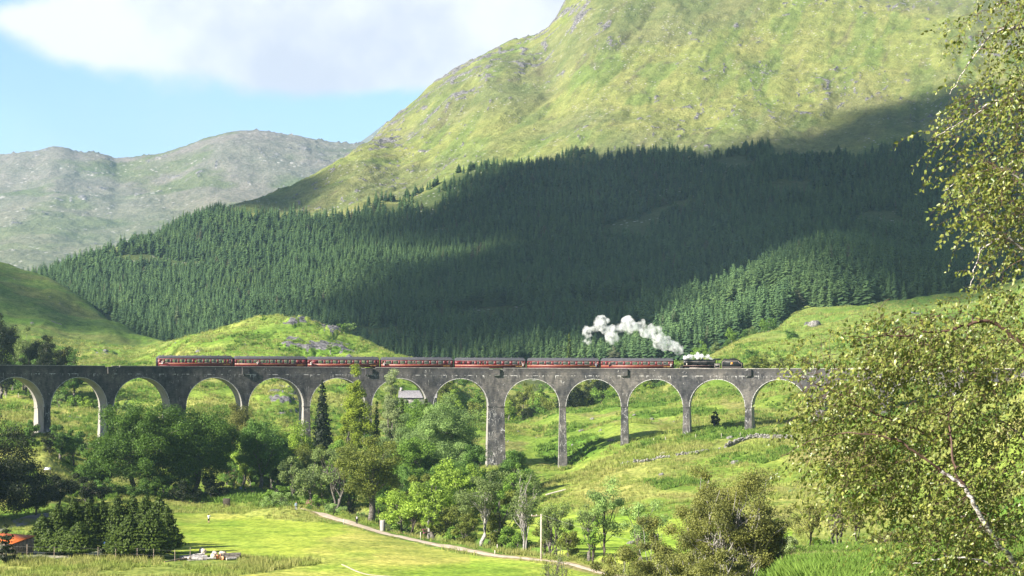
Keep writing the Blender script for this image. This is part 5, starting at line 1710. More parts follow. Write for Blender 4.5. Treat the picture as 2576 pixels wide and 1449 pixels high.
for k, (u, vb, vt, w_, c_, d_) in enumerate(UND):
    g_ = 0 if u < 560 else 1 if u < 930 else 2
    T('undergrowth_tree', u, vb, vt, w_, UL[g_], col=c_, d=d_, cb=.0, cover=4, group=['bushes beneath the oaks', 'undergrowth behind the path', 'undergrowth of the riverside wood'][g_], limbs=6, leaf=.32, shape='mass')
# --- trees along the river
T('sycamore_tree', 935, 1322, 1094, 165, 'big olive sycamore with thick mossy trunk by the path', col='olive', d=349, cover=4.6, cb=.20, leaf=.30, K=130, clump=.13, trunk_r=.62, shape='dome')
T('broadleaf_tree', 846, 1302, 1118, 110, 'thin grey branched tree left of the big sycamore', col='sage', d=372, cover=2.2, cb=.30, stems=3, limbs=16)
T('broadleaf_tree', 785, 1290, 1160, 90, 'light grey leaved tree leaning over the far path', col='sage', d=385, cover=2.4, cb=.22)
T('broadleaf_tree', 880, 1262, 1150, 100, 'green tree filling behind the sycamore', col='lime', d=400, cover=3.2, cb=.08)
T('shrub', 706, 1288, 1236, 95, 'round pale green bush beside the culvert', 'shrub', col='pale', d=378, cb=.02, cover=4, leaf=.22)
T('shrub', 690, 1272, 1222, 60, 'bushy dark green shrub behind the pale bush at the culvert', 'shrub', col='mid', d=392, cb=.02, leaf=.22)
T('shrub', 838, 1320, 1270, 75, 'pale bush below the grey branched tree on the path edge', 'shrub', col='pale', d=356, cb=.02, cover=4, leaf=.22)
T('shrub', 800, 1296, 1250, 60, 'dense green bush by the path left of the sycamore', 'shrub', col='mid', d=375, cb=.02, leaf=.22)
T('shrub', 912, 1316, 1288, 36, 'light green shrub beside the walker', 'shrub', col='pale', d=352, cb=.02, leaf=.2)
T('broadleaf_tree', 1010, 1340, 1205, 115, 'lime green riverside tree right of the sycamore', col='lime', d=336, cover=2.8, cb=.2, trunk_r=.25, barkm=M_bark)
T('broadleaf_tree', 1035, 1342, 1240, 80, 'crooked dark stemmed tree leaning over the river', col='lime', d=334, cover=2.4, cb=.3, lean=.4, barkm=M_dbark, trunk_r=.28)
T('broadleaf_tree', 1092, 1345, 1182, 125, 'bright lime tree behind the guarded sapling', col='lime', d=332, cover=3, cb=.18)
T('broadleaf_tree', 1080, 1352, 1258, 62, 'sapling in a pale tree guard on the path side', col='lime', d=320, cover=2.6, cb=.35, barkm=M_wbark)
T('broadleaf_tree', 1155, 1310, 1160, 120, 'yellow green tree below the willow and pine', col='lime', d=372, cover=3.2, cb=.1)
T('broadleaf_tree', 1130, 1360, 1262, 110, 'bushy olive tree on the river bank before the bright lime tree', col='olive', d=322, cover=3.2, cb=.06)
T('alder_tree', 1212, 1378, 1172, 140, 'gnarled alder with pale twisting trunk beside the path', col='sage', d=298, cover=2.6, cb=.36, trunk_r=.30, barkm=M_wbark, limbs=22, leaf=.26)
T('broadleaf_tree', 1262, 1372, 1232, 105, 'grey green tree crowding the right of the gnarled alder', col='olive', d=304, cover=3.4, cb=.18, leaf=.26)
T('shrub', 1175, 1368, 1290, 70, 'leafy bush at the foot of the gnarled alder', 'shrub', col='olive', d=308, cb=.02, leaf=.22)
T('broadleaf_tree', 1292, 1262, 1118, 90, 'dark green tree against the right side of the broad pier', col='deep', d=430, cover=4.5, cb=.08)
T('broadleaf_tree', 1300, 1272, 1165, 80, 'blue green round tree below the dark tree at the broad pier', col='mid', d=405, cover=4.5, cb=.06)
T('broadleaf_tree', 1325, 1262, 1168, 70, 'half dead tree with bare grey twigs on top', col='deep', d=412, cover=1.6, cb=.3, limbs=24)
T('birch_tree', 1322, 1388, 1170, 88, 'tall sparse birch with forked white trunk left of the pole', col='sage', d=288, cover=1.15, cb=.32, barkm=M_wbark, stems=2, trunk_r=.24, limbs=18, leaf=.24, K=40)
T('shrub', 1305, 1382, 1320, 62, 'green bush at the foot of the forked birch', 'shrub', col='mid', d=290, cb=.02, leaf=.2)
T('broadleaf_tree', 1398, 1400, 1268, 90, 'open leafy tree just right of the pole', col='sage', d=280, cover=2.3, cb=.25, leaf=.24, stems=2)
T('broadleaf_tree', 1368, 1398, 1300, 50, 'small tree directly behind the pole', col='olive', d=284, cover=2.2, cb=.3, leaf=.24)
T('shrub', 1430, 1406, 1330, 80, 'mixed bush on the bank right of the pole', 'shrub', col='olive', d=272, cb=.02, leaf=.2, cover=3)
T('rowan_tree', 1520, 1392, 1203, 105, 'airy light green tree standing before the far lawn', col='pale', d=272, cover=1.7, cb=.30, leaf=.24, barkm=M_dbark, trunk_r=.22, limbs=20)
T('rowan_tree', 1478, 1396, 1262, 60, 'slender sapling left of the airy tree', col='sage', d=270, cover=1.1, cb=.30, leaf=.22)
T('broadleaf_tree', 1490, 1402, 1310, 50, 'small dark twisted tree at the bright lawn edge', col='mid', d=262, cover=1.8, cb=.3, barkm=M_dbark, leaf=.2)
# --- leafless shrub in front
T('shrub', 1395, 1470, 1375, 100, 'nearly leafless grey shrub at the bottom of the path', 'shrub', col='sage', d=208, cover=0.5, cb=.08, limbs=30, leaf=.16, stems=3, trunk_r=.10)
# --- birch thicket at right, on the near slope
BK = dict(col='birch', barkm=M_wbark, leaf=.15, clump=.12)
T('birch_tree', 1845, 1475, 1155, 200, 'tallest bushy birch with white stems in the middle distance at right', d=150, cover=4.2, cb=.06, stems=4, limbs=30, trunk_r=.19, K=130, jag=.45, **BK)
T('birch_tree', 1758, 1475, 1195, 120, 'birch with narrow peak on the left side of the tallest one', d=154, cover=4.0, cb=.05, stems=3, limbs=24, trunk_r=.16, K=90, **BK)
T('birch_tree', 1925, 1478, 1262, 110, 'shaded lower birch on the right side of the tallest one', d=152, cover=4.2, cb=.04, stems=2, limbs=16, trunk_r=.1, K=80, **BK)
T('birch_tree', 1655, 1480, 1285, 135, 'yellowish bushy birch before the far lawn', d=165, cover=3.6, cb=.04, stems=2, limbs=18, trunk_r=.09, K=80, **BK)
T('birch_tree', 1560, 1482, 1345, 150, 'low spreading birch at the bottom left of the thicket', d=160, cover=3.8, cb=.02, stems=2, limbs=16, trunk_r=.08, K=80, **BK)
T('birch_tree', 1700, 1490, 1355, 150, 'front birch at the bottom edge between thicket trees', d=140, cover=3.8, cb=.02, stems=2, limbs=16, trunk_r=.08, K=80, **BK)
T('birch_tree', 1800, 1500, 1370, 160, 'dark bottom birch below the tallest one', d=135, cover=3.8, cb=.02, stems=2, limbs=16, trunk_r=.08, K=80, **BK)
T('ash_tree', 1610, 1402, 1255, 110, 'fresh green ash leaning in behind the thicket', col='pale', d=262, cover=2.2, cb=.15, leaf=.24)
T('birch_tree', 2030, 1392, 1255, 95, 'small dark stemmed birch alone right of the thicket', col='birch', d=188, cover=2.0, cb=.30, leaf=.17, barkm=M_dbark, trunk_r=.13, limbs=20)
T('birch_tree', 2105, 1388, 1235, 90, 'middle of the three dark stemmed birches under the hanging leaves', col='birch', d=186, cover=2.8, cb=.26, leaf=.17, barkm=M_bark, stems=3, trunk_r=.16, limbs=20)
T('birch_tree', 2150, 1386, 1250, 80, 'right one of the three dark stemmed birches', col='birch', d=184, cover=2.6, cb=.24, leaf=.17, barkm=M_dbark, trunk_r=.12, limbs=18)
T('shrub', 1965, 1420, 1330, 75, 'pale grey green willow bush between the thicket and the three birches', 'shrub', col='silver', d=172, cb=.02, leaf=.14, cover=3)
T('shrub', 2065, 1398, 1345, 70, 'low green bush between the three dark stems', 'shrub', col='mid', d=196, cb=.02, leaf=.16)
T('shrub', 2230, 1398, 1330, 110, 'olive bush right of the three birches', 'shrub', col='birch', d=182, cb=.02, leaf=.16)
# --- hillside behind and around the viaduct
T('broadleaf_tree', 1797, 1078, 1034, 26, 'tiny dark lone tree under the arch beside the viaduct shadow', col='spruce', d=505, cb=.12, cover=5, leaf=.3, K=26)
T('broadleaf_tree', 880, 838, 808, 34, 'small tree on the right skyline of the knoll', col='pale', d=775, cover=3, cb=.15, leaf=.45)
T('broadleaf_tree', 858, 833, 812, 26, 'stubby bush next to the skyline tree on the knoll', 'shrub', col='mid', d=772, cover=3, cb=.05, leaf=.45)
T('birch_tree', 832, 895, 862, 22, 'little birch with white trunk on the crags of the knoll', col='sage', d=715, cover=2.6, cb=.3, leaf=.4, barkm=M_wbark)
T('shrub', 155, 1118, 1045, 60, 'green shrub at the foot of the leftmost pier', 'shrub', col='deep', d=424, cb=.02)
T('shrub', 128, 1128, 1085, 34, 'dark shrub hugging the base of the leftmost pier', 'shrub', col='dark', d=420, cb=.02)
T('shrub', 212, 1145, 1075, 70, 'dark green shrub between the two left piers', 'shrub', col='deep', d=440, cb=.02)
T('shrub', 240, 1150, 1090, 50, 'olive shrub just left of the second pier', 'shrub', col='olive', d=436, cb=.02)
T('shrub', 85, 1110, 1050, 40, 'feathery shrub left of the leftmost pier', 'shrub', col='deep', d=430, cb=.02)
for k, (u, vb, vt, w) in enumerate([(150, 1035, 985, 46), (185, 1035, 990, 48), (218, 1036, 996, 44), (242, 1037, 1000, 40), (295, 1034, 998, 26), (320, 1042, 1008, 34)]):
    T('hazel_bush', u, vb, vt, w, ['round green bush seen in the second arch, leftmost', 'round green bush in the second arch, second from left', 'round green bush in the second arch, third from left', 'pale green bush against the pier in the second arch', 'round bush right of the second pier', 'small fluffy bush farther right in the third arch'][k], 'bush', col=['pale', 'mid', 'lime', 'mid', 'mid', 'pale'][k], d=560, cb=.04, cover=4, leaf=.35)
for k, (u, vb, vt, w) in enumerate([(40, 985, 945, 50), (95, 990, 955, 45), (190, 975, 948, 60), (140, 970, 945, 40)]):
    T('thicket_bush', u, vb, vt, w, 'dark bush in the wooded hollow behind the left arches', 'bush', col='deep' if k % 2 else 'dark', d=650, cb=.02, group='bushes in the hollow behind the left arches', leaf=.4)
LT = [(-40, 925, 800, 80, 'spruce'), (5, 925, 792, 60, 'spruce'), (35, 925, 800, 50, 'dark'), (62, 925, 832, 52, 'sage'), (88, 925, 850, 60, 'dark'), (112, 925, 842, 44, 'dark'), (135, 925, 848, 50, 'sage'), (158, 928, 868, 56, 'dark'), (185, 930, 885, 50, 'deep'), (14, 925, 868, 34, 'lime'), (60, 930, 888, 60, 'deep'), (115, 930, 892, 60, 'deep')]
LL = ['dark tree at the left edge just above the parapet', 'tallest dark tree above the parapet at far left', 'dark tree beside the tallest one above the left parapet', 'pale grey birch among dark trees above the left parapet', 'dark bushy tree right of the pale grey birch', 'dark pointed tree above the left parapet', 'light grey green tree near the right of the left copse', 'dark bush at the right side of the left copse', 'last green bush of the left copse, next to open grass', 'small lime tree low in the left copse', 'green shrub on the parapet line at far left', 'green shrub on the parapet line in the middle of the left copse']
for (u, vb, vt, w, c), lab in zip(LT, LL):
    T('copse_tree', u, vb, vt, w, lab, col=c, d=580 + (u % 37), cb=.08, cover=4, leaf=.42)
# belts of scrub behind the viaduct: seen through the arches and over the parapet
BELT = []
rngb = np.random.default_rng(77)
for (ua, ub, va, vb_, da, db_, hh, n, cols) in [
    (1105, 1215, 1000, 1078, 590, 700, 60, 14, ['olive', 'lime', 'olive', 'mid']), (1268, 1380, 990, 1052, 660, 760, 62, 13, ['olive', 'mid', 'olive', 'lime']), (1300, 1345, 1030, 1058, 640, 670, 45, 4, ['deep', 'dark']),
    (1415, 1560, 985, 1030, 690, 790, 62, 15, ['olive', 'mid', 'dark']), (1575, 1705, 968, 996, 730, 790, 46, 12, ['dark', 'deep', 'deep']),
    (1120, 1240, 945, 985, 760, 860, 42, 10, ['olive', 'mid']),
]:
    for i in range(n):
        BELT.append((rngb.uniform(ua, ub), rngb.uniform(da, db_), hh * rngb.uniform(.7, 1.15), cols[i % len(cols)], 'birch and hazel scrub tree in the woods seen through the right arches', 'woods seen through the right arches'))
for (ua, ub, da, db_, hh, n, cols) in [(1465, 1600, 745, 800, 42, 13, ['lime', 'olive', 'golden']), (1600, 1760, 745, 800, 40, 13, ['lime', 'olive', 'mid']), (1380, 1480, 800, 840, 30, 6, ['mid', 'deep']),
                                   (1500, 1720, 810, 840, 60, 10, ['mid', 'olive'])]:
    for i in range(n):
        BELT.append((rngb.uniform(ua, ub), rngb.uniform(da, db_), hh * rngb.uniform(.7, 1.15), cols[i % len(cols)], 'yellow green scrub tree behind the coaches below the smoke', 'scrub behind the coaches'))
for i in range(26):
    u = 1770 + i * 19 + rngb.uniform(-8, 8)
    BELT.append((u, None, rngb.uniform(24, 50), ['mid', 'deep', 'sage', 'deep'][i % 4], 'dark rounded bush where the conifers meet the open hillside', 'bushes along the foot of the conifers'))
PRO = {}


def bush_proto(col, k):
    """shared scrub shapes of unit height"""
    if (col, k) in PRO: return PRO[(col, k)]
    rng = np.random.default_rng(500 + k * 7 + sum(map(ord, col)))
    H = 10.0
    root = thing('scrub_tree', 'x', 'tree')
    root['_s'] = float(rng.uniform(0, 6))
    broadleaf(root, rng, H, 4.6, LM[col], K=40, cb=.06, cover=3.6, leaf=.55, clump=.17, limbs=8, jag=.45, barkm=M_wbark if k == 1 else M_bark, trunk_r=.18)
    del root['_s']
    PRO[(col, k)] = root
    root['_used'] = 0
    return root


def copy_tree(o, parent=None):
    c = o.copy(); COL.objects.link(c); c.parent = parent
    for ch in o.children: copy_tree(ch, c)
    return c


def use_proto(pr, loc, scale, rz, label, cat, group):
    if not pr['_used']:
        pr['_used'] = 1; o = pr
    else: o = copy_tree(pr)
    o.location = loc; o.scale = scale; o.rotation_euler = (0, 0, rz)
    tag(o, label, cat, group)
    return o


for i, (u, d, hp, c, lab, grp) in enumerate(BELT):
    if d is None:
        # stand on the crest of the spur, where it meets the hill
        Ds = np.arange(700, 1250, 6.0); xs = (u - 1288) / F * Ds
        _, vv = proj(xs, Ds, GR.z(xs, Ds)); k = int(np.argmin(vv)); d = Ds[k] + rngb.uniform(6, 26)
        x = (u - 1288) / F * d; z = max(float(GR.z(np.array(x), np.array(d))), float(HILL.z(np.array(x), np.array(d)))); z -= 0.5
        loc = (x, d, z)
    else: loc = GR.at(u, d)
    H = hp / F * d
    use_proto(bush_proto(c, i % 2), loc, (H / 10 * rngb.uniform(.9, 1.25), H / 10, H / 10), rngb.uniform(0, 6), lab, 'tree', grp)
for (u, d, hp, w, c, lab) in [(1912, 640, 62, 1.5, 'olive', 'wide round bushy tree above the parapet right of the tender'), (1965, 640, 50, 1.3, 'olive', 'second round bush right of the tender'), (2035, 620, 52, 1.3, 'olive', 'round bush above the parapet half hidden by birch leaves'),
                              (2090, 600, 40, 1.3, 'sage', 'greyish bush above the parapet under the hanging birch'), (1890, 700, 40, 1.2, 'deep', 'dark bush behind the tender'), (1990, 760, 30, 1.4, 'deep', 'low dark shrub on the slope above the round bushes')]:
    loc = GR.at(u, d); H = hp / F * d
    k = use_proto(bush_proto(c, 0), loc, (H / 10 * w, H / 10 * w, H / 10), u, lab, 'tree', None)
    if 'group' in k: del k['group']
# hedge of conifers by the lawn
rngh = np.random.default_rng(9)
HEDGE = [(112, 1375, 1300, 74), (150, 1372, 1272, 80), (190, 1368, 1256, 84), (228, 1366, 1258, 80), (262, 1364, 1262, 78), (300, 1364, 1252, 84), (338, 1362, 1250, 84), (372, 1366, 1250, 88), (404, 1374, 1252, 90), (425, 1388, 1278, 76),
         (165, 1394, 1330, 84), (205, 1400, 1318, 90), (330, 1402, 1300, 100), (385, 1402, 1288, 100), (295, 1398, 1330, 60), (130, 1392, 1335, 60)]
HLAB = ['lowest conifer at the left end of the clump beside the lawn', 'second conifer from the left in the back row of the lawn clump', 'third conifer from the left in the back row of the lawn clump', '', 'back row conifer right of the most pointed tip in the lawn clump',
        'middle back row conifer above the blue barrel', 'tall conifer right of the middle in the back row of the lawn clump', 'tall conifer third from the right end of the lawn clump', 'second conifer from the right end of the lawn clump', '',
        'front row conifer behind the trestle table', 'broad front row conifer left of the blue barrel', 'front row conifer right of the greenhouse', '', 'small conifer covering half of the greenhouse', 'small front conifer beside the firewood heap']
HEDGE = [(u, vb, vt - 5, w * 1.22) for u, vb, vt, w in HEDGE]
for i, (u, vb, vt, w) in enumerate(HEDGE):
    d = 262 + (1402 - vb) * 0.55
    T('cypress_tree', u, vb, vt, w, HLAB[i] if i not in (3, 13, 9) else {3: 'feathery conifer in the back row of the clump with the most pointed tip', 13: 'largest front conifer of the clump, sunlit yellow green at its tip', 9: 'rightmost conifer of the clump, its dark side over the lawn'}[i],
      'conifer', d=d, style='con', col='hedge', droop=.10, up=.35, nb=15, spray=.25, prof=.80, irregular=.3, levels=44)
T('cypress_tree', 22, 1402, 1322, 62, 'small dark evergreen in front of the orange roofed shed', 'conifer', d=256, style='con', col='dark', droop=.1, up=.2, nb=11, spray=.36, prof=.6)
T('spruce_tree', 1432, 905, 838, 40, 'pale spruce standing alone at the left end of the smoke', 'tree', d=800, style='con', col='hedge', spray=.8)


# ---- forest conifers
def forest_material():
    m, t = mat('forest_needles')
    geo = t.n('ShaderNodeNewGeometry'); oi = t.n('ShaderNodeObjectInfo'); at = t.n('ShaderNodeAttribute', attribute_name='tint')
    n = t.noise(geo.outputs['Position'], 0.018, 5, 0.65)
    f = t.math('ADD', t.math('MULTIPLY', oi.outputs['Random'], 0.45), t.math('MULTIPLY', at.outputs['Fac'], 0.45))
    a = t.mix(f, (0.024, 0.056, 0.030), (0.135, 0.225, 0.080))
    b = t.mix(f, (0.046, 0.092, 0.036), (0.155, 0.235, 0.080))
    c = t.mix(t.ramp(n, 0.50, 0.66), a, b)
    dead = t.ramp(oi.outputs['Random'], 0.985, 0.99, 0, 0.7)
    c = t.mix(dead, c, (0.10, 0.085, 0.06))
    finish(t, c, 0.8, 0.1, trans=0.12)
    return m


M_forest = forest_material()


def conifer_proto(k):
    rng = np.random.default_rng(40 + k)
    H, R = 1.0, [0.16, 0.20, 0.14, 0.22, 0.18, 0.27, 0.30][k]
    V = []; Q = []; tint = []
    lev = 17
    for i in range(lev):
        f = i / lev
        z = H * (0.08 + 0.92 * f); r = R * (1 - f) ** (0.8 if k < 5 else 0.5) * rng.uniform(0.85, 1.1) + 0.012
        nb = 8 if f < .7 else 5
        a0 = rng.uniform(0, 6)
        for j in range(nb):
            a = a0 + 6.283 * j / nb + rng.normal() * .2; rl = r * rng.uniform(.7, 1.2); wd = rl * rng.uniform(.28, .42)
            ca, sa = math.cos(a), math.sin(a); dz = -rl * rng.uniform(.35, .75)
            i0 = len(V)
            V += [(0.02 * ca, 0.02 * sa, z + .02), (rl * .6 * ca - wd * sa, rl * .6 * sa + wd * ca, z + dz * .5), (rl * ca, rl * sa, z + dz), (rl * .6 * ca + wd * sa, rl * .6 * sa - wd * ca, z + dz * .5)]
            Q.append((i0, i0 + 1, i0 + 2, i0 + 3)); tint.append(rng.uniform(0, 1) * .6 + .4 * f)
    i0 = len(V)
    V += [(0.008, 0, 0), (-.004, .007, 0), (-.004, -.007, 0), (0, 0, 1.0)]
    Tr = [(i0, i0 + 1, i0 + 3), (i0 + 1, i0 + 2, i0 + 3), (i0 + 2, i0, i0 + 3)]
    me = mesh_np('forest_conifer_%s' % 'abcdefg'[k], V, Q, Tr)
    attr(me, 'tint', np.r_[tint, 0, 0, 0], domain='FACE')
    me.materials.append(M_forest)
    return me


CP_ = [conifer_proto(k) for k in range(7)]


def instance_group():
    ng = bpy.data.node_groups.new('scatter', 'GeometryNodeTree')
    ng.interface.new_socket('Geometry', in_out='INPUT', socket_type='NodeSocketGeometry')
    ng.interface.new_socket('Geometry', in_out='OUTPUT', socket_type='NodeSocketGeometry')
    ng.interface.new_socket('Kinds', in_out='INPUT', socket_type='NodeSocketCollection')
    N = ng.nodes; L = ng.links
    gi = N.new('NodeGroupInput'); go = N.new('NodeGroupOutput')
    ci = N.new('GeometryNodeCollectionInfo'); ci.inputs['Separate Children'].default_value = True; ci.inputs['Reset Children'].default_value = True
    ip = N.new('GeometryNodeInstanceOnPoints'); ip.inputs['Pick Instance'].default_value = True
    L.new(gi.outputs['Geometry'], ip.inputs['Points']); L.new(gi.outputs['Kinds'], ci.inputs['Collection'])
    L.new(ci.outputs[0], ip.inputs['Instance'])
    for nm, typ, sock in (('idx', 'INT', 'Instance Index'), ('sc', 'FLOAT_VECTOR', 'Scale')):
        a = N.new('GeometryNodeInputNamedAttribute'); a.data_type = typ; a.inputs['Name'].default_value = nm
        L.new(a.outputs[0], ip.inputs[sock])
    a = N.new('GeometryNodeInputNamedAttribute'); a.data_type = 'FLOAT_VECTOR'; a.inputs['Name'].default_value = 'rot'
    L.new(a.outputs[0], ip.inputs['Rotation'])
    L.new(ip.outputs[0], go.inputs[0])
    return ng


NG = instance_group()


def scatter(name, pts, idx, sc, rot, meshes, kind='stuff'):
    me = mesh_np(name, pts)
    a = me.attributes.new('idx', 'INT', 'POINT'); a.data.foreach_set('value', np.asarray(idx, np.int32))
    attr(me, 'sc', sc, typ='FLOAT_VECTOR'); attr(me, 'rot', rot, typ='FLOAT_VECTOR')
    o = obj(name, me)
    c = bpy.data.collections.new(name + '_kinds')
    for m in meshes:
        c.objects.link(bpy.data.objects.new(m.name, m))
    md = o.modifiers.new('scatter', 'NODES'); md.node_group = NG
    for it in NG.interface.items_tree:
        if it.name == 'Kinds': md[it.identifier] = c
    return tag(o, kind=kind)


def forest():
    rng = np.random.default_rng(3)
    P = []
    d = 885.0
    while d < 2000:
        st = 3.9 + (d - 885) * 0.0018
        x = np.arange(-0.40 * d, 0.42 * d, st)
        P.append(np.stack([x + rng.uniform(-.45, .45, len(x)) * st, np.full(len(x), d) + rng.uniform(-.5, .5, len(x)) * st], -1))
        d += st * (1.1 + 0.4 * (d > 1400))
    P = np.concatenate(P)
    Z = HILL.z(P[:, 0], P[:, 1]); U, V = proj(P[:, 0], P[:, 1], Z)
    tl = np.interp(U, _tu, _tv) + (fbm(P[:, 0] / 25, P[:, 1] / 25, 3, 8) - .5) * 22
    keep = V > tl
    gz = GR.z(P[:, 0], np.minimum(P[:, 1], 1490)); keep &= (Z > gz - 1) | (P[:, 1] > 1400)
    def hole(u, v, ru, rv): return ((U - u) / ru) ** 2 + ((V - v) / rv) ** 2 < 1
    for h_ in ((365, 690, 22, 8), (2030, 455, 9, 30), (2060, 425, 9, 20), (1010, 590, 12, 5), (680, 590, 20, 8), (1160, 425, 6, 20), (985, 520, 22, 12), (640, 575, 26, 6)):
        keep &= ~hole(*h_)
    keep &= ~((fbm(P[:, 0] / 70, P[:, 1] / 70, 4, 88) > 0.68)); keep &= (rng.uniform(size=len(P)) < .80 + .2 * (fbm(P[:, 0] / 18, P[:, 1] / 18, 2, 93) > .48)) & ~(ridged((P[:, 0] + P[:, 1] * .3) / 170, P[:, 1] / 170, 2, 91) > .985)
    keep &= V < 925
    # low right: only above the spur crest
    P = P[keep]; Z = Z[keep]; U = U[keep]; V = V[keep]; n = len(P)
    stand = ((U > 1575) & (U < 2250) & (P[:, 1] < 1110)).astype(float)
    H = (6.5 + 7.0 * fbm(P[:, 0] / 60, P[:, 1] / 60, 3, 19) * 1.2 + rng.uniform(-2.6, 3.4, n)) * (1 - 0.25 * ss(P[:, 1], 1300, 1900)) * (1 + .35 * stand)
    W = H * rng.uniform(1.15, 1.6, n)
    edge = rng.uniform(size=n) < .02
    H = np.where(edge, H * 1.3, H)
    rot = np.stack([rng.normal(size=n) * .02, rng.normal(size=n) * .02, rng.uniform(0, 6.28, n)], -1)
    idx = rng.integers(0, 5, n); lar = fbm(P[:, 0] / 40, P[:, 1] / 40, 3, 66) > .54; idx = np.where(lar & (rng.uniform(size=n) < .55), rng.integers(5, 7, n), idx); H = np.where(idx > 4, H * .8, H)
    # the nearest spires are trees of their own
    score = P[:, 1] + 9999 * (V > 905)
    order = np.argsort(score)
    zc = HILL.z(P[:, 0], P[:, 1])
    vis = []
    for i in order:
        # visible above the ground in front?
        x, y = P[i]
        tt = np.linspace(0.35, 0.985, 40)
        zt = ZC + (zc[i] + H[i] * .8 - ZC) * tt
        if np.all(GR.z(x * tt, y * tt) < zt): vis.append(i)
        if len(vis) >= 295: break
    vis = np.array(vis)
    first = {}
    for i in vis:
        k = int(idx[i])
        o = bpy.data.objects.new('spruce_tree', CP_[k]); COL.objects.link(o)
        o.location = (P[i, 0], P[i, 1], Z[i] - .3); o.rotation_euler = rot[i]; o.scale = (W[i], W[i], H[i])
        tag(o, 'spire shaped dark spruce in the nearest rows of the mountain forest', 'tree', 'spruces in the nearest rows of the forest')
    m = np.ones(n, bool); m[vis] = False
    print('forest', n)
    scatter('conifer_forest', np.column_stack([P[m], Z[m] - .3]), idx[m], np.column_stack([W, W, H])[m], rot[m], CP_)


forest()


# ---- rough grass, bracken and tussocks
def tuft(name, seed, nb, h, spread, lean, wd):
    rng = np.random.default_rng(seed); V = []; T_ = []
    for k in range(nb):
        a = rng.uniform(0, 6.28); r = rng.uniform(0, spread); x, y = r * math.cos(a), r * math.sin(a)
        hh = h * rng.uniform(.6, 1.15); b = rng.uniform(0, 6.28); l = rng.normal(size=2) * lean * hh
        w = wd * rng.uniform(.6, 1.3); i = len(V)
        V += [(x - w * math.cos(b), y - w * math.sin(b), -0.05), (x + w * math.cos(b), y + w * math.sin(b), -0.05), (x + l[0], y + l[1], hh)]
        T_.append((i, i + 1, i + 2))
    me = mesh_np(name, V, None, T_)
    attr(me, 'tint', rng.uniform(0, 1, len(T_)), domain='FACE')
    return me


def grass_mat(name, a, b, c3, yl=0.5):
    m, t = mat(name)
    oi = t.n('ShaderNodeObjectInfo'); at = t.n('ShaderNodeAttribute', attribute_name='tint'); geo = t.n('ShaderNodeNewGeometry')
    n = t.noise(geo.outputs['Position'], 0.09, 3, 0.6)
    c = t.mix(t.math('ADD', t.math('MULTIPLY', oi.outputs['Random'], .5), t.math('MULTIPLY', at.outputs['Fac'], .5)), a, b)
    c = t.mix(t.ramp(n, .42, .62), c, c3)
    finish(t, c, .8, .15, trans=.3)
    return m


M_tuft = grass_mat('tall_rough_grass', (0.19, 0.23, 0.055), (0.48, 0.46, 0.16), (0.26, 0.33, 0.07))
M_fern = grass_mat('bracken', (0.105, 0.19, 0.03), (0.20, 0.30, 0.055), (0.14, 0.24, 0.04))
M_stalk = grass_mat('dry_stalks', (0.34, 0.26, 0.15), (0.55, 0.44, 0.30), (0.42, 0.34, 0.20))
TUF = [tuft('grass_tuft_%s' % 'abc'[k], 900 + k, 14, 1.0, .55, .28, .06) for k in range(3)]
FERN = [tuft('fern_%s' % 'abc'[k], 950 + k, 16, 1.0, .8, .55, .17) for k in range(3)]
STK = [tuft('stalk_%s' % 'abc'[k], 980 + k, 9, 1.0, .6, .10, .022) for k in range(3)]
for me in TUF: me.materials.append(M_tuft)
for me in FERN: me.materials.append(M_fern)
for me in STK: me.materials.append(M_stalk)


def sow(name, n, d0, d1, u0, u1, hmin, hmax, meshes, test, seed, wmul=1.0):
    rng = np.random.default_rng(seed)
    d = np.exp(rng.uniform(math.log(d0), math.log(d1), n)); u = rng.uniform(u0, u1, n)
    x = (u - 1288) / F * d; z = GR.z(x, d); U, V = proj(x, d, z)
    k = test(x, d, z, U, V, rng)
    x, d, z = x[k], d[k], z[k]; n = len(x)
    h = rng.uniform(hmin, hmax, n) * (1 + 0.4 * (fbm(x / 8, d / 8, 2, 4) - .5) * 2)
    P = np.stack([x, d, z], -1)
    scatter(name, P, rng.integers(0, 3, n), np.stack([h * wmul, h * wmul, h], -1), np.stack([x * 0, x * 0, rng.uniform(0, 6.28, n)], -1), meshes)


def near_line(x, y, P, r):
    return polydist(x, y, P) < r


def t_rough(x, y, z, U, V, rng):
    L, _, _ = lawnmask(x, y, z)
    ok = ~L & ~((U > 412) & (U < 596) & (V > 1390) & (V < 1424)) & ~near_line(x, y, PATH[:, :2], 2.6) & ~inpoly(U, V, YARD) & ~near_line(x, y, RIVER, 3.5)
    return ok & (vnoise(x / 5, y / 5, 6) > .30)


sow('rough_grass', 52000, 205, 470, -60, 2050, .35, .85, TUF, t_rough, 1, 1.1)
sow('hillside_tussocks', 60000, 440, 900, -60, 2560, .5, 1.15, TUF, lambda x, y, z, U, V, rng: (fbm(x / 20, y / 26, 3, 44) > .44) & (crag(x, y, U, V) < .2), 2, 1.5)
sow('bracken', 36000, 380, 800, -60, 2560, .6, 1.2, FERN, lambda x, y, z, U, V, rng: (fbm(x / 18, y / 24, 4, 202) > .545) & (crag(x, y, U, V) < .2), 3, 1.1)
sow('bracken', 30000, 50, 240, 1850, 2640, .35, .75, FERN, lambda x, y, z, U, V, rng: (fbm(x / 6, y / 9, 3, 210) > .47), 4)
sow('dry_stalks', 24000, 40, 230, 1850, 2640, .30, .65, STK, lambda x, y, z, U, V, rng: (fbm(x / 5, y / 8, 3, 209) > .38), 5)
sow('rough_grass', 26000, 60, 240, 1500, 2640, .25, .55, TUF, lambda x, y, z, U, V, rng: vnoise(x / 3, y / 3, 6) > .2, 6)
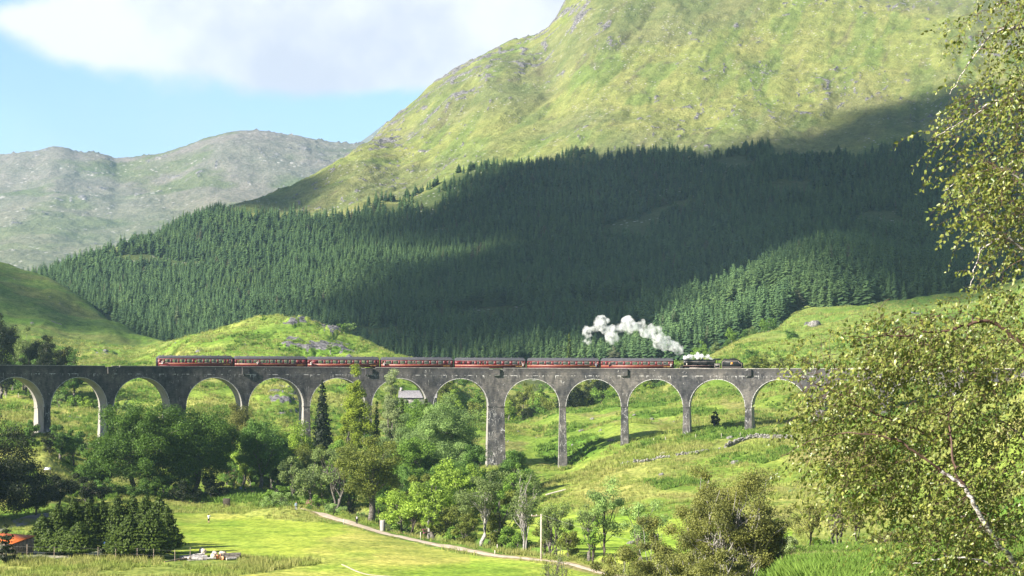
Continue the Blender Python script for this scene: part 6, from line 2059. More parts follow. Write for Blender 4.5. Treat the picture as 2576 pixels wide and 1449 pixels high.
# ------------------------------------------------------------------ small things on the ground
M_skin = simple_mat('skin', (0.50, 0.30, 0.22), (0.58, 0.36, 0.27), 5, 0.6)
M_wood = simple_mat('weathered_wood', (0.16, 0.12, 0.09), (0.36, 0.30, 0.24), 6, bump=0.01)
M_pale = simple_mat('pale_timber', (0.40, 0.36, 0.30), (0.60, 0.55, 0.47), 5, bump=0.01)
M_logb = simple_mat('silvery_log_bark', (0.20, 0.185, 0.175), (0.48, 0.46, 0.44), 4.0, bump=0.02)
M_cut = simple_mat('fresh_cut_wood', (0.62, 0.48, 0.32), (0.78, 0.66, 0.50), 8)
M_cutr = simple_mat('orange_cut_wood', (0.60, 0.25, 0.12), (0.70, 0.36, 0.20), 8)
M_stone = simple_mat('field_stone', (0.10, 0.095, 0.09), (0.32, 0.305, 0.29), 1.5, bump=0.05)
M_wroof = simple_mat('orange_sheet_roof', (0.62, 0.13, 0.03), (0.72, 0.20, 0.05), 2.0, 0.6)
M_slate = simple_mat('slate_roof', (0.20, 0.19, 0.205), (0.30, 0.285, 0.30), 2.5, 0.7)
M_wall = simple_mat('grey_house_wall', (0.30, 0.29, 0.27), (0.42, 0.40, 0.38), 1.0)
M_wire = simple_mat('wire', (0.2, 0.2, 0.2), (0.3, 0.3, 0.3), 1.0, 0.5)
M_white = simple_mat('white_board', (0.70, 0.70, 0.70), (0.80, 0.80, 0.80), 1.0, 0.5)
M_blue = simple_mat('blue_plastic', (0.015, 0.05, 0.20), (0.03, 0.09, 0.32), 1.0, 0.4)
M_yel = simple_mat('yellow_paint', (0.65, 0.45, 0.05), (0.75, 0.55, 0.08), 1.0, 0.4)
M_pink = leaf_mat('pink_blossom', (0.42, 0.13, 0.22), trans=.2, var=.4, yellow=0)


def cloth(name, c):
    return simple_mat(name, tuple(x * .8 for x in c), c, 6, 0.8)


def skin_obj(name, joints, edges, radii, m, parent, sub=1):
    me = bpy.data.meshes.new(name)
    me.from_pydata(joints, edges, [])
    o = obj(name, me, m, parent)
    sk = o.modifiers.new('skin', 'SKIN'); sk.use_smooth_shade = True
    lay = me.skin_vertices[0] if len(me.skin_vertices) else None
    if lay is None:
        return o
    for i, r in enumerate(radii):
        lay.data[i].radius = (r, r) if isinstance(r, (int, float)) else r
    lay.data[0].use_root = True
    s = o.modifiers.new('smooth', 'SUBSURF'); s.levels = sub; s.render_levels = sub
    return o


def ensure_skin(me):
    pass


def person(loc, rz, label, top, legs, hair, pose='photo', shorts=False, h=1.72, pack=None, sleeve=True, hat=None):
    """one continuous body grown over a skeleton; faces +y at rz = 0"""
    k = h / 1.72
    root = thing('person', label, 'person', loc, rz)
    J = []; Rr = []; E = []
    def j(p, r, par=None):
        J.append((p[0] * k, p[1] * k, p[2] * k)); Rr.append(r * k)
        if par is not None: E.append((par, len(J) - 1))
        return len(J) - 1
    pel = j((0, 0, .92), .125)
    wa = j((0, .01, 1.08), .115, pel); ch = j((0, .0, 1.27), .145, wa); ne = j((0, .01, 1.43), .06, ch)
    hd = j((0, .03, 1.53), .085, ne); tp = j((0, .02, 1.63), .085, hd); no = j((0, .115, 1.56), .018, hd)
    stride = .14 if pose == 'walk' else 0.03
    LEG = []
    for sx, sy in ((-1, stride), (1, -stride)):
        hp = j((sx * .09, 0, .86), .095, pel); kn = j((sx * .10, sy * .8 + .02, .48), .062, hp)
        an = j((sx * .105, sy * 1.2 - .03, .09), .042, kn); ft = j((sx * .115, sy * 1.2 + .12, .035), .038, an)
        LEG.append((hp, kn, an, ft))
    ARM = []
    for sx in (-1, 1):
        sh = j((sx * .185, 0, 1.37), .06, ch)
        if pose == 'photo' or (pose == 'raise' and sx == 1):
            el = j((sx * .27, .14, 1.20), .045, sh); wr = j((sx * .13, .30, 1.47), .032, el)
            dr = np.array((-sx * .3, .35, .8))
        elif pose == 'walk':
            el = j((sx * .24, -.06 * sx, 1.10), .045, sh); wr = j((sx * .25, .10 * sx + .04, .88), .032, el); dr = np.array((0, .3, -1))
        else:
            el = j((sx * .25, -.03, 1.10), .045, sh); wr = j((sx * .25, .06, .86), .032, el); dr = np.array((0, .2, -1))
        dr = dr / np.linalg.norm(dr)
        w = np.array(J[wr]) / k
        pm = j(tuple(w + dr * .06), .034, wr)
        side = unit(np.cross(dr, np.array((0, 1, .2))))
        pw = np.array(J[pm]) / k
        for q, (off, ln) in enumerate(((-.026, .062), (-.009, .075), (.009, .072), (.026, .058))):
            a_ = j(tuple(pw + side * off + dr * .03), .0095, pm); j(tuple(pw + side * off * 1.15 + dr * (.03 + ln * .7) + np.array((0, .015, 0))), .008, a_)
        t_ = j(tuple(w + side * -.035 * sx + dr * .035), .011, wr); j(tuple(w + side * -.055 * sx + dr * .075), .009, t_)
        ARM.append((sh, el, wr))
    skin_obj('body', J, E, Rr, M_skin, root)
    def sub(name, idx, ed, extra, m):
        P = [J[i] for i in idx]; rr = [Rr[i] + extra * k for i in idx]
        mp = {i: n for n, i in enumerate(idx)}
        skin_obj(name, P, [(mp[a], mp[b]) for a, b in ed], rr, m, root)
    sh0, el0, wr0 = ARM[0]; sh1, el1, wr1 = ARM[1]
    idx = [ch, wa, pel, sh0, el0, sh1, el1]; ed = [(ch, wa), (wa, pel), (ch, sh0), (sh0, el0), (ch, sh1), (sh1, el1)]
    if sleeve: idx += [wr0, wr1]; ed += [(el0, wr0), (el1, wr1)]
    sub('top', idx, ed, .018, top)
    idx = [pel] + [LEG[0][0], LEG[0][1], LEG[1][0], LEG[1][1]]; ed = [(pel, LEG[0][0]), (LEG[0][0], LEG[0][1]), (pel, LEG[1][0]), (LEG[1][0], LEG[1][1])]
    if not shorts: idx += [LEG[0][2], LEG[1][2]]; ed += [(LEG[0][1], LEG[0][2]), (LEG[1][1], LEG[1][2])]
    sub('shorts' if shorts else 'trousers', idx, ed, .014, legs)
    for L_ in LEG: sub('shoe', [L_[3], L_[2]], [(L_[3], L_[2])], .014, M_dshoe)
    skin_obj('hair', [(0, 0, 1.66 * k), (0, -.03 * k, 1.60 * k), (0, -.05 * k, 1.50 * k)], [(0, 1), (1, 2)], [.085 * k, .088 * k, .05 * k], hair, root)
    if pack is not None:
        b = MB(); b.box(-.14 * k, .14 * k, -.32 * k, -.15 * k, 1.02 * k, 1.42 * k)
        o = b.build('backpack', pack, None); o.location = loc; o.rotation_euler = (0, 0, rz)
        bv = o.modifiers.new('round', 'BEVEL'); bv.width = .05; bv.segments = 3
        tag(o, 'small pale backpack worn by the ' + label.split(' ', 1)[1][:50] if False else 'small pale rucksack on the back of the path walker', 'backpack')
    return root


M_dshoe = cloth('dark_shoe', (0.03, 0.03, 0.03))
_probe = bpy.data.meshes.new('probe'); _probe.from_pydata([(0, 0, 0), (0, 0, 1)], [(0, 1)], [])
HAS_SKIN = False


def skin_obj(name, joints, edges, radii, m, parent, sub=1):      # noqa: F811 - grown as tapered tubes welded by a voxel remesh
    mb = MB()
    J = [np.array(p, float) for p in joints]
    for a, b in edges:
        mb.tube([J[a] + (J[a] - J[b]) * 0.001, J[a] * .5 + J[b] * .5, J[b]], [radii[a], (radii[a] + radii[b]) / 2, radii[b]], 8)
    for p, r in zip(J, radii):
        prof = [(r * math.cos(g), r * math.sin(g)) for g in np.linspace(-math.pi / 2, math.pi / 2, 6)]
        mb.lathe(prof, 8, 'z', tuple(p))
    o = mb.build(name, m, parent, smooth=True)
    rm = o.modifiers.new('weld', 'REMESH'); rm.mode = 'VOXEL'; rm.voxel_size = 0.012 if name == 'body' else 0.016; rm.use_smooth_shade = True
    return o


def gz(u, v, dmin=200): return GR.hit(u, v, dmin)


Cw = cloth('white_cloth', (0.78, 0.78, 0.80)); Cb = cloth('black_cloth', (0.02, 0.02, 0.025)); Cn = cloth('navy_cloth', (0.02, 0.03, 0.07))
Cg = cloth('grey_cloth', (0.36, 0.35, 0.40)); Cd = cloth('dark_grey_cloth', (0.05, 0.05, 0.06)); Cbl = cloth('light_blue_cloth', (0.35, 0.45, 0.60))
Hd = cloth('dark_hair', (0.03, 0.02, 0.015)); Hf = cloth('fair_hair', (0.62, 0.52, 0.36)); Hg = cloth('grey_hair', (0.55, 0.53, 0.52))
person(gz(525, 1316), math.pi + 2.9, 'person in white top and dark shorts standing alone on the lawn with raised arms', Cw, Cb, Hd, 'photo', shorts=True)
x, y, z = pt(1051, 1471, 224)
z = float(GR.z(np.array(x), np.array(y))); person((x, y, z), -0.25, 'person in black jacket at the bottom edge lifting a camera', Cd, Cb, Hf, 'photo')
x, y, z = pt(1062.5, 1472, 225)
z = float(GR.z(np.array(x), np.array(y))); person((x, y, z), -0.1, 'person in grey top beside the one in the black jacket', Cg, Cb, Hg, 'raise', h=1.66)
person(gz(897.5, 1319), 0.3, 'walker in black with a pale rucksack beside the big sycamore', Cb, Cb, Hd, 'stand', pack=cloth('pale_pack', (0.6, 0.6, 0.62)))
person(gz(617, 1246), 2.7, 'walker in navy on the upper path just before the culvert', Cn, Cg, Hd, 'walk', h=1.75)
person(gz(605, 1241), 2.9, 'walker in dark clothes with light shoulders at the far end of the upper path', Cbl, Cn, Hg, 'walk', h=1.75)
person(gz(745, 1284), -2.6, 'walker in light blue half hidden by bushes where the path reappears', Cbl, Cg, Hd, 'walk')


# utility pole with a short arm and its wire
def pole():
    x, y, z = gz(1361.5, 1409)
    H = pt(1361.5, 1293, y)[2] - z
    r = thing('utility_pole', 'slim grey wooden pole with a short crossarm standing beside the path', 'pole', (x, y, z))
    b = MB(); b.tube([(0, 0, -.4), (0, 0, H)], [.15, .10], 10); b.build('post', M_pale, r, smooth=True)
    b = MB(); b.box(-1.5, .15, -.06, .06, H - .35, H - .22); b.build('crossarm', M_wood, r)
    for xx in (-1.4, -.7): c = MB(); c.lathe([(0, H - .22), (.06, H - .22), (.07, H - .12), (0, H - .05)], 8, c=(xx, 0, 0)); c.build('insulator', M_white, r)
    b = MB()
    t = np.linspace(0, 1, 20)[:, None]; P0 = np.array((0, 0, H - .1)); P1 = np.array((48, -25, H - 3))
    P = P0 * (1 - t) + P1 * t; P[:, 2] -= 3.0 * (4 * t * (1 - t))[:, 0]
    b.tube(P, .012, 4); b.build('cable', M_wire, r)


pole()


def post(u, v, hpx, label, name='marker_post', m=None, w=.07, d=None):
    x, y, z = gz(u, v) if d is None else GR.at(u, d)
    h = hpx / F * y
    b = MB(); b.box(-w, w, -w, w, -.3, h - .04); b.add([(-w, -w, h - .04), (w, -w, h - .04), (w, w, h - .04), (-w, w, h - .04), (0, 0, h)], [], [(0, 1, 4), (1, 2, 4), (2, 3, 4), (3, 0, 4)])
    return tag(b.build(name, m or M_pale, loc=(x, y, z)), label, 'post')


post(865, 1318, 13, 'small wooden post on the lawn side of the path below the walker')
post(1245, 1396, 12, 'small wooden post on the lawn side of the path right of the gnarled alder')
post(1251, 1385, 16, 'pale wooden post across the path behind the small one')
post(1058, 1358, 20, 'pale wooden post at the far side of the path near the crooked tree')
post(660, 1277, 12, 'short pale post in the rough grass below the culvert')
for u, v, h, lab in ((1082, 1352, 26, 'white tree guard round the sapling on the path side'), (962, 1335, 26, 'grey mesh tree guard right of the big sycamore')):
    x, y, z = gz(u, v); hh = h / F * y
    r = thing('tree_guard', lab, 'tree guard', (x, y, z))
    b = MB(); b.lathe([(.42, 0), (.40, hh), (.38, hh), (.40, 0)], 12); b.build('mesh_tube', M_wall, r)
    for sx in (-.46, .46):
        b = MB(); b.box(sx - .05, sx + .05, -.05, .05, -.3, hh + .15); b.build('stake', M_wood, r)


# fences
def fence(name, label, pts_uv, hpx, m=None, d=None, wires=3, dmin=200, w=.05, group=None, lead=0):
    P = [gz(u, v, dmin) if d is None else GR.at(u, v) for u, v in pts_uv]
    o = P[0]
    r = thing(name, label, 'fence', o, group=group)
    hh = hpx / F * o[1]
    for i, p in enumerate(P):
        b = MB(); x, y, z = (p[k] - o[k] for k in range(3)); hv = hh * (1 + .12 * math.sin(i * 2.3)); ln = .03 * math.sin(i * 3.7)
        b.add([(x - w, y - w, z - .4), (x + w, y - w, z - .4), (x + w, y + w, z - .4), (x - w, y + w, z - .4), (x - w + ln, y - w, z + hv), (x + w + ln, y - w, z + hv), (x + w + ln, y + w, z + hv), (x - w + ln, y + w, z + hv)],
              [(0, 1, 5, 4), (1, 2, 6, 5), (2, 3, 7, 6), (3, 0, 4, 7), (4, 5, 6, 7)])
        b.build('fence_post', m or M_wood, r)
    for k in range(wires):
        b = MB(); f = (k + 1) / (wires + .3)
        b.tube([(p[0] - o[0], p[1] - o[1] - w - .01, p[2] - o[2] + hh * f) for p in P], .006, 4)
        b.build('wire', M_wire, r)
    return r


fence('post_fence', 'wire fence with tall rough posts along the front of the conifer clump', [(15, 1401), (68, 1403), (136, 1404), (195, 1405), (246, 1409), (291, 1408), (345, 1408), (386, 1411), (440, 1413), (478, 1412)], 31, M_wood, wires=2, w=.035)
fence('post_fence', 'wire fence of thin posts crossing the slope behind the left arches', [(-20, 1003), (15, 1001), (46, 999), (78, 995), (106, 990), (140, 1000), (178, 1012), (214, 1022), (258, 1036), (276, 1038), (320, 1045), (345, 1048), (360, 1050), (400, 1052)], 11, M_pale, dmin=480, w=.07)
fence('post_fence', 'short line of thin stakes in the grass in front of the far right piers', [(1644, 1113), (1674, 1111), (1750, 1102), (1815, 1102), (1862, 1100), (1998, 1094)], 11, M_pale, dmin=430, w=.05, wires=0)
fence('post_fence', 'wire fence along the forest edge on the upper right hillside', [(2200, 704), (2330, 668), (2375, 652), (2420, 644), (2470, 640)], 9, M_pale, dmin=1080, w=.1, wires=1)


# drystone wall on the slope
def drystone():
    segs = [[(1560, 1170), (1620, 1163), (1650, 1156), (1700, 1148), (1750, 1141), (1790, 1134), (1812, 1131)], [(1825, 1127), (1850, 1117), (1880, 1106), (1910, 1102), (1936, 1103)], [(1944, 1104), (1975, 1104), (1995, 1108)]]
    lab = ['low broken drystone wall running up the slope, its longer lower stretch', 'higher upright stretch of drystone wall nearest the right pier', 'end stretch of drystone wall disappearing behind the birch leaves']
    for si, sg in enumerate(segs):
        P = np.array([gz(u, v, 380) for u, v in sg]); o = P[0].copy()
        b = MB(); rng = np.random.default_rng(si)
        dl = np.r_[0, np.cumsum(np.hypot(*np.diff(P[:, :2], axis=0).T))]
        for s in np.arange(0, dl[-1], .36):
            x = np.interp(s, dl, P[:, 0]); y = np.interp(s, dl, P[:, 1]); z = float(GR.z(np.array(x), np.array(y)))
            hh = [.38, .85, .8][si] * (.75 + .5 * rng.uniform()) * (0 if si == 0 and math.sin(s * .55) > .93 else 1)
            q = 0
            while q < hh:
                r = rng.uniform(.14, .26)
                m = Matrix.Translation((x - o[0] + rng.normal() * .12, y - o[1] + rng.normal() * .12, z - o[2] + q + r * .6)) @ Matrix.Rotation(rng.uniform(0, 3), 4, Vector(rng.normal(size=3)).normalized())
                b.box(-r * 1.2, r * 1.2, -r, r, -r * .7, r * .7, m=m)
                q += r * 1.35
        w = b.build('drystone_wall', M_stone, loc=tuple(o))
        bv = w.modifiers.new('worn', 'BEVEL'); bv.width = .04; bv.segments = 1
        tag(w, lab[si], 'wall')


drystone()


def boulder(u, v, wpx, label, dmin=200, seed=0, group=None, flat=.6, name='boulder', mm=None):
    x, y, z = gz(u, v, dmin); r = wpx / 2 / F * y
    rng = np.random.default_rng(seed)
    V = []; n = 10; m_ = 7
    for i in range(m_ + 1):
        th = math.pi * i / m_
        for k in range(n):
            ph = 2 * math.pi * k / n
            d = np.array((math.sin(th) * math.cos(ph), math.sin(th) * math.sin(ph), math.cos(th)))
            q = r * (1 + .28 * math.sin(3 * d[0] + seed) * math.cos(2.5 * d[1] + seed) + .10 * rng.normal() * (0 < i < m_))
            V.append(d * q * (1, .8, flat))
    Q = [(i * n + k, (i + 1) * n + k, (i + 1) * n + (k + 1) % n, i * n + (k + 1) % n) for i in range(m_) for k in range(n)]
    return tag(obj(name, mesh_np(name, V, Q), mm or M_stone, loc=(x, y, z + r * flat * .25)), label, 'boulder', group)


rb_ = np.random.default_rng(11)
for k, (u, v, w, lab) in enumerate([(1835, 1103, 18, 'pale flat boulder in the grass above the drystone wall'), (1668, 1143, 16, 'grey boulder just above the lower drystone wall'), (1850, 1166, 22, 'flat boulder on the pale grass below the wall'), (1663, 1195, 14, 'small grey boulder low on the pale grass slope'),
                                    (1887, 973, 14, 'pale boulder high under the arch right of the lone tree'), (1640, 1055, 12, 'pale boulder between the fourth and fifth right piers'), (1595, 1045, 10, 'small boulder beside the third right pier'), (1490, 1055, 12, 'grey boulder left of the tall pier with veins'),
                                    (1216, 1068, 14, 'white boulder on the grass left of the broad pier'), (1462, 1085, 14, 'larger boulder in the middle of the arch right of the slim pier'), (1511, 1083, 8, 'small stone right of the larger boulder'), (1440, 1120, 8, 'tiny pale stone near the slim pier'),
                                    (1536, 1110, 16, 'pointed boulder above the viaduct shadow'), (1722, 1098, 8, 'stone by the foot of the fifth pier'), (2048, 820, 34, 'pale rock slab on the right hillside above the parapet'), (2000, 846, 14, 'small rock left of the slab on the right hillside'),
                                    (2210, 935, 12, 'rock on the hillside at far right'), (265, 885, 16, 'pale boulder on the green slope left of the train'), (1588, 1368, 20, 'dark wet boulder by the river at the lawn edge')]):
    boulder(u, v, w, lab, 200 if v > 1130 else 430 if v > 1000 else 500, seed=k)
for k in range(46):
    u, v = (rb_.uniform(1260, 1960), rb_.uniform(1020, 1130)) if k < 26 else (rb_.uniform(420, 980), rb_.uniform(840, 1040))
    boulder(u, v, rb_.uniform(3, 7), 'small grey stone lying in the hillside grass', 500, seed=50 + k, group='small stones in the hillside grass')


# fallen trunk, log pile
def log(name, p, dirv, L, r, label, bark=None, cut=None, group=None):
    root = thing(name, label, 'log', p, group=group)
    d = unit(np.array(dirv, float)); b = MB()
    P = np.array([d * L * t for t in np.linspace(-.5, .5, 5)]); P[:, 2] += np.array([0, .02, .03, .01, 0]) * L * .2
    b.tube(P, [r * 1.02, r, r * .98, r * .95, r * .9], 10, cap=False); b.build('bark', bark or M_bark, root, smooth=True)
    for e in (0, -1):
        c = MB(); c.tube([P[e] - d * .01, P[e] + d * .012 * (1 if e else -1) * 1.0], [r * .97, r * .97], 12); c.build('cut_end', cut or M_cut, root)
    return root


LOGS = [(555, 1393, 0, (-.5, .86, 0), 1.2, .36, 0, 'biggest log of the pile, its cut face towards the lawn'), (501, 1386, .2, (.35, -.93, 0), 1.6, .34, 0, 'log with round white cut face on the left top of the pile'), (533, 1389, .1, (.3, -.95, 0), 1.5, .26, 0, 'white ended log in the middle of the pile'),
        (533, 1398, 0, (.2, -.97, 0), 1.4, .33, 0, 'grey weathered log under the middle of the pile'), (541, 1397, 0, (.3, -.95, 0), 1.3, .27, 1, 'orange ended log in the middle of the pile'), (576, 1396, .15, (-.96, -.25, 0), 3.0, .25, 1, 'long dark log with orange end at the right top of the pile'),
        (577, 1403, 0, (-.96, -.2, 0), 2.8, .25, 1, 'long dark log with orange end at the right bottom of the pile'), (565, 1403, 0, (-.5, -.86, 0), 1.2, .25, 1, 'short orange ended log in the right part of the pile'), (583, 1406, 0, (-.8, -.5, 0), 1.6, .17, 0, 'thin pale ended log at the right foot of the pile'),
        (478, 1394, .1, (.96, .2, .12), 3.6, .17, 0, 'long grey pole log sloping up to the left top of the pile'), (492, 1400, 0, (.95, .3, .05), 3.0, .24, 0, 'silvery log in the left part of the pile'), (480, 1396, 0, (.9, .4, 0), 1.8, .2, 0, 'short silvery log in the left part of the pile'),
        (483, 1404, 0, (.98, -.1, 0), 3.2, .16, 0, 'thin log along the left foot of the pile'), (470, 1404, 0, (.8, -.5, 0), 1.0, .2, 0, 'small round ended log at the left foot of the pile'), (519, 1403, 0, (.97, .2, .03), 2.6, .15, 0, 'thin dark log in the gap of the pile'), (497, 1409, 0, (.95, .25, 0), 2.8, .05, 0, 'straight thin pole lying in front of the pile')]
for i, (u, v, up, dv, L, r, c, lab) in enumerate(LOGS):
    x, y, z = gz(u, 1409); y2 = y + (1405 - v) * .16; r *= 1.25
    z = float(GR.z(np.array(x), np.array(y2)))
    log('log', (x, y2, z + r + up + max(0, (1400 - v)) * .03), dv, L, r, lab, cut=M_cutr if c else M_cut, bark=M_bark if c else M_logb)
for i in range(9):
    u = 428 + i * 6.2; x, y, z = gz(u, 1413 - i * .6)
    log('branch_log', (x, y, z + .12 + .05 * (i % 3)), (.8, .75, .12), 1.9, .08, 'thin reddish cut branch in the row left of the log pile', cut=M_cutr, group='thin cut branches left of the log pile')
x, y, z = gz(1398, 1243, 330); log('fallen_trunk', (x, y, z + .4), (.9, .3, .22), 5.0, .22, 'pale bare trunk lying on the slope right of the half dead tree', bark=M_pale)


# culvert with stone sides under the upper path; upright dark slab
def culvert():
    x, y, z = gz(648, 1262)
    r = thing('culvert', 'small stone culvert with dark opening under the upper path', 'culvert', (x, y - 1.0, z - .75))
    r.scale = (.7, .8, .7)
    b = MB(); b.box(-2.6, -1.0, -.5, .5, -.6, 1.0); b.build('abutment', M_stone, r)
    b = MB(); b.box(1.0, 2.2, -.5, .5, -.6, 1.0); b.build('abutment', M_stone, r)
    b = MB(); b.box(-2.7, 2.3, -.6, 2.2, 1.0, 1.2); b.build('slab', M_stone, r)
    b = MB(); b.box(-.998, .998, .9, 1.0, -.6, .998); b.build('back_wall', M_dbark, r)  # dark panel in the opening, standing in for the shade inside


culvert()
x, y, z = gz(570, 1274); b = MB(); b.box(-.75, .75, -.25, .25, -.3, 1.7); o = b.build('stone_slab', M_dbark, loc=(x, y, z)); bv = o.modifiers.new('w', 'BEVEL'); bv.width = .06; tag(o, 'upright dark stone slab at the edge of the rough grass under the oak', 'stone')
for k, (u, v, w, lab) in enumerate([(577, 1241, 12, 'white boulder beside the upper path, left'), (634, 1246, 9, 'white boulder on the right verge of the upper path'), (622, 1243, 8, 'small white boulder behind the navy walker'), (640, 1252, 10, 'pale boulder above the culvert')]):
    boulder(u, v, w, lab, 300, seed=70 + k, mm=M_white)


# information board on the left slope
def board():
    x, y, z = gz(119, 1190, 330)
    r = thing('information_board', 'white information board on two legs on the left slope', 'sign', (x, y, z))
    for sx in (-.65, .65): b = MB(); b.box(sx - .06, sx + .06, -.05, .05, -.3, .9); b.build('leg', M_wood, r)
    b = MB(); V = [(-.75, -.3, .75), (.75, -.3, .75), (.75, .3, 1.25), (-.75, .3, 1.25), (-.75, -.26, .68), (.75, -.26, .68), (.75, .34, 1.18), (-.75, .34, 1.18)]
    b.add(V, [(0, 1, 2, 3), (4, 7, 6, 5), (0, 4, 5, 1), (1, 5, 6, 2), (2, 6, 7, 3), (3, 7, 4, 0)]); b.build('panel', M_white, r)


board()


# orange roofed shed, yard things, greenhouse hidden in the conifers
def shed():
    x, y, z = gz(44, 1398)
    r = thing('wooden_shed', 'open wooden shed with a bright orange sloping roof at the left edge', 'shed', (x - 1.2, y + 2, z), -0.5)
    r.scale = (.84, .84, .80)
    b = MB()
    V = [(-5.5, -2.6, 2.35), (2.2, -2.6, 2.30), (2.6, 2.8, 3.35), (-5.5, 2.8, 3.5), (-5.5, -2.6, 2.27), (2.2, -2.6, 2.22), (2.6, 2.8, 3.27), (-5.5, 2.8, 3.42)]
    b.add(V, [(0, 1, 2, 3), (4, 7, 6, 5), (0, 4, 5, 1), (1, 5, 6, 2), (2, 6, 7, 3), (3, 7, 4, 0)]); b.build('roof', M_wroof, r)
    rng = np.random.default_rng(4)
    b = MB()
    for k in range(17):
        yy = -2.4 + k * .3; t = (yy + 2.6) / 5.4; xx = 2.05 + .38 * t + rng.normal() * .02; zt = 2.22 + 1.0 * t - .03
        b.box(xx - .04, xx + .0, yy, yy + .24, -.2, zt - rng.uniform(0, .05))
    b.build('side_wall', M_wood, r)
    b = MB()
    for k in range(24):
        xx = -5.4 + k * .315
        if 3 < k < 15: continue
        b.box(xx, xx + .27, -2.45, -2.41, -.2, 2.2)
    b.build('front_wall', M_dbark, r)
    b = MB(); b.box(-5.4, 2.2, 2.4, 2.46, -.2, 3.2); b.build('back_wall', M_dbark, r)
    for xx in (-2.9, .3): b = MB(); b.box(xx - .08, xx + .08, -2.55, -2.452, -.2, 2.24); b.build('post', M_wood, r)
    x, y, z = gz(268, 1404)
    r = thing('greenhouse', 'small grey greenhouse gable half hidden between the clump conifers', 'greenhouse', (x, y + 6.5, z))
    b = MB(); b.prism([(-1.3, 0), (1.3, 0), (1.3, 2.3), (.6, 2.9), (-.6, 2.9), (-1.3, 2.3)], -.02, 2.5); b.build('shell', simple_mat('greenhouse_panel', (.12, .16, .19), (.2, .25, .28), 2, .3), r)
    for P in ([(-1.3, 0), (-1.3, 2.3)], [(1.3, 0), (1.3, 2.3)], [(-1.3, 2.3), (-.6, 2.9)], [(-.6, 2.9), (.6, 2.9)], [(.6, 2.9), (1.3, 2.3)], [(-1.3, 2.0), (1.3, 2.0)], [(0, 0), (0, 2.9)]):
        b = MB(); b.tube([(P[0][0], -.05, P[0][1]), (P[1][0], -.05, P[1][1])], .035, 4); b.build('frame_bar', M_alu, r)
    x, y, z = gz(254, 1398)
    b = MB(); b.lathe([(0, 0), (.28, .02), (.30, .35), (.28, .68), (.22, .72), (0, .72)], 14); tag(b.build('barrel', M_blue, loc=(x, y + 3, z + 1.0)), 'blue plastic barrel raised in the shade left of the greenhouse', 'barrel')
    b = MB(); b.box(-.5, .5, -.5, .5, -.2, .99); tag(b.build('block_stand', M_wood, loc=(x, y + 3, z)), 'dark stand under the blue barrel', 'stand')
    x, y, z = gz(200, 1398)
    r = thing('trestle_table', 'white topped table in the yard between shed and conifers', 'table', (x, y + 1, z), .1)
    b = MB(); b.box(-.9, .9, -.45, .45, .95, 1.02); b.build('tabletop', M_white, r)
    for sx in (-.8, .8):
        for sy in (-.38, .38): b = MB(); b.box(sx - .04, sx + .04, sy - .04, sy + .04, 0, .949); b.build('leg', M_pale, r)
    x, y, z = gz(212, 1401)
    r = thing('log_splitter', 'small yellow machine on two wheels standing in the yard', 'machine', (x, y, z), .5)
    b = MB(); b.box(-.12, .12, -.15, .15, .35, 1.6); b.build('beam', M_yel, r)
    b = MB(); b.box(-.6, .2, -.25, .25, .25, .45); b.build('chassis', M_grime, r)
    for sy in (-.35, .35): b = MB(); b.lathe([(0, sy - .06), (.25, sy - .06), (.28, sy), (.25, sy + .06), (0, sy + .06)], 12, 'y', (-.2, 0, .28)); b.build('wheel', M_grime, r)
    rng = np.random.default_rng(8)
    for k in range(14):
        u = rng.uniform(100, 172); x, y, z = gz(u, rng.uniform(1386, 1394))
        log('firewood_log', (x, y, z + .15 + .2 * (k % 3)), (rng.normal(), rng.normal(), .1), rng.uniform(.5, 1.0), rng.uniform(.1, .2), 'split pale firewood piece heaped right of the shed', group='firewood heaped right of the shed')


shed()


# house with slate roof behind the viaduct
def house():
    x, y, z = GR.at(1052, 585)
    zr = pt(1052, 982, 585)[2]; ze = pt(1052, 1000, 580)[2]
    r = thing('house', 'low house behind the arches showing its grey slate roof', 'house', (x, y, z))
    a, e = zr - z, ze - z
    b = MB(); b.box(-6, 6, -2.8, 2.8, -1, e); b.build('wall', M_stone, r)
    b = MB(); V = [(-6.3, -3.3, e - .15), (6.3, -3.3, e - .15), (6.3, 0, a), (-6.3, 0, a), (-6.3, 3.3, e - .15), (6.3, 3.3, e - .15)]
    b.add(V, [(0, 1, 2, 3), (3, 2, 5, 4)]); b.add([(-6, -2.8, e), (-6, 2.8, e), (-6, 0, a - .1), (6, -2.8, e), (6, 2.8, e), (6, 0, a - .1)], [], [(0, 1, 2), (3, 5, 4)])
    ro = b.build('roof', M_slate, r)
    b = MB(); b.box(-5.9, -5.1, -.4, .4, a - .5, a + .9); b.build('chimney', M_wall, ro)
    for xx in (-3.5, 0, 3.5):
        b = MB(); b.box(xx - .5, xx + .5, -2.86, -2.80, e - 2.2, e - .9); w = b.build('window', M_grime, r)
        f = MB(); f.box(xx - .56, xx + .56, -2.9, -2.861, e - 2.26, e - 2.2); f.build('sill', M_white, w)


house()

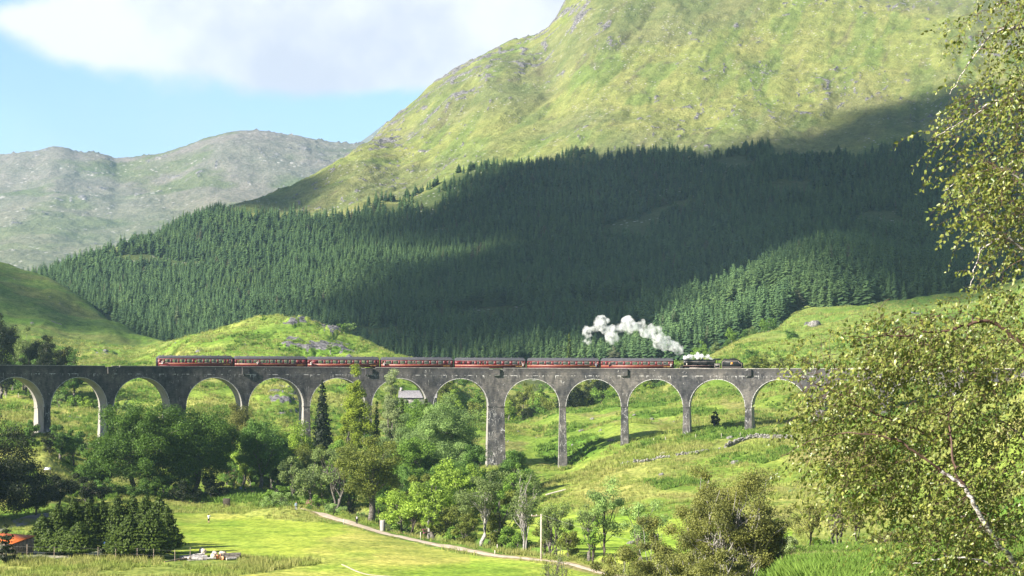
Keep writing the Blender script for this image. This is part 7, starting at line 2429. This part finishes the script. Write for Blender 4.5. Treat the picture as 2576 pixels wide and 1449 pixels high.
# flowering shrubs
for (u, vb, vt, w, d, lab) in [(188, 1148, 1095, 46, 428, 'rhododendron with faded pink blossom between the two left piers'), (590, 1232, 1178, 52, 425, 'pink flowering rhododendron right of the dark oak'), (1068, 1356, 1330, 20, 318, 'small pink blossomed shrub by the path'), (782, 1312, 1285, 26, 372, 'pink blossomed shrub beside the path left of the sycamore'), (637, 1250, 1236, 22, 408, 'low pink flowers along the upper path')]:
    r = T('flowering_shrub', u, vb, vt, w, lab, 'shrub', d=d, cb=.02, col='deep', leaf=.22, cover=3)
    rng = np.random.default_rng(int(u)); H = (vb - vt) / F * d; Rw = w / 2 / F * d
    n = 60; dd = unit(rng.normal(size=(n, 3))); dd[:, 2] = np.abs(dd[:, 2]); dd[:, 1] = -np.abs(dd[:, 1])
    P = dd * (Rw, Rw, H * .45) * rng.uniform(.85, 1.08, (n, 1)) + (0, 0, H * .5)
    V, Q = quads(rng, P, dd, .17, .8); me = mesh_np('blossom', V, Q); attr(me, 'tint', rng.uniform(0, 1, n), domain='FACE'); obj('blossom', me, M_pink, r)


# passengers leaning out of the door windows
def passenger(u, dz, label, top, hair):
    s = s_of_u(u, 1.4); x, y = vp(s, RAILW - 1.42); a = VA0 + s / VR
    z = float(ztop(s)) - 1.349 + .352
    r = thing('person', label, 'person', (x, y, z + 1.05), math.pi - a)
    J = [(0, -.25, .55), (0, -.05, .95), (0, .10, 1.18), (0, .20, 1.32), (0, .20, 1.44), (-.2, -.02, 1.10), (-.26, .16, .98), (-.12, .28, 1.0), (.2, -.02, 1.10), (.26, .14, .98), (.10, .30, 1.05)]
    Ed = [(0, 1), (1, 2), (2, 3), (3, 4), (1, 5), (5, 6), (6, 7), (1, 8), (8, 9), (9, 10)]; rr = [.13, .14, .06, .09, .085, .06, .045, .035, .06, .045, .035]
    for q, o_ in enumerate((-.03, -.01, .01, .03)):
        for b_ in (7, 10): J.append((J[b_][0] + o_, J[b_][1] + .07, J[b_][2] + .01)); Ed.append((b_, len(J) - 1)); rr.append(.010)
    skin_obj('body', J, Ed, rr, M_skin, r)
    skin_obj('top', [J[0], J[1], J[5], J[6], J[8], J[9]], [(0, 1), (1, 2), (2, 3), (1, 4), (4, 5)], [.15, .16, .08, .06, .08, .06], top, r)
    skin_obj('hair', [(0, .17, 1.47), (0, .12, 1.42)], [(0, 1)], [.088, .085], hair, r)


for u, lab, tp, hr in [(409, 'passenger in white leaning out of the very last door of the train', Cw, Hd), (648, 'passenger in white at the door of the second coach', Cw, Hd), (783, 'passenger in white leaning out at the left end of the third coach', Cw, Hd), (967, 'passenger in pale top leaning out at the left end of the middle coach', Cw, Hg),
                      (1316, 'passenger in white at the right end door of the coach with few windows', Cw, Hd), (1500, 'passenger in pale top leaning out near the front of the sixth coach', Cbl, Hd), (1688, 'passenger in white leaning out of the door nearest the engine', Cw, Hd), (1533, 'passenger in dark top at the first door of the front coach', Cn, Hf)]:
    passenger(u, 0, lab, tp, hr)
# ------------------------------------------------------------------ the near birch at the right
def near_birch():
    rng = np.random.default_rng(2024)
    D0 = 17.0
    x0, y0, _ = pt(2700, 1500, D0)
    zg = float(GR.z(np.array(x0), np.array(y0)))
    root = thing('birch_tree', 'near silver birch hanging its leafy branches down the whole right side', 'tree', (x0, y0, zg))
    o = np.array((x0, y0, zg))
    def w(u, v, dd=0.0): return np.array(pt(u, v, D0 + dd)) - o
    nodes = []; rad = []
    mb = MB(); LB = []
    def addlimb(P, r0, r1, white=True):
        P = np.array([w(*p) for p in P])
        n = len(P); t = np.linspace(0, n - 1, n * 7)
        Q = np.stack([pchip(np.arange(n), P[:, k], t) for k in range(3)], -1) + rng.normal(size=(len(t), 3)) * 0.006
        rr = np.linspace(r0, r1, len(t))
        if white: lb = MB(); lb.tube(Q, rr, 7, cap=False); LB.append(lb)
        else: mb.tube(Q, rr, 7, cap=False)
        for q, r in zip(Q, rr): nodes.append(q); rad.append(r)
    base = (2700, 3400, 0)
    t0 = MB()
    t0.tube([(0, 0, -.3), w(2690, 1500, 0) * 1.0, w(2700, 1000, .2), w(2690, 400, .3), w(2650, -200, .3), w(2600, -700, .2)], [.12, .09, .075, .055, .035, .015], 9, cap=False)
    for q in np.linspace(0, 1, 24): nodes.append(w(2690 - 30 * q, 1500 - 1700 * q, .1 + .2 * q)); rad.append(.06 - .03 * q)
    addlimb([(2650, 1620, 0), (2560, 1430, -.5), (2495, 1345, -.7), (2440, 1250, -.8), (2426, 1225, -.8), (2369, 1184, -.8)], .026, .016)
    addlimb([(2369, 1184, -.8), (2287, 1127, -.85), (2246, 1103, -.85), (2145, 1088, -.8), (2050, 1105, -.5), (1965, 1150, -.5)], .012, .003, False)
    addlimb([(2426, 1225, -.8), (2400, 1180, -.8), (2392, 1110, -.75), (2386, 1052, -.6), (2425, 985, .1), (2470, 900, .15)], .014, .004, False)
    addlimb([(2392, 1110, -.1), (2280, 1070, -.2), (2157, 1021, -.3), (2124, 997, -.3), (2060, 968, -.35), (2005, 945, -.4)], .012, .003, False)
    addlimb([(2495, 1345, -.15), (2400, 1290, .1), (2300, 1285, .2), (2200, 1310, .2)], .016, .004)
    addlimb([(2690, 1150, .1), (2580, 880, 0), (2480, 808, -.1), (2380, 830, -.2), (2250, 845, -.3), (2125, 850, -.3)], .025, .003, False)
    addlimb([(2695, 800, .2), (2600, 650, .1), (2525, 600, 0), (2470, 630, -.1), (2440, 720, -.1)], .02, .003)
    addlimb([(2695, 640, .2), (2600, 490, .1), (2520, 425, 0), (2440, 440, -.1), (2375, 480, -.2)], .02, .003)
    addlimb([(2690, 450, .2), (2590, 300, .1), (2510, 255, 0), (2450, 290, -.1), (2350, 345, -.2)], .018, .003)
    addlimb([(2680, 250, .2), (2570, 70, .1), (2510, 80, 0), (2450, 140, -.1), (2390, 240, -.2)], .018, .003)
    addlimb([(2690, 100, .2), (2600, -60, 0), (2540, -40, -.1), (2500, 30, -.1)], .015, .003)
    addlimb([(2660, 1500, 0), (2520, 1430, -.3), (2400, 1400, -.4), (2290, 1420, -.4)], .016, .004)
    addlimb([(2690, 1300, .1), (2600, 1130, .3), (2520, 1060, .4), (2430, 1030, .4)], .018, .004)
    edge_v = np.array([-200, 0, 60, 110, 200, 265, 300, 350, 400, 450, 480, 540, 570, 620, 700, 780, 820, 850, 900, 950, 1000, 1050, 1100, 1150, 1200, 1240, 1290, 1340, 1400, 1460, 1600])
    edge_u = np.array([2520, 2500, 2440, 2420, 2420, 2360, 2350, 2345, 2420, 2375, 2385, 2400, 2410, 2450, 2440, 2370, 2240, 2120, 2060, 2005, 2000, 1985, 1965, 1935, 1930, 1990, 2060, 2110, 2190, 2270, 2350])
    tw = []
    while len(tw) < 3500:
        u = rng.uniform(1900, 2860); v = rng.uniform(-220, 1560)
        e = np.interp(v, edge_v, edge_u)
        k = (u - e) / 130.0
        if k < 0.02: continue
        p = min(1, .12 + k * .75)
        if v < 760: p *= .72
        if 620 < v < 830 and u < 2480: p *= .5
        if u > 2600: p *= .5
        if rng.uniform() > p: continue
        dd_ = rng.uniform(-.8, .8)
        for q_ in range(rng.integers(3, 10)): tw.append((u + rng.normal() * 24, v + rng.normal() * 26, dd_ + rng.normal() * .08))
    tw = [np.array(w(u, v - 30, d)) for u, v, d in tw]
    N = np.array(nodes)
    dist = [np.min(np.linalg.norm(N - p, axis=1)) for p in tw]
    cap = 4000; NN = np.zeros((len(nodes) + cap * 3, 3)); NN[:len(nodes)] = N; NR = np.zeros(len(NN)); NR[:len(nodes)] = rad; cnt = len(nodes)
    leafP = []; leafD = []
    for i in np.argsort(dist):
        p = tw[i]
        # prefer nodes that lie to the right and above
        dd = np.linalg.norm((NN[:cnt] - p) * (1, .7, 1), axis=1) + 0.15 * np.clip(p[0] - NN[:cnt, 0] + .05, 0, None)
        j = int(np.argmin(dd)); q = NN[j]; r0 = max(.0022, min(NR[j] * .6, .008))
        L = np.linalg.norm(p - q); m = 6
        t = np.linspace(0, 1, m)[:, None]
        C = q * (1 - t) + p * t; C[:, 2] += (0.10 * L * 4 * t * (1 - t))[:, 0]; C += rng.normal(size=C.shape) * .008; C[0] = q
        if L < 1.0:
            mb.tube(C, np.linspace(r0, .0018, m), 4, cap=False)
            for c in C[2:]:
                if cnt < len(NN): NN[cnt] = c; NR[cnt] = max(r0 * .7, .0018); cnt += 1
        # the drooping twig itself
        Lt = rng.uniform(.16, .48); dr = np.array((-rng.uniform(.1, 1.0), rng.normal() * .5, rng.uniform(-.5, .35))); dr /= np.linalg.norm(dr)
        s = np.linspace(0, 1, 7)
        Tw = p + dr * (s * Lt)[:, None]; Tw[:, 2] -= .55 * Lt * s ** 2
        mb.tube(Tw, np.linspace(.0018, .0008, 7), 3, cap=False)
        nl = int(Lt / .024)
        for a in np.linspace(.08, 1, nl):
            k = a * 6; k0 = min(int(k), 5); leafP.append(Tw[k0] + (Tw[k0 + 1] - Tw[k0]) * (k - k0)); leafD.append(dr)
    leafP = np.array(leafP); n = len(leafP)
    print('birch leaves', n)
    # folded ovate leaves on short stalks
    ax = unit(rng.normal(size=(n, 3)) * .75 + np.array((-.2, -.15, -.75)) + np.array(leafD) * .4)
    sd = unit(np.cross(ax, rng.normal(size=(n, 3)))); nr = np.cross(ax, sd)
    L = (rng.uniform(.024, .050, n))[:, None]; W = L * rng.uniform(.30, .42, n)[:, None]
    st = leafP + ax * .012 + rng.normal(size=(n, 3)) * .006
    f = rng.uniform(.15, .5, n)[:, None]
    V = np.stack([st, st + ax * L * .32 + sd * W + nr * W * f, st + ax * L * .75 + sd * W * .6 + nr * W * f * .6, st + ax * L * 1.05, st + ax * L * .75 - sd * W * .6 + nr * W * f * .6, st + ax * L * .32 - sd * W + nr * W * f], 1)
    b = np.arange(n) * 6
    Q = np.concatenate([np.stack([b, b + 1, b + 2, b + 3], -1), np.stack([b, b + 3, b + 4, b + 5], -1)])
    me = mesh_np('foliage', V.reshape(-1, 3), Q)
    ti = np.clip(rng.normal(.5, .28, n), 0, 1); attr(me, 'tint', np.concatenate([ti, ti]), domain='FACE')
    m, t = mat('birch_leaf_near')
    at = t.n('ShaderNodeAttribute', attribute_name='tint')
    c = t.mix(at.outputs['Fac'], (0.090, 0.155, 0.030), (0.330, 0.350, 0.080))
    finish(t, c, .38, .5, trans=.34)
    obj('foliage', me, m, root)
    mt, t = mat('birch_twig')
    geo = t.n('ShaderNodeNewGeometry')
    finish(t, t.mix(t.noise(geo.outputs['Position'], 8), (0.055, 0.030, 0.024), (0.16, 0.10, 0.075)), .6, .3)
    mb.build('branches', mt, root, smooth=True)
    mw, t = mat('birch_bark_near')
    geo = t.n('ShaderNodeNewGeometry')
    nz = t.noise(t.scale(geo.outputs['Position'], (9, 9, 26)), 2.0, 4, .7)
    finish(t, t.mix(t.ramp(nz, .40, .56), (0.07, 0.055, 0.05), (0.62, 0.58, 0.54)), .7, .3, bump=nz, bdist=.004)
    for lb in LB: lb.build('limb', mw, root, smooth=True)
    t0.build('trunk', mw, root, smooth=True)


near_birch()


# ------------------------------------------------------------------ steam
def steam(name, label, puffs, dens, nscale, seed, disp):
    rng = np.random.default_rng(seed)
    cx = np.mean([p[0] for p in puffs], 0)
    mb = MB()
    for c, r in puffs:
        c = np.array(c) - cx
        for k in range(4):
            rr = r * rng.uniform(.5, .95); q = c + rng.normal(size=3) * r * .42
            prof = [(rr * math.cos(g), rr * math.sin(g)) for g in np.linspace(-math.pi / 2, math.pi / 2, 9)]
            mb.lathe(prof, 12, 'z', tuple(q))
    o = mb.build(name, None, loc=tuple(cx))
    rm = o.modifiers.new('merge', 'REMESH'); rm.mode = 'VOXEL'; rm.voxel_size = max(.12, disp * .5); rm.use_smooth_shade = True
    tx = bpy.data.textures.new(name, 'CLOUDS'); tx.noise_scale = disp * 3.2; tx.noise_depth = 3
    dm = o.modifiers.new('billow', 'DISPLACE'); dm.texture = tx; dm.strength = disp * 3.0; dm.mid_level = .5
    m, t = mat(name)
    out = t.n('ShaderNodeOutputMaterial'); v = t.n('ShaderNodeVolumePrincipled')
    v.inputs['Color'].default_value = (.98, .985, 1, 1); v.inputs['Anisotropy'].default_value = 0
    geo = t.n('ShaderNodeNewGeometry'); n = t.noise(geo.outputs['Position'], nscale, 5, .6)
    t.l(t.ramp(n, .40, .72, 0.0, dens), v.inputs['Density'])
    t.l(v.outputs[0], out.inputs['Volume'])
    o.data.materials.append(m)
    return tag(o, label, 'steam')


dS = 503
PL = [(1714, 884, .6), (1700, 874, 1.2), (1708, 878, 1.0), (1694, 868, 1.5), (1678, 862, 1.9), (1662, 850, 2.0), (1646, 840, 1.9), (1628, 832, 1.9), (1610, 824, 1.9), (1594, 812, 1.9), (1578, 806, 1.8), (1566, 824, 1.8), (1552, 840, 2.0), (1540, 850, 1.8),
      (1530, 828, 1.8), (1516, 808, 1.9), (1500, 816, 1.8), (1488, 826, 1.6), (1478, 840, 1.5), (1472, 856, 1.1)]
steam('steam_plume', 'ragged trail of white steam drifting left above the coaches', [(pt(u, v, dS), r) for u, v, r in PL], 1.25, .7, 5, .8)
_s = s_of_u(1750, 2.8)
steam('steam_jet', 'thin bright white steam hugging the top of the locomotive boiler', [(pt(u, v, 495.5), r) for u, v, r in [(1720, 901, .5), (1730, 899, .6), (1742, 898, .7), (1754, 896, .8), (1766, 897, .75), (1778, 899, .6), (1788, 901, .45), (1797, 903, .3)]], 7.0, .9, 6, .18)


# ------------------------------------------------------------------ unseen clouds above the picture, shaped from the shade wanted on the hills
def shade_cloud(name, label, outline, sheet, alt, seed, dmin=800, puff=(55, 95), fill=1.0):
    rng = np.random.default_rng(seed)
    P = []
    for u, v in outline:
        x, y, z = sheet.hit(u, v, dmin)
        k = (alt - z) / SDIR.z
        P.append((x + SDIR.x * k, y + SDIR.y * k))
    P = np.array(P); lo = P.min(0); hi = P.max(0)
    c = (lo + hi) / 2
    mb = MB(); step = puff[0] * .85
    for gx in np.arange(lo[0] - 20, hi[0] + 20, step):
        for gy in np.arange(lo[1] - 20, hi[1] + 20, step):
            px, py = gx + rng.uniform(-.3, .3) * step, gy + rng.uniform(-.3, .3) * step
            if not inpoly(np.array([px]), np.array([py]), P)[0]: continue
            r = rng.uniform(*puff) * .75
            n, m_ = 12, 8
            V = []
            for i in range(m_ + 1):
                th = math.pi * i / m_
                for k in range(n):
                    ph = 2 * math.pi * k / n
                    d = np.array((math.sin(th) * math.cos(ph), math.sin(th) * math.sin(ph), math.cos(th) * .55))
                    V.append(d * r * (1 + .22 * math.sin(5 * d[0] + px) * math.cos(4 * d[1] + py)) + (px - c[0], py - c[1], 0))
            mb.add(V, [(i * n + k, (i + 1) * n + k, (i + 1) * n + (k + 1) % n, i * n + (k + 1) % n) for i in range(m_) for k in range(n)])
    o = mb.build(name, M_cloud, loc=(c[0], c[1], alt), smooth=True)
    return tag(o, label, None, None, 'structure')


M_cloud, t = mat('cloud_white')
_o = t.n('ShaderNodeOutputMaterial'); _d = t.n('ShaderNodeBsdfDiffuse'); _d.inputs[0].default_value = (.88, .89, .9, 1)
_t = t.n('ShaderNodeBsdfTransparent'); _m = t.n('ShaderNodeMixShader'); _m.inputs[0].default_value = 0.40
t.l(_t.outputs[0], _m.inputs[1]); t.l(_d.outputs[0], _m.inputs[2]); t.l(_m.outputs[0], _o.inputs[0])   # half see-through, to lighten the shade it casts
ALT = 2400
shade_cloud('shade_cloud', 'c', [(980, 880), (930, 800), (1010, 745), (1180, 690), (1330, 640), (1450, 600), (1330, 590), (1130, 620), (1060, 560), (1180, 500), (1300, 440), (1450, 405), (1700, 400), (1950, 380), (2080, 330), (2250, 280), (2480, 230), (2700, 220), (2700, 740), (2400, 730), (2250, 715), (2225, 610), (2150, 560), (1980, 640), (1800, 720), (1700, 740), (1560, 840), (1400, 900)], HILL, ALT, 1, 790)
shade_cloud('shade_cloud', 'c', [(-60, 690), (60, 668), (200, 740), (330, 825), (380, 856), (250, 835), (120, 800), (-60, 780)], GR, ALT, 2, 820, puff=(22, 36))  # added to darken the upper flank of the left hill
shade_cloud('shade_cloud', 'c', [(560, 535), (640, 500), (760, 455), (830, 425), (800, 480), (760, 520), (700, 530)], HILL, ALT, 3, 1300, puff=(20, 32))  # added to darken the ridge side that faces away


# ------------------------------------------------------------------ haze
hb = MB(); hb.box(-3900, 3300, -120, 7500, -12, 1075)
M_haze, t = mat('haze_air')
out = t.n('ShaderNodeOutputMaterial'); v = t.n('ShaderNodeVolumePrincipled')
v.inputs['Color'].default_value = (0.50, 0.77, 1.0, 1); v.inputs['Density'].default_value = HAZE_D; v.inputs['Anisotropy'].default_value = 0.1
t.l(v.outputs[0], out.inputs['Volume'])
tag(hb.build('haze', M_haze), kind='stuff')
